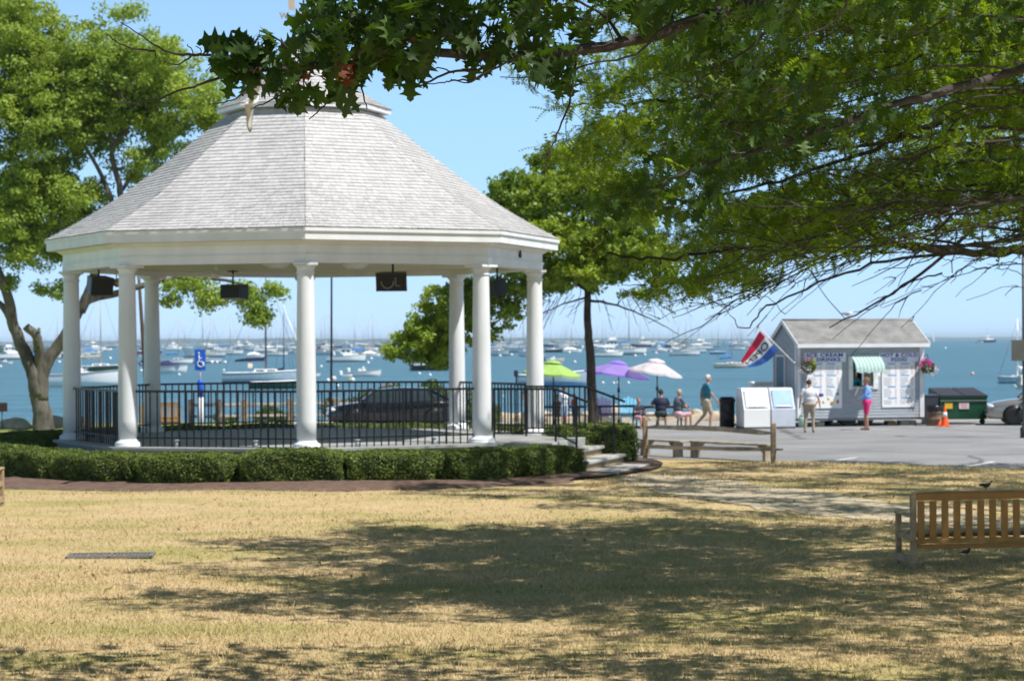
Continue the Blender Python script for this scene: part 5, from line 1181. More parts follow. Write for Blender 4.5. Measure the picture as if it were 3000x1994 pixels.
person('woman seen from behind in a white t-shirt and khaki trousers, reading the ice cream menu', GQ(2371, 70.6), R(-6), .985, dict(shL=(-.19, 0, 1.40), shR=(.19, 0, 1.40), elL=(-.29, -.03, 1.14), elR=(.30, -.03, 1.13), wrL=(-.31, .03, .90), wrR=(.345, .04, .90), kL=(-.12, .02, .49), kR=(.12, .03, .49), aL=(-.14, -.03, .085), aR=(.13, -.0, .085)),
       shirt=(.78, .78, .82), pants=(.42, .34, .26), hair=(.10, .055, .03), fem=True, stout=1.42, shoes=(.06, .07, .09))
person('man in a light blue shirt and bright pink shorts standing at the serving window', GQ(2540, 72.4), R(80), 1.0, dict(elR=(.21, -.06, 1.14), wrR=(.20, .06, .92), elL=(-.23, .05, 1.15), wrL=(-.20, .24, 1.03), aL=(-.09, -.02, .085), aR=(.09, .05, .085), kR=(.1, .05, .5)),
       shirt=(.22, .40, .80), pants=(.80, .03, .20), hair=(.30, .16, .06), sleeve='long', legs='short', stout=1.28, shoes=(.22, .12, .07), skin=(.52, .28, .19))
v = person('kiosk worker in a teal top leaning out of the serving window', kp(2.20, .42, zb+.05), R(13+180), .95, dict(hip=(0, 0, .93), chest=(0, .10, 1.25), neck=(0, .17, 1.41), head=(.0, .27, 1.52), shL=(-.17, .14, 1.35), shR=(.17, .14, 1.35), elL=(-.22, .30, 1.13), elR=(.20, .28, 1.12), wrL=(-.10, .50, 1.04), wrR=(.10, .50, 1.04)),
       shirt=(.02, .30, .36), pants=(.05, .05, .08), hair=(.20, .09, .04), fem=True, hairlen=1, skin=(.48, .26, .18))
person('white haired man in a teal shirt and khaki shorts walking past the black trash barrel', GQ(2070, 72.9), R(-80), 1.07, dict(hip=(0, 0, .92), chest=(0, .02, 1.27), neck=(0, .03, 1.46), head=(0, .06, 1.61), elR=(.22, .10, 1.15), wrR=(.22, .26, .95), elL=(-.22, -.12, 1.15), wrL=(-.23, -.10, .90), hL=(-.09, 0, .90), kL=(-.10, -.03, .49), aL=(-.10, -.33, .17), fL=(0, .8, -.6), kR=(.10, .13, .50), aR=(.10, .08, .085)),
       shirt=(.035, .22, .30), pants=(.50, .42, .30), hair=(.72, .70, .66), legs='short', stout=1.32, shoes=(.75, .75, .75))
def seat_pose(lean=0, dz=0):
    h = .50
    return dict(hip=(0, 0, h), chest=(0, lean*.5, h+.33), neck=(0, lean, h+.53), head=(0, lean+.03, h+.68), shL=(-.18, lean, h+.47), shR=(.18, lean, h+.47), elL=(-.26, lean+.10, h+.22), elR=(.26, lean+.10, h+.22), wrL=(-.14, lean+.30, h+.26), wrR=(.14, lean+.30, h+.26),
                hL=(-.09, .02, h-.02), hR=(.09, .02, h-.02), kL=(-.12, .43, h-.02), kR=(.12, .43, h-.02), aL=(-.13, .40, .085), aR=(.13, .44, .085))
sp = seat_pose(.06); sp.update(elL=(-.34, .02, .76), wrL=(-.22, .25, .70), elR=(.30, .08, .74))
person('man in a navy t-shirt sitting with his back turned under the white umbrella', GQ(1936, 74.55), R(-8), 1.03, sp, shirt=(.018, .022, .06), pants=(.03, .05, .05), hair=(.05, .03, .02), legs='short', stout=1.32, shoes=(.10, .06, .04))
sp = seat_pose(.05); sp.update(elR=(.25, .16, .74), wrR=(.18, .34, .62), kR=(.14, .42, .50), yaw=R(20))
person('person in a grey t-shirt and pale pink shorts sitting sideways at the picnic table', GQ(1985, 74.3), R(-62), 1.03, sp, shirt=(.13, .14, .18), pants=(.70, .45, .50), hair=(.50, .42, .32), legs='short', stout=1.32, shoes=(.55, .34, .25))
person('blond child in a dark top sitting on the picnic bench by the light blue chair', GQ(1868, 74.4), R(-150), .80, seat_pose(.05), shirt=(.04, .04, .08), pants=(.60, .35, .42), hair=(.48, .22, .07), legs='short', shoes=(.55, .32, .24))
person('child in a bright orange top and blue shorts by the lime umbrella', GQ(1682, 76.9), R(-60), .66, dict(), shirt=(.85, .13, .03), pants=(.03, .07, .45), hair=(.16, .08, .04), legs='short')
person('woman in a white top and pale blue skirt standing under the lime umbrella', GQ(1653, 75.0), R(40), .84, dict(elL=(-.24, .15, 1.15), wrL=(-.12, .33, 1.12)), shirt=(.72, .76, .82), pants=(.38, .50, .66), hair=(.20, .10, .05), fem=True, legs='short')
person('person in a brown top sitting left of the white topped woman', GQ(1633, 77.1), R(-160), .86, seat_pose(.04), shirt=(.22, .10, .07), pants=(.12, .10, .14), hair=(.06, .035, .02))
person('figure in a dark teal shirt standing by the upright rock behind the railing', GQ(1549, 79.2), R(20), .90, dict(), shirt=(.03, .20, .20), pants=(.06, .08, .10), hair=(.12, .06, .03))

# birds --------------------------------------------------------------------------
def bird(name, label, loc, rz, s, mats, wings=None, pitch=0, grp=None, legs=True):
    t = thing(name, label, 'bird', loc, rz, grp); Mx = Matrix.Rotation(pitch, 3, 'X'); body, wing, beak, leg = mats   # local +y = forward
    mb = MB(); secs = []
    for y, r_, z in ((-.24, .012, .03), (-.16, .03, .02), (-.08, .055, .0), (0, .068, 0), (.07, .064, .01), (.12, .042, .045), (.145, .030, .08), (.165, .033, .11), (.19, .028, .118), (.21, .010, .115)):
        secs.append([Mx @ Vector((r_*.9*math.cos(a), y, z+r_*math.sin(a)))*s for a in np.linspace(0, 2*PI, 14, endpoint=False)])
    mb.loft(secs, closed=True, cap=True); mb.build('body', body, t)
    mb = MB(); mb.lathe([(.011, 0), (.008, .03), (.001, .052)], Mx @ Vector((0, .205, .113))*s, 8, M=(Mx @ Matrix.Rotation(-PI/2, 3, 'X'))*s if False else Mx @ Matrix.Rotation(-PI/2, 3, 'X') @ Matrix.Scale(s, 3)); mb.build('beak', beak, t)
    if wings is None:
        for q in (-1, 1):
            mb = MB(); mb.ell(Mx @ Vector((q*.045, -.07, .02))*s, (.022*s, .16*s, .045*s), M=Mx); mb.build('wing', wing, t)
    else:
        for q, (a1, a2) in zip((-1, 1), wings):
            mb = MB(); secs = []; p = Vector((q*.04, .02, .03)); pts = [p]; d1 = Vector((q*math.cos(a1), .15, math.sin(a1))); d2 = Vector((q*math.cos(a2), -.35, math.sin(a2)))
            L1, L2 = .24, .38; ch = [.20, .20, .17, .15, .11, .02]; ps_ = [p, p+d1*L1*.5, p+d1*L1, p+d1*L1+d2*L2*.35, p+d1*L1+d2*L2*.7, p+d1*L1+d2*L2]
            for pp, c_ in zip(ps_, ch): secs.append([Mx @ (pp+Vector((0, .04, 0)))*s, Mx @ (pp+Vector((0, -c_*.45, .012)))*s, Mx @ (pp+Vector((0, -c_, -.005)))*s, Mx @ (pp+Vector((0, -c_*.4, -.010)))*s])
            mb.loft(secs, closed=True, cap=True); mb.build('wing', wing, t)
    mb = MB(); mb.loft([[Mx @ Vector((x*.02, -.22, .03+z))*s for x, z in ((-1, 0), (1, 0), (1, .008), (-1, .008))], [Mx @ Vector((x*.05, -.33, .03+z))*s for x, z in ((-1, 0), (1, 0), (1, .005), (-1, .005))]], closed=True, cap=True, smooth=False); mb.build('tail', wing, t)
    if legs:
        mb = MB()
        for q in (-1, 1): mb.tube([Mx @ Vector((q*.025, -.01, -.05))*s, Vector((q*.028, .01, -.15))*s], .006*s, 5); mb.tube([Vector((q*.028, .01, -.15))*s, Vector((q*.028, .06, -.153))*s], .006*s, 4)
        mb.build('legs', leg, t)
    return t
GW = cm('gull_white', (.78, .77, .75), .7); GGY = cm('gull_grey', (.34, .36, .40), .7); YB = cm('yellow_beak', (.6, .42, .08)); PKL = cm('pinkish_leg', (.50, .33, .28)); TAN = cm('tan_feather', (.74, .68, .58), .7)
p = kp(2.36, KD/2, zr+.09); bird('gull', 'grey backed gull standing on the ridge of the kiosk roof', (p.x, p.y, p.z+.15*1.05), R(-82), 1.05, (GW, GGY, YB, PKL))
p = W(742, 300, 44); bird('gull', 'white gull flying in front of the bandstand roof', p, R(-40), 1.05, (GW, TAN, YB, PKL), wings=((R(-62), R(-80)), (R(55), R(35))), pitch=R(20), legs=False)
p = W(2985, 1136, 110); bird('gull', 'white gull flapping low over the water at the right edge', p, R(70), 1.3, (GW, GW, YB, PKL), wings=((R(40), R(60)), (R(35), R(60))), legs=False)
DK = cm('dark_starling', (.035, .028, .024), .6); DKB = cm('dark_beak', (.04, .035, .03))
Lx = (W(2872, 1440, 28.0).x-BP.x)/math.cos(R(9)); q = Matrix.Translation(BP) @ Matrix.Rotation(R(9), 4, 'Z') @ Vector((Lx, 0, .964)); bird('sparrow', 'small dark bird perched on the top rail of the golden bench', q+Vector((0, 0, .062)), R(-75), .42, (DK, DK, DKB, DKB), grp='small dark birds by the bench')
q = G(2833, 1630); bird('sparrow', 'small dark bird on the grass under the golden bench', (q.x, q.y, gz(q.x, q.y)+.07), R(-60), .42, (DK, DK, DKB, DKB), pitch=R(12), grp='small dark birds by the bench')
# ================================================================== boats and buoys
GEL = M['white2']; NAVYB = cm('navy_hull', (.03, .06, .18), .35); BLUEB = cm('blue_hull', (.03, .20, .48), .35); GREENB = cm('dark_green_hull', (.02, .07, .05), .35); GRB = cm('grey_blue_hull', (.46, .56, .64), .35); BLKB = cm('black_hull', (.02, .02, .03), .35)
BEI = cm('beige_hull', (.62, .54, .42), .45); TANC = cm('tan_canvas', (.55, .48, .38), .8); BLC = cm('blue_canvas', (.03, .20, .58), .8); NVC = cm('navy_canvas', (.02, .03, .09), .8); REDC = cm('red_canvas', (.60, .05, .10), .8); ALU = cm('mast_aluminium', (.50, .50, .50), .4); DKM = cm('dark_mast', (.10, .11, .14), .5)
WIN = cm('cabin_window', (.04, .06, .08), .15)
def hull(L_, B, H, m, parent, sheer=.25, stern=.75, bottom=None):
    mb = MB(); secs = []
    for i in range(13):
        t = i/12; x = -L_/2+L_*t; w = B/2*(stern+(1-stern)*math.sin(min(1, t*1.9)*PI/2)) if t < .55 else B/2*max(.02, math.cos((t-.55)/.45*PI/2)**.75)
        z = H*(1+sheer*(t**2)*.9); rk = .0 if t < .8 else (t-.8)/.2*L_*.06
        secs.append([(x+rk, -w, z), (x+rk*.6, -w*.96, H*.45), (x, -w*.80, .02), (x, 0, -.18), (x, w*.80, .02), (x+rk*.6, w*.96, H*.45), (x+rk, w, z)])
    mb.loft(secs); mb.add(secs[0], [list(range(7))]); mb.v = [tuple(v) for v in mb.v]
    o = mb.build('hull', m, parent, fixn=True); dk = MB(); dk.loft([[(s[0][0], s[0][1]*.97, s[0][2]-.03), (s[6][0], s[6][1]*.97, s[6][2]-.03)] for s in secs]); dk.build('deck', GEL if m not in (GEL,) else cm('cream_deck', (.66, .64, .58), .5), o)
    rb = MB(); rb.tube([s[0] for s in secs], .03+.004*L_, 5); rb.tube([s[6] for s in secs], .03+.004*L_, 5); rb.build('rub_rail', GEL if m is not GEL else cm('grey_rub_rail', (.35, .37, .40)), o)
    if bottom: bt = MB(); bt.loft([[(s[0][0]+.0, s[2][1]*1.19, .03), (s[0][0], s[2][1]*1.22, H*.17)] for s in secs]); bt.loft([[(s[0][0]+.0, -s[2][1]*1.19, .03), (s[0][0], -s[2][1]*1.22, H*.17)] for s in secs]); bt.build('waterline_stripe', bottom, o)
    return o
def cabin(x0, x1, w, z0, h, parent, m=None, name='cabin', slope=.35, windows=True):
    mb = MB(); m = m or GEL; s = h*slope
    a = [(x0, -w/2, z0), (x0, w/2, z0), (x1, w/2*.85, z0), (x1, -w/2*.85, z0)]; b = [(x0+s*.3, -w/2*.86, z0+h), (x0+s*.3, w/2*.86, z0+h), (x1-s*1.6, w/2*.72, z0+h), (x1-s*1.6, -w/2*.72, z0+h)]
    mb.loft([a, b], closed=True, smooth=False, cap=True); o = mb.build(name, m, parent)
    if windows:
        wn_ = MB(); n = max(2, int((x1-x0)/.9))
        for q in (-1, 1):
            for i in range(n):
                t0 = (i+.15)/n; t1 = (i+.85)/n; f = lambda t, v: Vector(a[0 if q < 0 else 1]).lerp(Vector(a[3 if q < 0 else 2]), t).lerp(Vector(b[0 if q < 0 else 1]).lerp(Vector(b[3 if q < 0 else 2]), t), v)+Vector((0, q*.012, 0))
                wn_.add([f(t0, .35), f(t1, .35), f(t1, .78), f(t0, .78)], [(0, 1, 2, 3)])
        wn_.build('windows', WIN, o)
    return o
def sailboat(L_=8, m=None, mast=11, sail=TANC, mastm=None, lean=0, dodger=None, two=False, detail=True):
    t = bpy.data.objects.new('sailboat', None); C.objects.link(t); m = m or GEL; B = L_*.30; H = L_*.135; mastm = mastm or ALU
    hull(L_, B, H, m, t, bottom=NAVYB if m is not NAVYB else REDC); cabin(-L_*.08, L_*.24, B*.62, H*1.0, L_*.05, t)
    mb = MB(); top = Vector((L_*.08+math.tan(lean)*mast, 0, H+mast)); mb.tube([(L_*.08, 0, H), top], [.10, .055], 6); ms = mb.build('mast', mastm, t)
    bz = H+L_*.16; mb = MB(); mb.tube([(L_*.07, 0, bz), (-L_*.34, 0, bz-.05)], .06, 6); mb.build('boom', mastm, t)
    mb = MB(); mb.tube([(L_*.075, 0, bz+.45), (L_*.04, 0, bz+.2), (-L_*.05, 0, bz+.16), (-L_*.20, 0, bz+.13), (-L_*.33, 0, bz+.06)], [.10, .20, .20, .15, .06], 8); mb.build('furled_sail', sail, t)
    mb = MB(); mb.tube([top-Vector((0, 0, .2)), (L_*.52, 0, H*1.25)], .022, 4); mb.tube([top-Vector((0, 0, .1)), (-L_*.48, 0, H)], .022, 4)
    for s in (-1, 1): mb.tube([top-Vector((0, 0, mast*.12)), (L_*.06, s*B*.42, H)], .02, 4)
    mb.build('rigging', cm('grey_wire', (.30, .31, .33), .5), t)
    if dodger: mb = MB(); mb.loft([[(-L_*.10, y, H+.25+.75*math.cos(y/(B*.32)*1.2)) for y in np.linspace(-B*.32, B*.32, 9)], [(-L_*.16, y, H+.25+.8*math.cos(y/(B*.32)*1.2)) for y in np.linspace(-B*.32, B*.32, 9)]]); mb.build('dodger', dodger, t)
    if two: mb = MB(); mb.tube([(-L_*.40, 0, H), (-L_*.40, 0, H+mast*.62)], .06, 6); mb.build('mizzen_mast', mastm, t)
    return t
def cruiser(L_=9, m=None, fly=False, canvas=None):
    t = bpy.data.objects.new('cabin_cruiser', None); C.objects.link(t); m = m or GEL; B = L_*.32; H = L_*.15
    hull(L_, B, H, m, t, sheer=.4, stern=.92, bottom=BLKB if m is not BLKB else None); cabin(-L_*.05, L_*.38, B*.75, H*1.05, L_*.07, t, windows=False); cabin(-L_*.12, L_*.20, B*.70, H*1.05+L_*.06, L_*.12, t, slope=.5, name='wheelhouse')
    mb = MB(); mb.box((L_*.0, 0, H*1.05+L_*.185), (L_*.36, B*.72, .07), bev=.02); mb.build('hardtop', GEL, t)
    if fly: cabin(-L_*.08, L_*.10, B*.5, H*1.05+L_*.20, L_*.06, t, name='flybridge', windows=False); mb = MB(); [mb.tube([(-L_*.1, s*B*.25, H+L_*.18), (-L_*.12, s*B*.25, H+L_*.36)], .025, 5) for s in (-1, 1)]; mb.box((-L_*.04, 0, H+L_*.36), (L_*.2, B*.55, .05)); mb.build('bimini', canvas or GEL, t)
    mb = MB(); mb.tube([(L_*.05, 0, H+L_*.19), (L_*.02, 0, H+L_*.19+1.8)], .018, 4); mb.build('antenna', GEL, t)
    mb = MB(); mb.tube([(L_*.25, -B*.33, H*1.25), (L_*.25, -B*.33, H*1.25+.5), (L_*.54, 0, H*1.4+.6), (L_*.25, B*.33, H*1.25+.5), (L_*.25, B*.33, H*1.25)], .022, 5); mb.build('bow_rail', M['steel'], t)
    return t
def motorboat(L_=6, m=None, canvas=None, outboard=True, console=True, obm=None, stripe=None, ttop=False):
    t = bpy.data.objects.new('motorboat', None); C.objects.link(t); m = m or GEL; B = L_*.34; H = L_*.155
    hull(L_, B, H, m, t, sheer=.45, stern=.9, bottom=stripe)
    if console:
        mb = MB(); mb.box((-L_*.02, 0, H+.28), (L_*.12, B*.3, .75), bev=.05); mb.build('console', GEL, t); mb = MB(); mb.add([(L_*.05, -B*.2, H+.5), (L_*.05, B*.2, H+.5), (L_*.02, B*.18, H+1.0), (L_*.02, -B*.18, H+1.0)], [(0, 1, 2, 3)]); mb.build('windshield', WIN, t)
        mb = MB(); mb.box((-L_*.16, 0, H+.12), (.4, B*.4, .5), bev=.06); mb.build('seat', GEL, t)
    if ttop: mb = MB(); [mb.tube([(x, s*B*.22, H*.8), (x, s*B*.22, H+1.75)], .025, 5) for x in (-.5, .5) for s in (-1, 1)]; mb.box((0, 0, H+1.78), (1.9, B*.6, .06)); mb.build('t_top', canvas or GEL, t)
    elif canvas:
        mb = MB(); mb.loft([[(x, y, H+.05+h*math.cos(y/(B*.46)*1.35)) for y in np.linspace(-B*.46, B*.46, 9)] for x, h in ((-L_*.46, .25), (-L_*.3, .75), (0, .95), (L_*.2, .55), (L_*.36, .2))]); mb.build('boat_cover', canvas, t)
    if outboard:
        mb = MB(); mb.box((-L_*.53, 0, H*.95+.2), (.42, .36, .62), bev=.09); mb.box((-L_*.525, 0, H*.3), (.16, .12, H*1.1)); mb.build('outboard_motor', obm or cm('outboard_cowl', (.12, .13, .15), .3), t)
    return t
def dinghy(L_=3, m=None):
    t = bpy.data.objects.new('dinghy', None); C.objects.link(t); hull(L_, L_*.4, L_*.14, m or GEL, t, stern=.8); mb = MB(); mb.box((0, 0, L_*.12), (.22, L_*.36, .03)); mb.box((-L_*.3, 0, L_*.12), (.22, L_*.34, .03)); mb.build('thwart', cm('thwart_wood', (.35, .22, .12)), t); return t
def wl(px, py):   # point on the water under a pixel
    return G(px, py, SEA)
def put(t, px0, px1, py, yaw, label, cat, grp='boats moored in the harbour', flip=False):
    p = wl((px0+px1)/2, py); t.location = (p.x, p.y, SEA); t.rotation_euler = (0, 0, yaw+(PI if flip else 0)); tag(t, label, cat, grp); return t
def Lof(px0, px1, py, yaw=0): p = wl((px0+px1)/2, py); return (px1-px0)/F*p.y/max(.5, abs(math.cos(yaw)))
def SB(px0, px1, py, label, yaw=.15, flip=False, **k):
    L_ = Lof(px0, px1, py, yaw); k.setdefault('mast', L_*1.35); return put(sailboat(L_, **k), px0, px1, py, yaw, label, 'sailboat', flip=flip)
def CR(px0, px1, py, label, yaw=.15, flip=False, **k): return put(cruiser(Lof(px0, px1, py, yaw), **k), px0, px1, py, yaw, label, 'motor cruiser', flip=flip)
def MO(px0, px1, py, label, yaw=.1, flip=False, **k): return put(motorboat(Lof(px0, px1, py, yaw), **k), px0, px1, py, yaw, label, 'motorboat', flip=flip)
SB(205, 362, 1094, 'large white sailboat with a green stripe and tan furled sail right of the leftmost column', yaw=.1, m=GREENB, sail=TANC, mastm=TANC, mast=11.5)
MO(133, 356, 1131, 'long open white motorboat nearest the shore behind the leftmost column', yaw=.05, ttop=False)
CR(205, 268, 1102, 'white cruiser stern seen between the leftmost column and the large sailboat', yaw=.3)
CR(62, 120, 1058, 'white cabin cruiser seen through the fork of the left tree', yaw=.2, fly=True)
CR(115, 178, 1050, 'white cruiser between the left tree and the leftmost column', yaw=-.2); MO(0, 36, 1066, 'small grey motorboat at the far left edge', yaw=0)
SB(225, 262, 1040, 'small white sloop between the two left columns', yaw=.3)
MO(225, 262, 1052, 'white motorboat with a dark waterline between the two left columns', yaw=.2, stripe=BLKB)
CR(405, 436, 1031, 'white cruiser between the second column and the back left column', yaw=.5); MO(405, 440, 1046, 'white runabout behind the leaning spar', yaw=.2); MO(410, 437, 1070, 'navy covered boat behind the leaning spar', yaw=.3, canvas=NVC, m=NAVYB)
MO(440, 545, 1092, 'white motorboat with a navy cover right of the back left column', yaw=-.1, flip=False, canvas=NVC); SB(470, 560, 1066, 'white sailboat with a bright blue boom cover left of the wheelchair sign', yaw=.2, sail=BLC, mastm=ALU)
SB(556, 648, 1063, 'white sailboat right of the wheelchair sign with raked mast', yaw=.1, lean=R(-14), flip=True); SB(655, 703, 1036, 'white sloop beyond the blue wheelchair sign to the right', yaw=.2); MO(704, 736, 1023, 'small white boat far out left of the front centre column', yaw=.1, console=False)
MO(722, 772, 1048, 'rounded white covered motorboat left of the dark mast', yaw=.1, canvas=GEL, outboard=False); SB(768, 840, 1042, 'white sailboat with navy boom cover right of the dark mast', yaw=.1, sail=NVC, m=GEL)
SB(653, 872, 1121, 'large pale grey sailboat with black sail covers left of the front centre column', yaw=.08, m=GRB, sail=NVC, mastm=DKM, dodger=TANC, mast=11.5)
put(dinghy(2.2), 793, 845, 1123, .1, 'white rowing dinghy beside the large grey sailboat', 'dinghy'); put(dinghy(4.6, GREENB), 745, 865, 1138, .05, 'low dark skiff closest to the shore left of the front centre column', 'dinghy')
SB(862, 935, 1104, 'sailboat with a steeply leaning white mast behind the front centre column', yaw=.1, lean=R(-20), mastm=GEL, mast=8.5)
SB(806, 850, 1098, 'small day sailer with a dark mast and furled blue jib', yaw=.3, mastm=DKM, sail=NVC, mast=8)
CR(956, 1066, 1060, 'white cabin cruiser right of the front centre column', yaw=.08); MO(1024, 1112, 1102, 'open white motorboat with raised outboard right of the flagpole', yaw=.05, obm=GEL)
MO(1000, 1030, 1103, 'small white tender with a big outboard behind the open motorboat', yaw=.6, obm=GEL, console=False); MO(1060, 1112, 1045, 'rounded white boat under a white cover below the red sail', yaw=.1, canvas=GEL, outboard=False)
SB(1066, 1120, 1031, 'white sailboat with a red sail cover', yaw=.1, sail=REDC); MO(1205, 1312, 1085, 'black hulled motorboat with a white cabin half hidden by oak leaves', yaw=.1, m=BLKB)
SB(1012, 1055, 1029, 'far sailboat with a blue cover right of the flagpole', yaw=.2, sail=BLC)
SB(1446, 1495, 1030, 'small white sailboat between the two right front columns', yaw=.2); CR(1520, 1553, 1035, 'beige cabin cruiser just left of the rightmost column', yaw=.4, m=BEI); MO(1598, 1652, 1032, 'dark hulled motorboat between the rightmost column and the oak trunk', yaw=.1, m=BLKB)
MO(1648, 1702, 1033, 'pale motorboat left of the oak trunk', yaw=.1, canvas=GEL); MO(1598, 1650, 1061, 'beige open boat above the lime green umbrella', yaw=.1, m=BEI)
t = MO(1518, 1716, 1128, 'grey blue motorboat with white cabin and outboard under the lime umbrella', yaw=.05, m=GRB, stripe=BLUEB, console=False, obm=BLKB); cabin(-.6, 2.0, 1.5, .85, .75, t, slope=.6)
CR(1741, 1822, 1045, 'big white cruiser just right of the oak trunk', yaw=.15); SB(1800, 1874, 1034, 'long white sailboat right of the big white cruiser', yaw=.1); SB(1742, 1800, 1022, 'white sailboat with a blue cover behind the big cruiser', yaw=.15, sail=BLC)
CR(1846, 1916, 1016, 'white sportfishing boat with flybridge above the white umbrella', yaw=.1, fly=True); CR(1908, 1954, 1030, 'white cruiser with blue canvas left of the walking man', yaw=.1, fly=True, canvas=BLC); CR(1950, 1994, 1026, 'white cruiser nearest left of the walking man', yaw=.2)
MO(1990, 2027, 1018, 'low dark boat beyond the walking man', yaw=.1, m=BLKB); CR(2036, 2085, 1014, 'white cruiser above the head of the walking man', yaw=.1, fly=True); SB(2078, 2124, 1037, 'small blue hulled sailboat with a blue canvas', yaw=.15, m=BLUEB, sail=BLC, mast=9)
SB(2092, 2182, 1077, 'beige sailboat with a long blue boom cover behind the flag', yaw=.1, m=BEI, sail=BLC); MO(2124, 2160, 1008, 'far white boat left of the flag', yaw=.1); SB(2134, 2182, 1024, 'white sailboat with blue canopy left of the flag', yaw=.1, sail=BLC); CR(2160, 2196, 1009, 'far white cruiser beside the flag tip', yaw=.2)
SB(2928, 3055, 1122, 'grey blue hulled sailboat with white boom at the right edge', yaw=.06, m=GRB, sail=GEL, mastm=GEL, flip=True)
# the two boats under way on the open horizon
def sailing():
    L_ = 13; t = bpy.data.objects.new('sailboat', None); C.objects.link(t); hull(L_, 3.6, 1.3, GEL, t); mb = MB(); mb.tube([(1, 0, 1.3), (1, 0, 19)], .12, 6); mb.build('mast', ALU, t)
    mb = MB(); mb.loft([[(.9-(6.0*(1-k/10))*j/6-.1, .5*math.sin(j/6*PI)*(1-k/10), 2.2+16*k/10) for j in range(7)] for k in range(11)]); mb.build('main_sail', cm('sail_cloth', (.80, .79, .76), .8, trans=.2), t)
    mb = MB(); mb.loft([[(1.2+(5.2*(1-k/10))*j/6, .4*math.sin(j/6*PI)*(1-k/10), 2.0+13*k/10) for j in range(7)] for k in range(11)]); mb.build('jib', M['sail_cloth'], t); return t
t = sailing(); put(t, 2727, 2743, 1001.5, R(70), 'lone white sailboat under sail on the open horizon right of the kiosk', 'sailboat', None)
t = cruiser(15, fly=True, m=NAVYB); put(t, 2868, 2916, 1003, .1, 'dark hulled fishing boat with a tall mast on the horizon at right', 'motor cruiser', None); mb = MB(); mb.tube([(0, 0, 3), (0, 0, 15)], .09, 5); mb.build('mast', DKM, t)
t = dinghy(7); put(t, 2860, 2876, 1003.5, 0, 'small white boat towed behind the dark fishing boat on the horizon', 'dinghy', None)
# far crowded moorings
protoS = [sailboat(9.5, mast=13, sail=s_, m=m_) for s_, m_ in ((TANC, GEL), (BLC, GEL), (NVC, NAVYB), (GEL, GEL))]; protoC = [cruiser(9), cruiser(10, fly=True), motorboat(7, canvas=BLC), motorboat(6.5)]
r = random.Random(21); first = {}
def far(px, py, proto, lab, cat):
    gname = 'tiny boats in the far crowded moorings' if 'tiny' in lab else 'boats at moorings in the middle distance'
    p = wl(px, py); k = id(proto); o = proto if k not in first else copy_tree(proto); first[k] = 1
    o.location = (p.x, p.y, SEA); o.rotation_euler = (0, 0, r.choice((0, PI))+r.uniform(-.5, .5)); s_ = r.uniform(.85, 1.25); o.scale = (s_, s_, s_); tag(o, lab, cat, gname)
def hy(px): return 997-(px-1500)*math.tan(ROLL)
regs = ((225, 350, 13), (405, 440, 5), (473, 560, 13), (600, 880, 34), (925, 1200, 36), (1200, 1300, 5), (1430, 1560, 13), (1600, 1700, 12), (1745, 2180, 36), (0, 200, 16))
i = 0
for a, b, n in regs:
    for k in range(n):
        px = r.uniform(a, b); py = hy(px)+r.uniform(7.5, 24); i += 1
        if r.random() < .62: pr = r.choice(protoS); far(px, py, pr, 'tiny far sailboat with a bare mast in the crowded moorings below the horizon', 'sailboat')
        else: pr = r.choice(protoC); far(px, py, pr, 'tiny far white motorboat in the crowded moorings below the horizon', 'motorboat')
for a, b, n in ((225, 350, 3), (405, 440, 1), (600, 880, 9), (925, 1180, 8), (1430, 1560, 4), (1745, 2060, 7), (0, 180, 4)):
    for k in range(n):
        px = r.uniform(a, b); py = hy(px)+r.uniform(24, 48)
        if r.random() < .5: far(px, py, r.choice(protoS), 'white sailboat swinging at its mooring in the middle distance of the harbour', 'sailboat')
        else: far(px, py, r.choice(protoC), 'white motorboat at its mooring in the middle distance of the harbour', 'motorboat')
# mooring buoys
def buoy(px, py, rad_px, m, label, grp='mooring buoys on the water'):
    p = wl(px, py); rr_ = rad_px/F*p.y; mb = MB(); mb.ell((0, 0, rr_*.45), (rr_, rr_, rr_)); mb.tube([(0, 0, rr_*1.3), (0, 0, rr_*1.7)], rr_*.12, 5); o = mb.build('mooring_buoy', m, None); o.location = (p.x, p.y, SEA); tag(o, label, 'buoy', grp)
lb = 'small white mooring buoy floating among the boats'
for x, y in ((919, 1101), (288, 1037), (323, 1051), (525, 1099), (414, 1087), (658, 1063), (636, 1063), (174, 1062), (2, 1075), (660, 1063), (656, 1087), (621, 1063), (941, 1075), (1079, 1064), (1141, 1058), (1229, 1096), (1260, 1100), (1088, 1052), (1465, 1044), (1499, 1041), (1684, 1062), (1798, 1124), (1766, 1123), (1841, 1123), (1861, 1044), (1889, 1041), (1922, 1036), (1966, 1032), (2020, 1024), (1668, 1034), (1434, 1080)):
    buoy(x, y, 4.2, GEL, lb)
buoy(978, 1113, 8, cm('pinkish_white_buoy', (.75, .58, .58)), 'large pinkish white mooring buoy at the foot of the flagpole', None); buoy(961, 1116, 5.5, GEL, 'white mooring buoy left of the pinkish one', None); buoy(988, 1132, 5.5, GEL, 'white mooring buoy nearest the railing below the pinkish one', None); buoy(1033, 1115, 6.5, GEL, 'white and yellow buoy pair right of the flagpole, the white one', None); buoy(1024, 1114, 4.5, cm('yellow_buoy', (.7, .42, .06)), 'small yellow buoy touching the white buoy right of the flagpole', None)
buoy(319, 1101, 5.5, GEL, 'bright white buoy in front of the large sailboat with the tan sail', None); buoy(2849, 1097, 5.5, cm('pale_orange_buoy', (.72, .50, .40)), 'lone pale orange buoy on the open water above the dumpster', None); buoy(2770, 1021, 3, GEL, 'tiny white buoy on the open water right of the kiosk roof', None); buoy(1810, 1083+41, 5, GEL, 'white buoy between the purple and white umbrella poles', None)
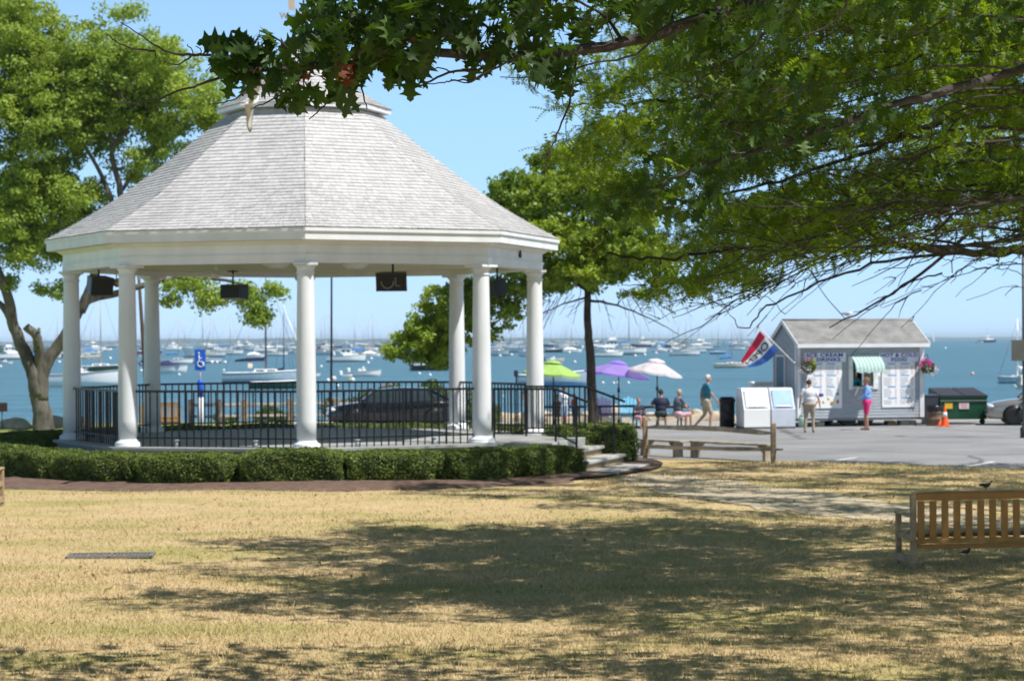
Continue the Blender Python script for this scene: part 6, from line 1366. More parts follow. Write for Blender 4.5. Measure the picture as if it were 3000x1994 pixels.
buoy(1477, 1163, 5, GEL, 'white buoy close to shore seen through the right railing', None)
# ================================================================== trees
class Tree:
    def __init__(s, name, label, base, bark, grp=None, seed=1):
        s.base = Vector(base); s.t = thing(name, label, 'tree', s.base, 0, grp); s.nodes = []; s.mb = MB(); s.tw = MB(); s.bark = bark; s.r = random.Random(seed); s.g = np.random.default_rng(seed)
    def limb(s, pts, r0, r1, k=5, n=9, main=True, wob=.0):
        pts = [Vector(p)-s.base for p in pts]
        if s.nodes:     # grow out of the nearest existing wood
            a = min(s.nodes, key=lambda q: (q[0]-pts[0]).length_squared)[0]
            if (a-pts[0]).length > .35: pts = [a]+([a.lerp(pts[0], .5)+Vector((0, 0, .1*(a-pts[0]).length))] if (a-pts[0]).length > 1 else [])+pts
        P = catmull(pts, k); m = len(P); rs = [r0+(r1-r0)*(i/(m-1))**.8 for i in range(m)]
        if wob:
            for i in range(1, m-1): P[i] += Vector((s.r.uniform(-wob, wob), s.r.uniform(-wob, wob), s.r.uniform(-wob, wob)))
        (s.mb if main else s.tw).tube(P, rs, n)
        for p, q in zip(P, rs): s.nodes.append((p, q))
        return P
    def connect(s, targets, r1=.008, up=.15, n=5, maxr=.05):
        # grow twigs from the existing skeleton to every clump, nearest first
        N = np.array([p for p, _ in s.nodes]); Rr = [q for _, q in s.nodes]
        T = [Vector(c)-s.base for c in targets]; d0 = [np.min(np.linalg.norm(N-np.array(c), axis=1)) for c in T]
        order = np.argsort(d0)
        for i in order:
            c = T[i]; D = np.linalg.norm(N-np.array(c), axis=1); j = int(np.argmin(D)); a = Vector(N[j]); L_ = D[j]
            if L_ < .05: continue
            ra = min(Rr[j]*.6, maxr, .012+L_*.022); mid = a.lerp(c, .5)+Vector((s.r.uniform(-.12, .12)*L_, s.r.uniform(-.12, .12)*L_, L_*up*s.r.uniform(-.5, 1.2)))
            P = catmull([a, mid, c], 3); rs = [ra+(r1-ra)*k/(len(P)-1) for k in range(len(P))]; s.tw.tube(P, rs, n, cap=False)
            N = np.vstack([N, np.array(P[2:])]); Rr += rs[2:]
    def finish(s, name='branches', twm=None):
        s.mb.build('trunk', s.bark, s.t); 
        if s.tw.v: s.tw.build(name, twm or s.bark, s.t, fixn=False)
def ell_pts(g, E, dens):
    out = []
    for (px, py, Y, rpx, rpy, ry) in E:
        c = W(px, py, Y); a = rpx/F*Y; b = rpy/F*Y; n = max(7 if min(rpx, rpy) > 20 else 4, int(dens*4.19*a*b*ry))
        v = g.normal(0, 1, (n, 3)); v /= np.linalg.norm(v, axis=1)[:, None]; v *= g.uniform(0, 1, (n, 1))**(1/2.4)
        out.append(np.array(c)+v*np.array([a, ry, b]))
    return np.concatenate(out)
def leaf_cloud(g, cen, per, rad, size, base, flat=.75, droop=0, aspect=.5):
    n = len(cen); K = n*per; c = np.repeat(cen, per, 0); v = g.normal(0, 1, (K, 3)); v /= np.linalg.norm(v, axis=1)[:, None]
    rr_ = np.repeat(g.uniform(.6, 1.25, n)*rad, per)[:, None]
    p = c+v*rr_*(g.uniform(0, 1, (K, 1))**.5)*np.array([1, 1, flat])-np.asarray(base)
    nn = v*.5+np.array([0, 0, .45])+g.normal(0, .55, (K, 3)); nn /= np.linalg.norm(nn, axis=1)[:, None]
    a = np.cross(nn, g.normal(0, 1, (K, 3))); a /= np.linalg.norm(a, axis=1)[:, None]; b = np.cross(nn, a); l = g.uniform(.7, 1.3, (K, 1))*size; w = l*aspect
    q = np.stack([p-a*l*.5, p+b*w*.5+a*l*.05, p+a*l*.5, p-b*w*.5+a*l*.05], 1).reshape(-1, 3)
    return q, np.arange(K*4).reshape(-1, 4)

# ---- big tree left of the bandstand
base = GP(122, 76); T = Tree('shade_tree', 'big leafy tree with a forked grey trunk at the left edge of the lawn', base, M['barkgrey'], seed=3); Y0 = 76
def P(px, py, dy=0): return W(px, py, Y0+dy)
T.limb([GP(128, 76)-Vector((0, 0, .2)), P(124, 1210), P(110, 1150), P(104, 1090)], .42, .20, n=14, wob=.02)
T.limb([P(112, 1160), P(98, 1095), P(72, 1030), P(42, 960), P(20, 860, -.5), P(-25, 740, -1), P(-60, 560, -1), P(-40, 380, -1), P(20, 200, -1)], .31, .07, n=12, wob=.02)
T.limb([P(45, 965), P(10, 900, .4), P(-60, 850, .8), P(-160, 760, 1)], .17, .06, n=10)
T.limb([P(114, 1140), P(118, 1070), P(108, 990, -.3), P(75, 955, -.5)], .24, .14, n=12, wob=.02)
T.limb([P(118, 1170), P(124, 1095), P(150, 1040), P(190, 985), P(230, 915), P(262, 878, .3), P(345, 858, .6), P(440, 830, 1), P(540, 815, 1.5), P(660, 820, 1.5), P(760, 850, 1.5)], .29, .04, n=12, wob=.015)
T.limb([P(235, 912), P(262, 850), P(290, 760), P(345, 640, -.5), P(352, 560, -.5), P(330, 469, -.5), P(335, 420, -.5), P(372, 375, -.3), P(385, 300)], .19, .05, n=10, wob=.02)
T.limb([P(345, 640, -.5), P(300, 520, -.5), P(254, 437, -.3), P(200, 340), P(190, 200)], .10, .03); T.limb([P(352, 560, -.5), P(370, 540), P(450, 420), P(520, 330), P(580, 300)], .09, .03); T.limb([P(335, 420, -.5), P(300, 330), P(330, 180), P(360, 60)], .06, .02)
T.limb([P(290, 760), P(180, 620, 1), P(100, 480, 1.5), P(60, 330, 2)], .10, .03)
E1 = [(120, 560, 76, 130, 90, 2), (400, 340, 77.5, 130, 110, 1.4), (560, 835, 77.3, 75, 26, .9), (640, 870, 77.4, 45, 28, .7), (725, 885, 77.4, 60, 40, .9), (765, 925, 77.4, 24, 30, .5), (50, 130, 76, 150, 150, 2.5), (250, 190, 76, 150, 130, 2.5), (230, 380, 77.5, 130, 130, 1.5), (320, 250, 77, 150, 120, 2), (80, 250, 76, 120, 120, 2), (430, 190, 76, 150, 110, 2.4), (560, 300, 76, 115, 95, 2.2), (640, 345, 76.5, 70, 60, 1.5), (140, 330, 75.5, 160, 120, 2.6), (330, 330, 76, 120, 75, 2.2), (470, 450, 76.5, 150, 95, 2), (90, 520, 75.5, 130, 110, 2.4), (230, 590, 76, 110, 80, 2.2), (60, 700, 76, 110, 90, 2.0), (200, 700, 77, 120, 60, 1.6), (-160, 300, 76, 160, 300, 3), (40, 620, 75.5, 130, 110, 2.2), (120, 740, 76.5, 90, 60, 1.6), (350, 40, 77, 60, 40, 1.2), (30, 30, 77, 90, 110, 2), (20, 830, 76, 50, 40, 1), (155, 850, 76.5, 40, 30, .8), (420, 620, 78, 110, 60, 1.5),
      (545, 845, 77.3, 55, 25, .6), (600, 885, 77.4, 30, 22, .5), (690, 850, 77.4, 80, 35, .9), (760, 905, 77.4, 30, 40, .5), (740, 935, 77.4, 20, 22, .4), (800, 850, 77.5, 30, 25, .5), (500, 880, 77.3, 22, 16, .4)]
cen = ell_pts(T.g, E1, 5.0); keep = np.ones(len(cen), bool)
for (px, py, rp) in ((380, 395, 34), (262, 480, 32), (392, 240, 16), (335, 575, 26), (310, 640, 20), (100, 60, 26)):
    c = np.array(W(px, py, 76)); dd = np.hypot((cen[:, 0]-c[0])*76/cen[:, 1], cen[:, 2]-c[2]); keep &= dd > rp/F*76
cen = cen[keep]
T.connect(cen, .010, .10, 4, .06); q, f = leaf_cloud(T.g, cen, 90, .47, .15, T.base, flat=.62); mesh_np('crown', q, f, M['leafleft'], T.t); T.finish('branches')
mb = MB(); ivc = ell_pts(T.g, [(108, 1000, 75.7, 12, 45, .25), (104, 960, 75.6, 14, 22, .25)], 120); q, f = leaf_cloud(T.g, ivc, 40, .06, .06, T.base); mesh_np('ivy', q, f, M['hedge'], T.t)

# ---- young oak right of the bandstand
base = GP(1739, 68); T = Tree('oak_tree', 'bright green young oak with a straight dark trunk right of the bandstand', base, M['twigl'], seed=5); Y0 = 68
T.limb([GP(1741, 68)-Vector((0, 0, .2)), P(1736, 1190), P(1730, 1060), P(1722, 950), P(1722, 840), P(1716, 720), P(1700, 590), P(1690, 500)], .19, .05, n=12, wob=.012)
for pts, a, b in (([P(1722, 850), P(1620, 800, .5), P(1480, 850, 1), P(1350, 900, 1), P(1240, 960, 1)], .07, .02), ([P(1720, 800), P(1850, 760, -.8), P(2000, 740, -1.2)], .06, .02), ([P(1716, 720), P(1580, 640, -.6), P(1450, 600, -.6)], .06, .02), ([P(1710, 660), P(1850, 560, .6), P(1960, 520, .5)], .05, .015), ([P(1700, 600), P(1600, 520, .6), P(1520, 540, .6)], .04, .012), ([P(1722, 880), P(1790, 890, -.5), P(1900, 930, -1), P(1990, 980, -1)], .05, .01), ([P(1722, 870), P(1650, 890, -1), P(1560, 930, -1.4)], .04, .01)): T.limb(pts, a, b, n=7, wob=.02)
E2 = [(1500, 555, 68, 100, 60, 1.5), (1560, 590, 68, 130, 80, 2.0), (1700, 540, 68, 130, 70, 2), (1480, 600, 68, 70, 40, 1.2), (1600, 700, 67.5, 150, 75, 2.2), (1790, 690, 68, 150, 110, 2.2), (1900, 760, 68, 110, 75, 1.8), (1690, 800, 68, 150, 55, 2), (1560, 820, 68, 110, 55, 1.6), (1440, 865, 69, 90, 50, 1.4), (1350, 885, 69, 95, 70, 1.4), (1270, 960, 69, 85, 75, 1.4), (1200, 1010, 69.2, 65, 50, 1.2), (1165, 1035, 69.2, 35, 40, .7), (1290, 1045, 69, 70, 35, 1.1), (1250, 1000, 69, 80, 60, 1.2), (1420, 960, 68.5, 75, 50, 1.1), (1340, 1010, 69, 60, 30, .8), (1520, 910, 67.5, 60, 30, .9), (1620, 470, 68.5, 70, 40, 1.2), (1850, 590, 69, 120, 60, 1.6), (1880, 860, 67.2, 60, 24, .8), (1250, 870, 69, 40, 30, .7)]
cen = ell_pts(T.g, E2, 14); T.connect(cen, .006, .05, 4, .035); q, f = leaf_cloud(T.g, cen, 60, .30, .135, T.base, flat=.6, aspect=.6); mesh_np('crown', q, f, M['leafmid'], T.t)
for i in range(46):     # bare drooping twigs under the crown
    px = T.r.uniform(1520, 2000) if i > 14 else T.r.uniform(1500, 1680); y0 = T.r.uniform(840, 890); e = T.r.uniform(30, 95); dx = T.r.uniform(15, 60)*(1 if px > 1720 else -1); dy = T.r.uniform(-1, 1)
    T.limb([P(px, y0, dy), P(px+dx*.5, y0+e*.45, dy), P(px+dx, y0+e, dy)], .014, .005, k=3, n=4, main=False, wob=.015)
    if i % 2: T.limb([P(px+dx*.5, y0+e*.45, dy), P(px+dx*1.3, y0+e*.6, dy+.2)], .008, .004, k=3, n=4, main=False)
T.finish('branches')

# ---- wide honey locust whose canopy fills the upper right
base = Vector((13.6, 31, 0)); T = Tree('locust_tree', 'wide spreading locust tree whose feathery canopy fills the upper right of the picture', base, M['twigl'], seed=8)
top = Vector((13.4, 30.8, 3.4)); T.limb([base-Vector((0, 0, .2)), Vector((13.5, 31, 1.5)), top], .36, .28, n=14)
A = lambda px, py, Y: W(px, py, Y)
mainl = [([top, A(3150, 770, 29.5), A(3000, 735, 29), A(2850, 742, 28.5), A(2700, 728, 28), A(2590, 700, 27.7), A(2480, 650, 27.5), A(2330, 590, 27)], .085, .02),
         ([top, A(3200, 560, 28.5), A(3000, 470, 28), A(2800, 545, 27), A(2690, 560, 26.8), A(2600, 540, 26.5), A(2480, 640, 26), A(2330, 700, 26), A(2100, 740, 25.5), A(1900, 760, 25.3), A(1780, 740, 25)], .062, .012),
         ([top, A(3200, 350, 27), A(3000, 255, 26), A(2790, 340, 25.5), A(2600, 420, 25), A(2380, 500, 24.5), A(2150, 560, 24), A(1950, 600, 24)], .055, .01),
         ([top, A(3200, 150, 27), A(3000, 60, 26), A(2760, 130, 26), A(2500, 220, 25.5), A(2250, 250, 25), A(2000, 290, 25), A(1800, 305, 24.5), A(1650, 310, 24.5)], .055, .01),
         ([top, A(3100, 640, 30), A(2900, 640, 31), A(2700, 800, 31), A(2560, 890, 31), A(2430, 960, 31)], .05, .008),
         ([top, Vector((11, 29, 6.5)), Vector((8, 26, 8)), Vector((5, 24, 8.6)), Vector((2, 22.5, 8.6)), Vector((-.5, 22, 8.2))], .16, .03),
         ([top, Vector((12, 27, 6.5)), Vector((9.5, 23, 7.6)), Vector((7, 20.5, 8)), Vector((4.5, 19, 7.8))], .14, .03),
         ([top, Vector((12, 34, 6.5)), Vector((10, 37, 9.5)), Vector((6.5, 40, 10.3))], .12, .03), ([top, Vector((14.5, 36, 7.5)), Vector((14, 41, 10)), Vector((12, 44, 10.4))], .12, .03), ([top, Vector((15, 33, 7)), Vector((17, 34, 9))], .12, .03)]
for pts, a, b in mainl: T.limb(pts, a, b, n=8, wob=.03)
for pts, a, b in (([A(2690, 560, 26.8), A(2800, 660, 27), A(2790, 800, 27)], .02, .006), ([A(2790, 340, 25.5), A(2500, 430, 26), A(2200, 450, 26)], .04, .01), ([A(3000, 380, 26), A(2700, 480, 25.2), A(2450, 560, 25)], .05, .012), ([A(2850, 742, 28.5), A(2600, 760, 29), A(2400, 830, 29), A(2250, 900, 29), A(2180, 960, 29), A(2140, 925, 29)], .028, .006)): T.limb(pts, a, b, n=6, wob=.03)
yb = lambda x: float(np.interp(x, [1480, 1600, 1640, 1780, 1850, 1885, 1960, 2080, 2214, 2316, 2400, 2553, 2800, 3000, 3300], [330, 345, 460, 540, 640, 885, 915, 895, 830, 755, 735, 715, 675, 660, 670]))
cl = []; g = T.g
pads = 0
while pads < 330:
    px, py, Y = g.uniform(1480, 3150), g.uniform(-120, 930), g.uniform(22.5, 32)
    if py > yb(px)-18: continue
    if px < 1900 and py < 355:
        if g.uniform() > .5*(px-1430)/400 or py < 90: continue
        if px < 1600 and not (140 < py < 345): continue
    if 1860 < px < 2060 and py > 560 and g.uniform() < .35: continue
    if px > 2250 and py > yb(px)-110 and g.uniform() > .55: continue
    pads += 1; c = np.array(W(px, py, Y)); m_ = int(g.integers(6, 13)); wd = g.uniform(.45, 1.0)
    if px < 1900: m_ = m_//2; wd *= .6
    for k in range(m_):
        dx = g.normal(0, .5)*wd; dy = g.normal(0, .5)*wd; cl.append(Vector((c[0]+dx, c[1]+dy, c[2]+.28*dx+g.normal(0, .055)-.10*abs(dx))))
nin = len(cl)
for i in range(34):     # long dark boughs in front of the foliage, sweeping down to the left
    rr_ = T.r; y0 = rr_.uniform(60, 720); x1 = rr_.uniform(1980, 2650); y1 = min(y0+rr_.uniform(-10, 300), yb(x1)+10); Y = rr_.uniform(21.2, 24.5); xm = (3060+x1)/2; r0 = rr_.choice((.012, .016, .024))
    Q = T.limb([A(3080, y0, Y+1), A(2800+rr_.uniform(-80, 80), y0*.75+y1*.25+rr_.uniform(-50, 40), Y), A(xm-60, y0*.5+y1*.5+rr_.uniform(-60, 50), Y), A(x1+120, y0*.15+y1*.85+rr_.uniform(-40, 30), Y), A(x1, y1, Y)], r0, .004, k=5, n=6, main=False, wob=.012)
    for k in range(7):
        s0 = Q[rr_.randrange(6, len(Q)-1)]+T.base; e = s0+Vector((-rr_.uniform(.2, .8), rr_.uniform(-.2, .2), rr_.uniform(-.45, .3))); T.limb([s0, s0.lerp(e, .5)+Vector((0, 0, rr_.uniform(-.06, .06))), e], .008, .003, k=3, n=4, main=False, wob=.01)
for i in range(14500):      # the part of the canopy above the frame
    x, y = g.uniform(-2, 23), g.uniform(15, 51)
    if (x-8.5)**2/105+(y-24)**2/75 < 1: z = g.uniform(max(5.8, .158*y+3.1), 9.4)
    elif (x-13)**2/90+(y-41)**2/95 < 1: z = g.uniform(.158*y+3.2, .158*y+4.6)
    else: continue
    if y < 20.5 and x < 5 or x < .3: continue
    if math.sin(x*1.5+.4+math.sin(y*.8))*math.sin(y*1.9+x*.5) > (.5 if 20 < y < 31 and x > 3 else .12): continue
    cl.append(Vector((x, y, z)))
for i in range(210):      # unseen leaf clumps added toward the sun to shade the garden bench
    z = g.uniform(7.6, 8.8); cl.append(Vector((g.uniform(4.9, 8.2)+.546*(z-.5), g.uniform(27.0, 29.2)-.30*(z-.5), z)))
cl = np.array(cl); T.connect(np.concatenate([cl[:nin], cl[nin::4]]), .004, .12, 4, .03)
def fronds(g, cen, per, base, spread, flen, wl_, nlf):
    n = len(cen); K = n*per; c = np.repeat(cen, per, 0)
    d = g.normal(0, 1, (n, 3)); d[:, 2] = d[:, 2]*.3-.1; d[:, 0] -= .25; d /= np.linalg.norm(d, axis=1)[:, None]; D = np.repeat(d, per, 0)
    s = g.uniform(-1, 1, (K, 1)); p = c+D*s*spread+g.normal(0, 1, (K, 3))*np.array([.12, .12, .05])*spread*1.3
    a = D*.6+g.normal(0, .6, (K, 3)); a[:, 2] -= .15; a /= np.linalg.norm(a, axis=1)[:, None]
    up = np.array([0, 0, 1.])+g.normal(0, .45, (K, 3)); b = np.cross(a, up); b /= np.linalg.norm(b, axis=1)[:, None]; nn = np.cross(b, a)
    L_ = flen*g.uniform(.7, 1.25, (K, 1)); Q = []
    for j in range(nlf):
        t = (j+.5)/nlf; ctr = p+a*L_*t-nn*L_*.25*t*t; w = wl_*(1-.45*abs(t-.4)*1.6)*g.uniform(.8, 1.2, (K, 1)); h = L_/nlf*.42; sk = a*w*.35
        Q.append(np.stack([ctr-a*h, ctr+b*w+sk, ctr+a*h, ctr-b*w+sk], 1))
    q = np.stack(Q, 1).reshape(-1, 3)-np.asarray(base); return q, np.arange(len(q)).reshape(-1, 4)
q1, f1 = fronds(g, cl[:nin], 20, T.base, .27, .17, .040, 6); q2, f2 = fronds(g, cl[nin:], 9, T.base, .45, .27, .085, 4)
mesh_np('crown', np.concatenate([q1, q2]), np.concatenate([f1, f2+len(q1)]), M['leaflocust'], T.t)
# bare drooping twigs along the lower right
def bare(p0, p1, Y, r0, kids, sag=.0, seed=0):
    rr_ = random.Random(seed); a = A(*p0, Y); b = A(*p1, Y+rr_.uniform(-.3, .3)); m_ = a.lerp(b, .5)+Vector((0, 0, sag)); r0 *= .75; Q = T.limb([a, a.lerp(m_, .5)+Vector((0, 0, sag*.4)), m_, b], r0, .0035, k=4, n=5, main=False, wob=.014)
    for i in range(int(kids*.65)):
        j = rr_.randrange(3, len(Q)-1); s0 = Q[j]+T.base; d = (b-a).normalized(); side = Vector((-d.z, rr_.uniform(-.3, .3), d.x))*rr_.choice((-1, 1)); e = s0+(d*rr_.uniform(.6, 1.1)+side*rr_.uniform(.15, .5))*rr_.uniform(.10, .38)
        T.limb([s0, s0.lerp(e, .5)+Vector((rr_.uniform(-.03, .03), 0, rr_.uniform(-.03, .03))), e], .008, .003, k=3, n=4, main=False, wob=.008)
for i, (p0, p1, Y, r0, kd) in enumerate((((2990, 742), (2700, 860), 28, .020, 9), ((2760, 800), (2440, 992), 28, .018, 8), ((2700, 850), (2490, 1045), 28, .012, 4), ((2900, 745), (2640, 960), 28.5, .014, 6), ((2980, 770), (2800, 870), 28, .010, 5), ((3040, 770), (2560, 900), 29, .014, 8),
    ((2600, 730), (2300, 920), 29, .016, 9), ((2520, 760), (2260, 940), 29, .012, 7), ((2400, 800), (2190, 985), 29, .010, 7), ((2330, 830), (2120, 900), 28.5, .010, 6), ((2350, 780), (2150, 830), 28, .010, 5), ((2250, 870), (1990, 1010), 30, .008, 6), ((2150, 900), (1900, 945), 29, .010, 6), ((2700, 720), (2400, 790), 27.5, .014, 8), ((2600, 690), (2280, 770), 27, .014, 8), ((2880, 700), (2560, 800), 28, .014, 8), ((2450, 760), (2270, 830), 28, .010, 6), ((3040, 860), (2830, 880), 27, .008, 3), ((2800, 740), (2560, 860), 29, .012, 7), ((3040, 690), (2760, 780), 29, .014, 7))):
    bare(p0, p1, Y, r0, kd, seed=i, sag=.12)
for i in range(42):
    px = T.r.uniform(2000, 2950); py = yb(px)-T.r.uniform(10, 150); bare((px, py), (px-T.r.uniform(60, 190), py+T.r.uniform(10, 100)), T.r.uniform(24, 31), .009, 4, seed=100+i, sag=.05)
T.finish('branches', M['twig'])

# ---- oak whose low branch hangs into the top of the picture
base = Vector((5.8, 7, 0)); T = Tree('foreground_oak', 'nearby oak whose dark lobed leaves hang across the top of the picture', base, M['twig'], seed=13)
T.limb([base-Vector((0, 0, .2)), Vector((5.7, 7.1, 2.5)), Vector((5.5, 7.3, 5.2)), Vector((4.8, 8, 8))], .34, .2, n=16)
tp = Vector((5.5, 7.3, 5.2))
P1_ = T.limb([tp, A(2700, -120, 10.5), A(2350, -40, 10.3), A(2100, 40, 10), A(1830, 125, 9.8), A(1500, 165, 9.5), A(1250, 150, 9.3), A(1080, 180, 9.2), A(900, 195, 9.1), A(760, 205, 9.0), A(700, 190, 9)], .042, .008, k=6, n=10, wob=.006)
P2_ = T.limb([tp, A(3100, 160, 15), A(2800, 260, 14.5), A(2550, 330, 14.2), A(2300, 420, 14), A(2080, 480, 14), A(1900, 560, 13.8)], .04, .008, k=6, n=8, wob=.012)
twg = []
def tl(pts, Y, r0, r1=.0022): twg.append(T.limb([A(x, y, Y+dy) for x, y, dy in pts], r0, r1, k=5, n=6, main=False, wob=.0035))
tl([(760, 205, 0), (690, 185, 0), (615, 163, 0), (540, 160, 0), (470, 142, 0), (420, 108, 0), (352, 66, 0)], 9, .010); tl([(455, 150, 0), (385, 140, 0), (335, 118, 0), (312, 100, 0)], 9, .005); tl([(560, 165, 0), (520, 190, 0), (480, 180, 0)], 9, .004); tl([(545, 160, 0), (568, 160, 0), (548, 130, 0)], 9, .003); tl([(580, 165, 0), (590, 150, 0), (573, 136, 0)], 9, .003); tl([(455, 155, 0), (458, 172, 0)], 9, .003)
tl([(760, 210, 0), (710, 205, -.05), (610, 240, -.05), (540, 262, -.05), (450, 295, -.05), (370, 302, -.05), (318, 302, -.05)], 9, .009); tl([(370, 302, -.05), (350, 275, -.05), (290, 238, -.05)], 9, .004); tl([(720, 270, -.1), (680, 295, -.1), (622, 304, -.1)], 9, .004)
tl([(1830, 125, 0), (1700, 150, .1), (1685, 200, .1), (1668, 300, .1), (1632, 395, .1), (1608, 450, .1), (1594, 515, .1)], 9.6, .008); tl([(1615, 440, .1), (1590, 462, .1), (1563, 462, .1)], 9.6, .003)
tl([(1500, 170, 0), (1400, 205, 0), (1330, 210, 0), (1250, 240, .05), (1180, 252, .05), (1120, 248, .05)], 9.4, .009); tl([(1460, 180, 0), (1400, 230, 0), (1330, 235, 0), (1290, 245, 0), (1180, 252, 0)], 9.4, .006); tl([(1520, 165, 0), (1420, 215, 0), (1370, 242, 0), (1320, 232, 0)], 9.3, .006); tl([(1330, 215, 0), (1290, 200, 0), (1245, 208, 0)], 9.3, .004)
tl([(2100, 40, 0), (1950, 80, -.1), (1860, 160, -.1), (1720, 190, -.1), (1600, 225, -.1), (1465, 226, -.1)], 9.8, .009); tl([(1830, 125, 0), (1760, 40, .1), (1650, -10, .1), (1560, 10, .1)], 9.8, .010)
tl([(2300, -20, 0), (2220, 120, .2), (2100, 200, .2), (1960, 290, .2)], 10.4, .009); tl([(1250, 150, 0), (1150, 90, .1), (1050, 60, .1), (920, 40, .1), (850, 70, .1)], 9.3, .010); tl([(1080, 180, 0), (1010, 240, -.1), (960, 300, -.1), (905, 350, -.1)], 9.2, .008); tl([(1060, 185, 0), (1060, 260, .1), (1075, 320, .1)], 9.2, .006); tl([(900, 195, 0), (820, 120, -.1), (760, 90, -.1)], 9.1, .006); tl([(900, 195, 0), (850, 260, .1), (780, 300, .1), (735, 320, .1)], 9.1, .006)
tl([(1500, 160, 0), (1430, 80, .1), (1330, 40, .1), (1240, 20, .1)], 9.5, .008); tl([(2500, -60, 0), (2450, 60, 0), (2300, 130, 0), (2200, 210, 0), (2050, 300, 0)], 11, .008)
# oak leaves
hp = [(0, .012), (.10, .03), (.20, .07), (.245, .30), (.30, .17), (.335, .11), (.42, .14), (.50, .50), (.555, .30), (.60, .155), (.68, .17), (.80, .42), (.82, .22), (.86, .12), (.93, .13), (1.0, .0)]
mid = [0, .08, .16, .20, .26, .32, .40, .44, .50, .57, .64, .70, .76, .84, .92, 1.0]
tv = []; tf = []
for i, m_ in enumerate(mid): tv.append((m_, 0, 0))
nm = len(mid)
for sgn in (1, -1):
    o_ = len(tv)
    for (x, w_) in hp: tv.append((x+(.02 if sgn > 0 else -.01)*w_, sgn*w_, .16*w_-.25*w_*w_))
    for i in range(nm-1): 
        q_ = (i, i+1, o_+i+1, o_+i); tf.append((q_[0], q_[1], q_[2])); tf.append((q_[0], q_[2], q_[3]))
tv = np.array(tv); tf = np.array(tf)
def leaves(pos, ax, nor, L_, curl, base):
    K = len(pos); ax = ax/np.linalg.norm(ax, axis=1)[:, None]; b = np.cross(nor, ax); b /= np.linalg.norm(b, axis=1)[:, None]; n_ = np.cross(ax, b)
    X = tv[None, :, 0:1]*L_[:, None, None]; Yv = tv[None, :, 1:2]*L_[:, None, None]; Z = tv[None, :, 2:3]*L_[:, None, None]*1.2-(tv[None, :, 0:1]**2)*curl[:, None, None]*L_[:, None, None]
    v = pos[:, None, :]+ax[:, None, :]*X+b[:, None, :]*Yv+n_[:, None, :]*Z-np.asarray(base); f = (tf[None]+np.arange(K)[:, None, None]*len(tv)).reshape(-1, 3); return v.reshape(-1, 3), f
g = T.g; pts = []
def zone(n, x0, x1, y0, y1, Y, dY=.35, f=lambda x, y: True):
    k = 0
    while k < n:
        x, y = g.uniform(x0, x1), g.uniform(y0, y1)
        if f(x, y): pts.append(np.array(W(x, y, Y+g.uniform(-dY, dY)))); k += 1
zone(400, 870, 1330, -90, 215, 9.3, .5, lambda x, y: (x > 925 or y > 85) and y < 60+.9*(x-800) and y < .8*(1500-x)-20); zone(40, 640, 820, 100, 205, 9, .15, lambda x, y: y > 340-.3*x and y > 90+.9*(760-x)*.6); zone(14, 655, 700, 105, 150, 9, .1); zone(10, 740, 790, 100, 140, 9, .1); zone(34, 700, 900, 160, 240, 9, .2)
zone(16, 820, 950, 230, 275, 9.1, .15); zone(14, 1010, 1080, 200, 270, 9.15, .15); zone(150, 1250, 1600, -60, 110, 9.5, .4, lambda x, y: y < 120-(x-1250)*.05); zone(30, 1380, 1520, 110, 175, 9.5, .2); zone(34, 1560, 1720, 130, 215, 9.6, .2); zone(12, 1600, 1700, 200, 230, 9.6, .1); zone(240, 1550, 2350, -60, 90, 10, .5, lambda x, y: y < 100-(x-1500)*.03); zone(6, 1205, 1225, 205, 215, 9.3, .05)
zone(230, 1900, 2650, 190, 520, 14.2, .7, lambda x, y: abs(y-(330+(2250-x)*.28)) < 120 and x > 1880); zone(110, 1750, 2150, 440, 620, 14, .5, lambda x, y: abs(y-(640-(x-1750)*.28)) < 70); zone(120, 2350, 3000, -60, 120, 14, 1); zone(60, 1950, 2250, 120, 260, 13, .6)
pts = np.array(pts); K = len(pts); T.connect([Vector(p) for p in pts], .0014, .04, 3, .006)
ax = g.normal(0, .6, (K, 3)); ax[:, 0] -= .55; ax[:, 2] -= .45; nor = g.normal(0, .55, (K, 3)); nor[:, 2] += .45; nor[:, 1] -= .45
L_ = g.uniform(.075, .14, K); q1, f1 = leaves(pts, ax, nor, L_, g.uniform(-.1, .5, K), T.base)
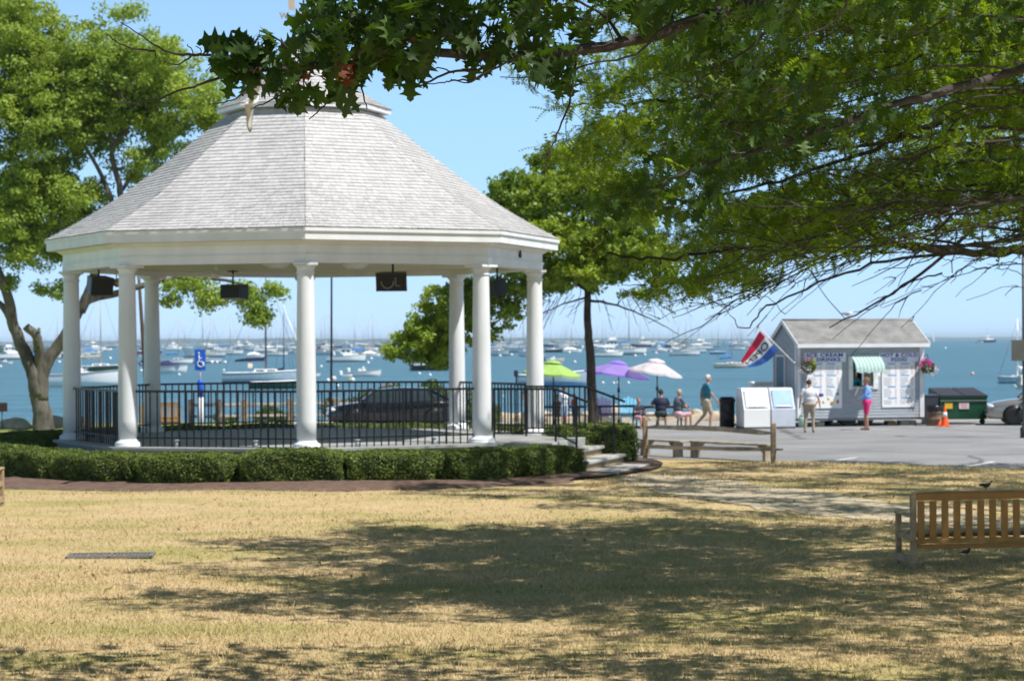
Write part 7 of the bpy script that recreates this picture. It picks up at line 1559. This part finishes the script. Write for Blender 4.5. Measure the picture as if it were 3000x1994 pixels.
# upper crown (above the frame, shades the lawn)
up = []
while len(up) < 10000:
    x, y, z = g.uniform(-9, 7), g.uniform(3, 18.1), g.uniform(5.8, 9.5)
    if (x-1)**2/85+(y-9)**2/100 > 1 or z < .158*y+3.3 or (x < -1 and math.sin(x*1.7)*math.sin(y*1.9+1) > .42): continue
    up.append((x, y, z))
up = np.array(up); n = len(up); q2, f2 = leaf_cloud(g, up, 2, .35, .2, T.base, aspect=.7)
f2t = np.concatenate([f2[:, [0, 1, 2]], f2[:, [0, 2, 3]]])
T.limb([tp, Vector((2, 10, 7)), Vector((-2, 13, 7.6)), Vector((-5, 15, 7.4))], .12, .03); T.limb([tp, Vector((3, 13, 7)), Vector((1, 16.5, 7.6))], .10, .03)
v_ = np.concatenate([q1, q2]); mesh_np('crown', v_, np.concatenate([f1, f2t+len(q1)]), M['leafoak'], T.t)
dp = np.array([W(x, y, 8.9) for x, y in ((1000, 160), (1035, 175), (900, 215), (1040, 210), (965, 235), (920, 225), (1205, 105))]); kd = len(dp)
q3, f3 = leaves(dp, g.normal(0, 1, (kd, 3))-np.array([.5, 0, .5]), g.normal(0, .5, (kd, 3))+np.array([0, -.8, .3]), g.uniform(.07, .11, kd), g.uniform(0, .8, kd), T.base); mesh_np('withered_leaves', q3, f3, M['leafdry'], T.t)
T.finish('branches', M['twig'])
# ------------------------------------------------------------------ sea air
mb = MB(); mb.box((0, 4500, 16), (16000, 17200, 40)); mb.v = [(x, y, -4.0 if z < 0 else 22.0) for x, y, z in mb.v]
hm = bpy.data.materials.new('sea_haze'); hm.use_nodes = True; nt = hm.node_tree; nt.nodes.remove(nt.nodes['Principled BSDF']); pv = nt.nodes.new('ShaderNodeVolumePrincipled')
pv.inputs['Color'].default_value = (.70, .88, 1, 1); pv.inputs['Density'].default_value = .00010; pv.inputs['Anisotropy'].default_value = 0; nt.links.new(pv.outputs[0], nt.nodes['Material Output'].inputs['Volume'])
hz = mb.build('haze', hm); tag(hz, None, None, kind='stuff')
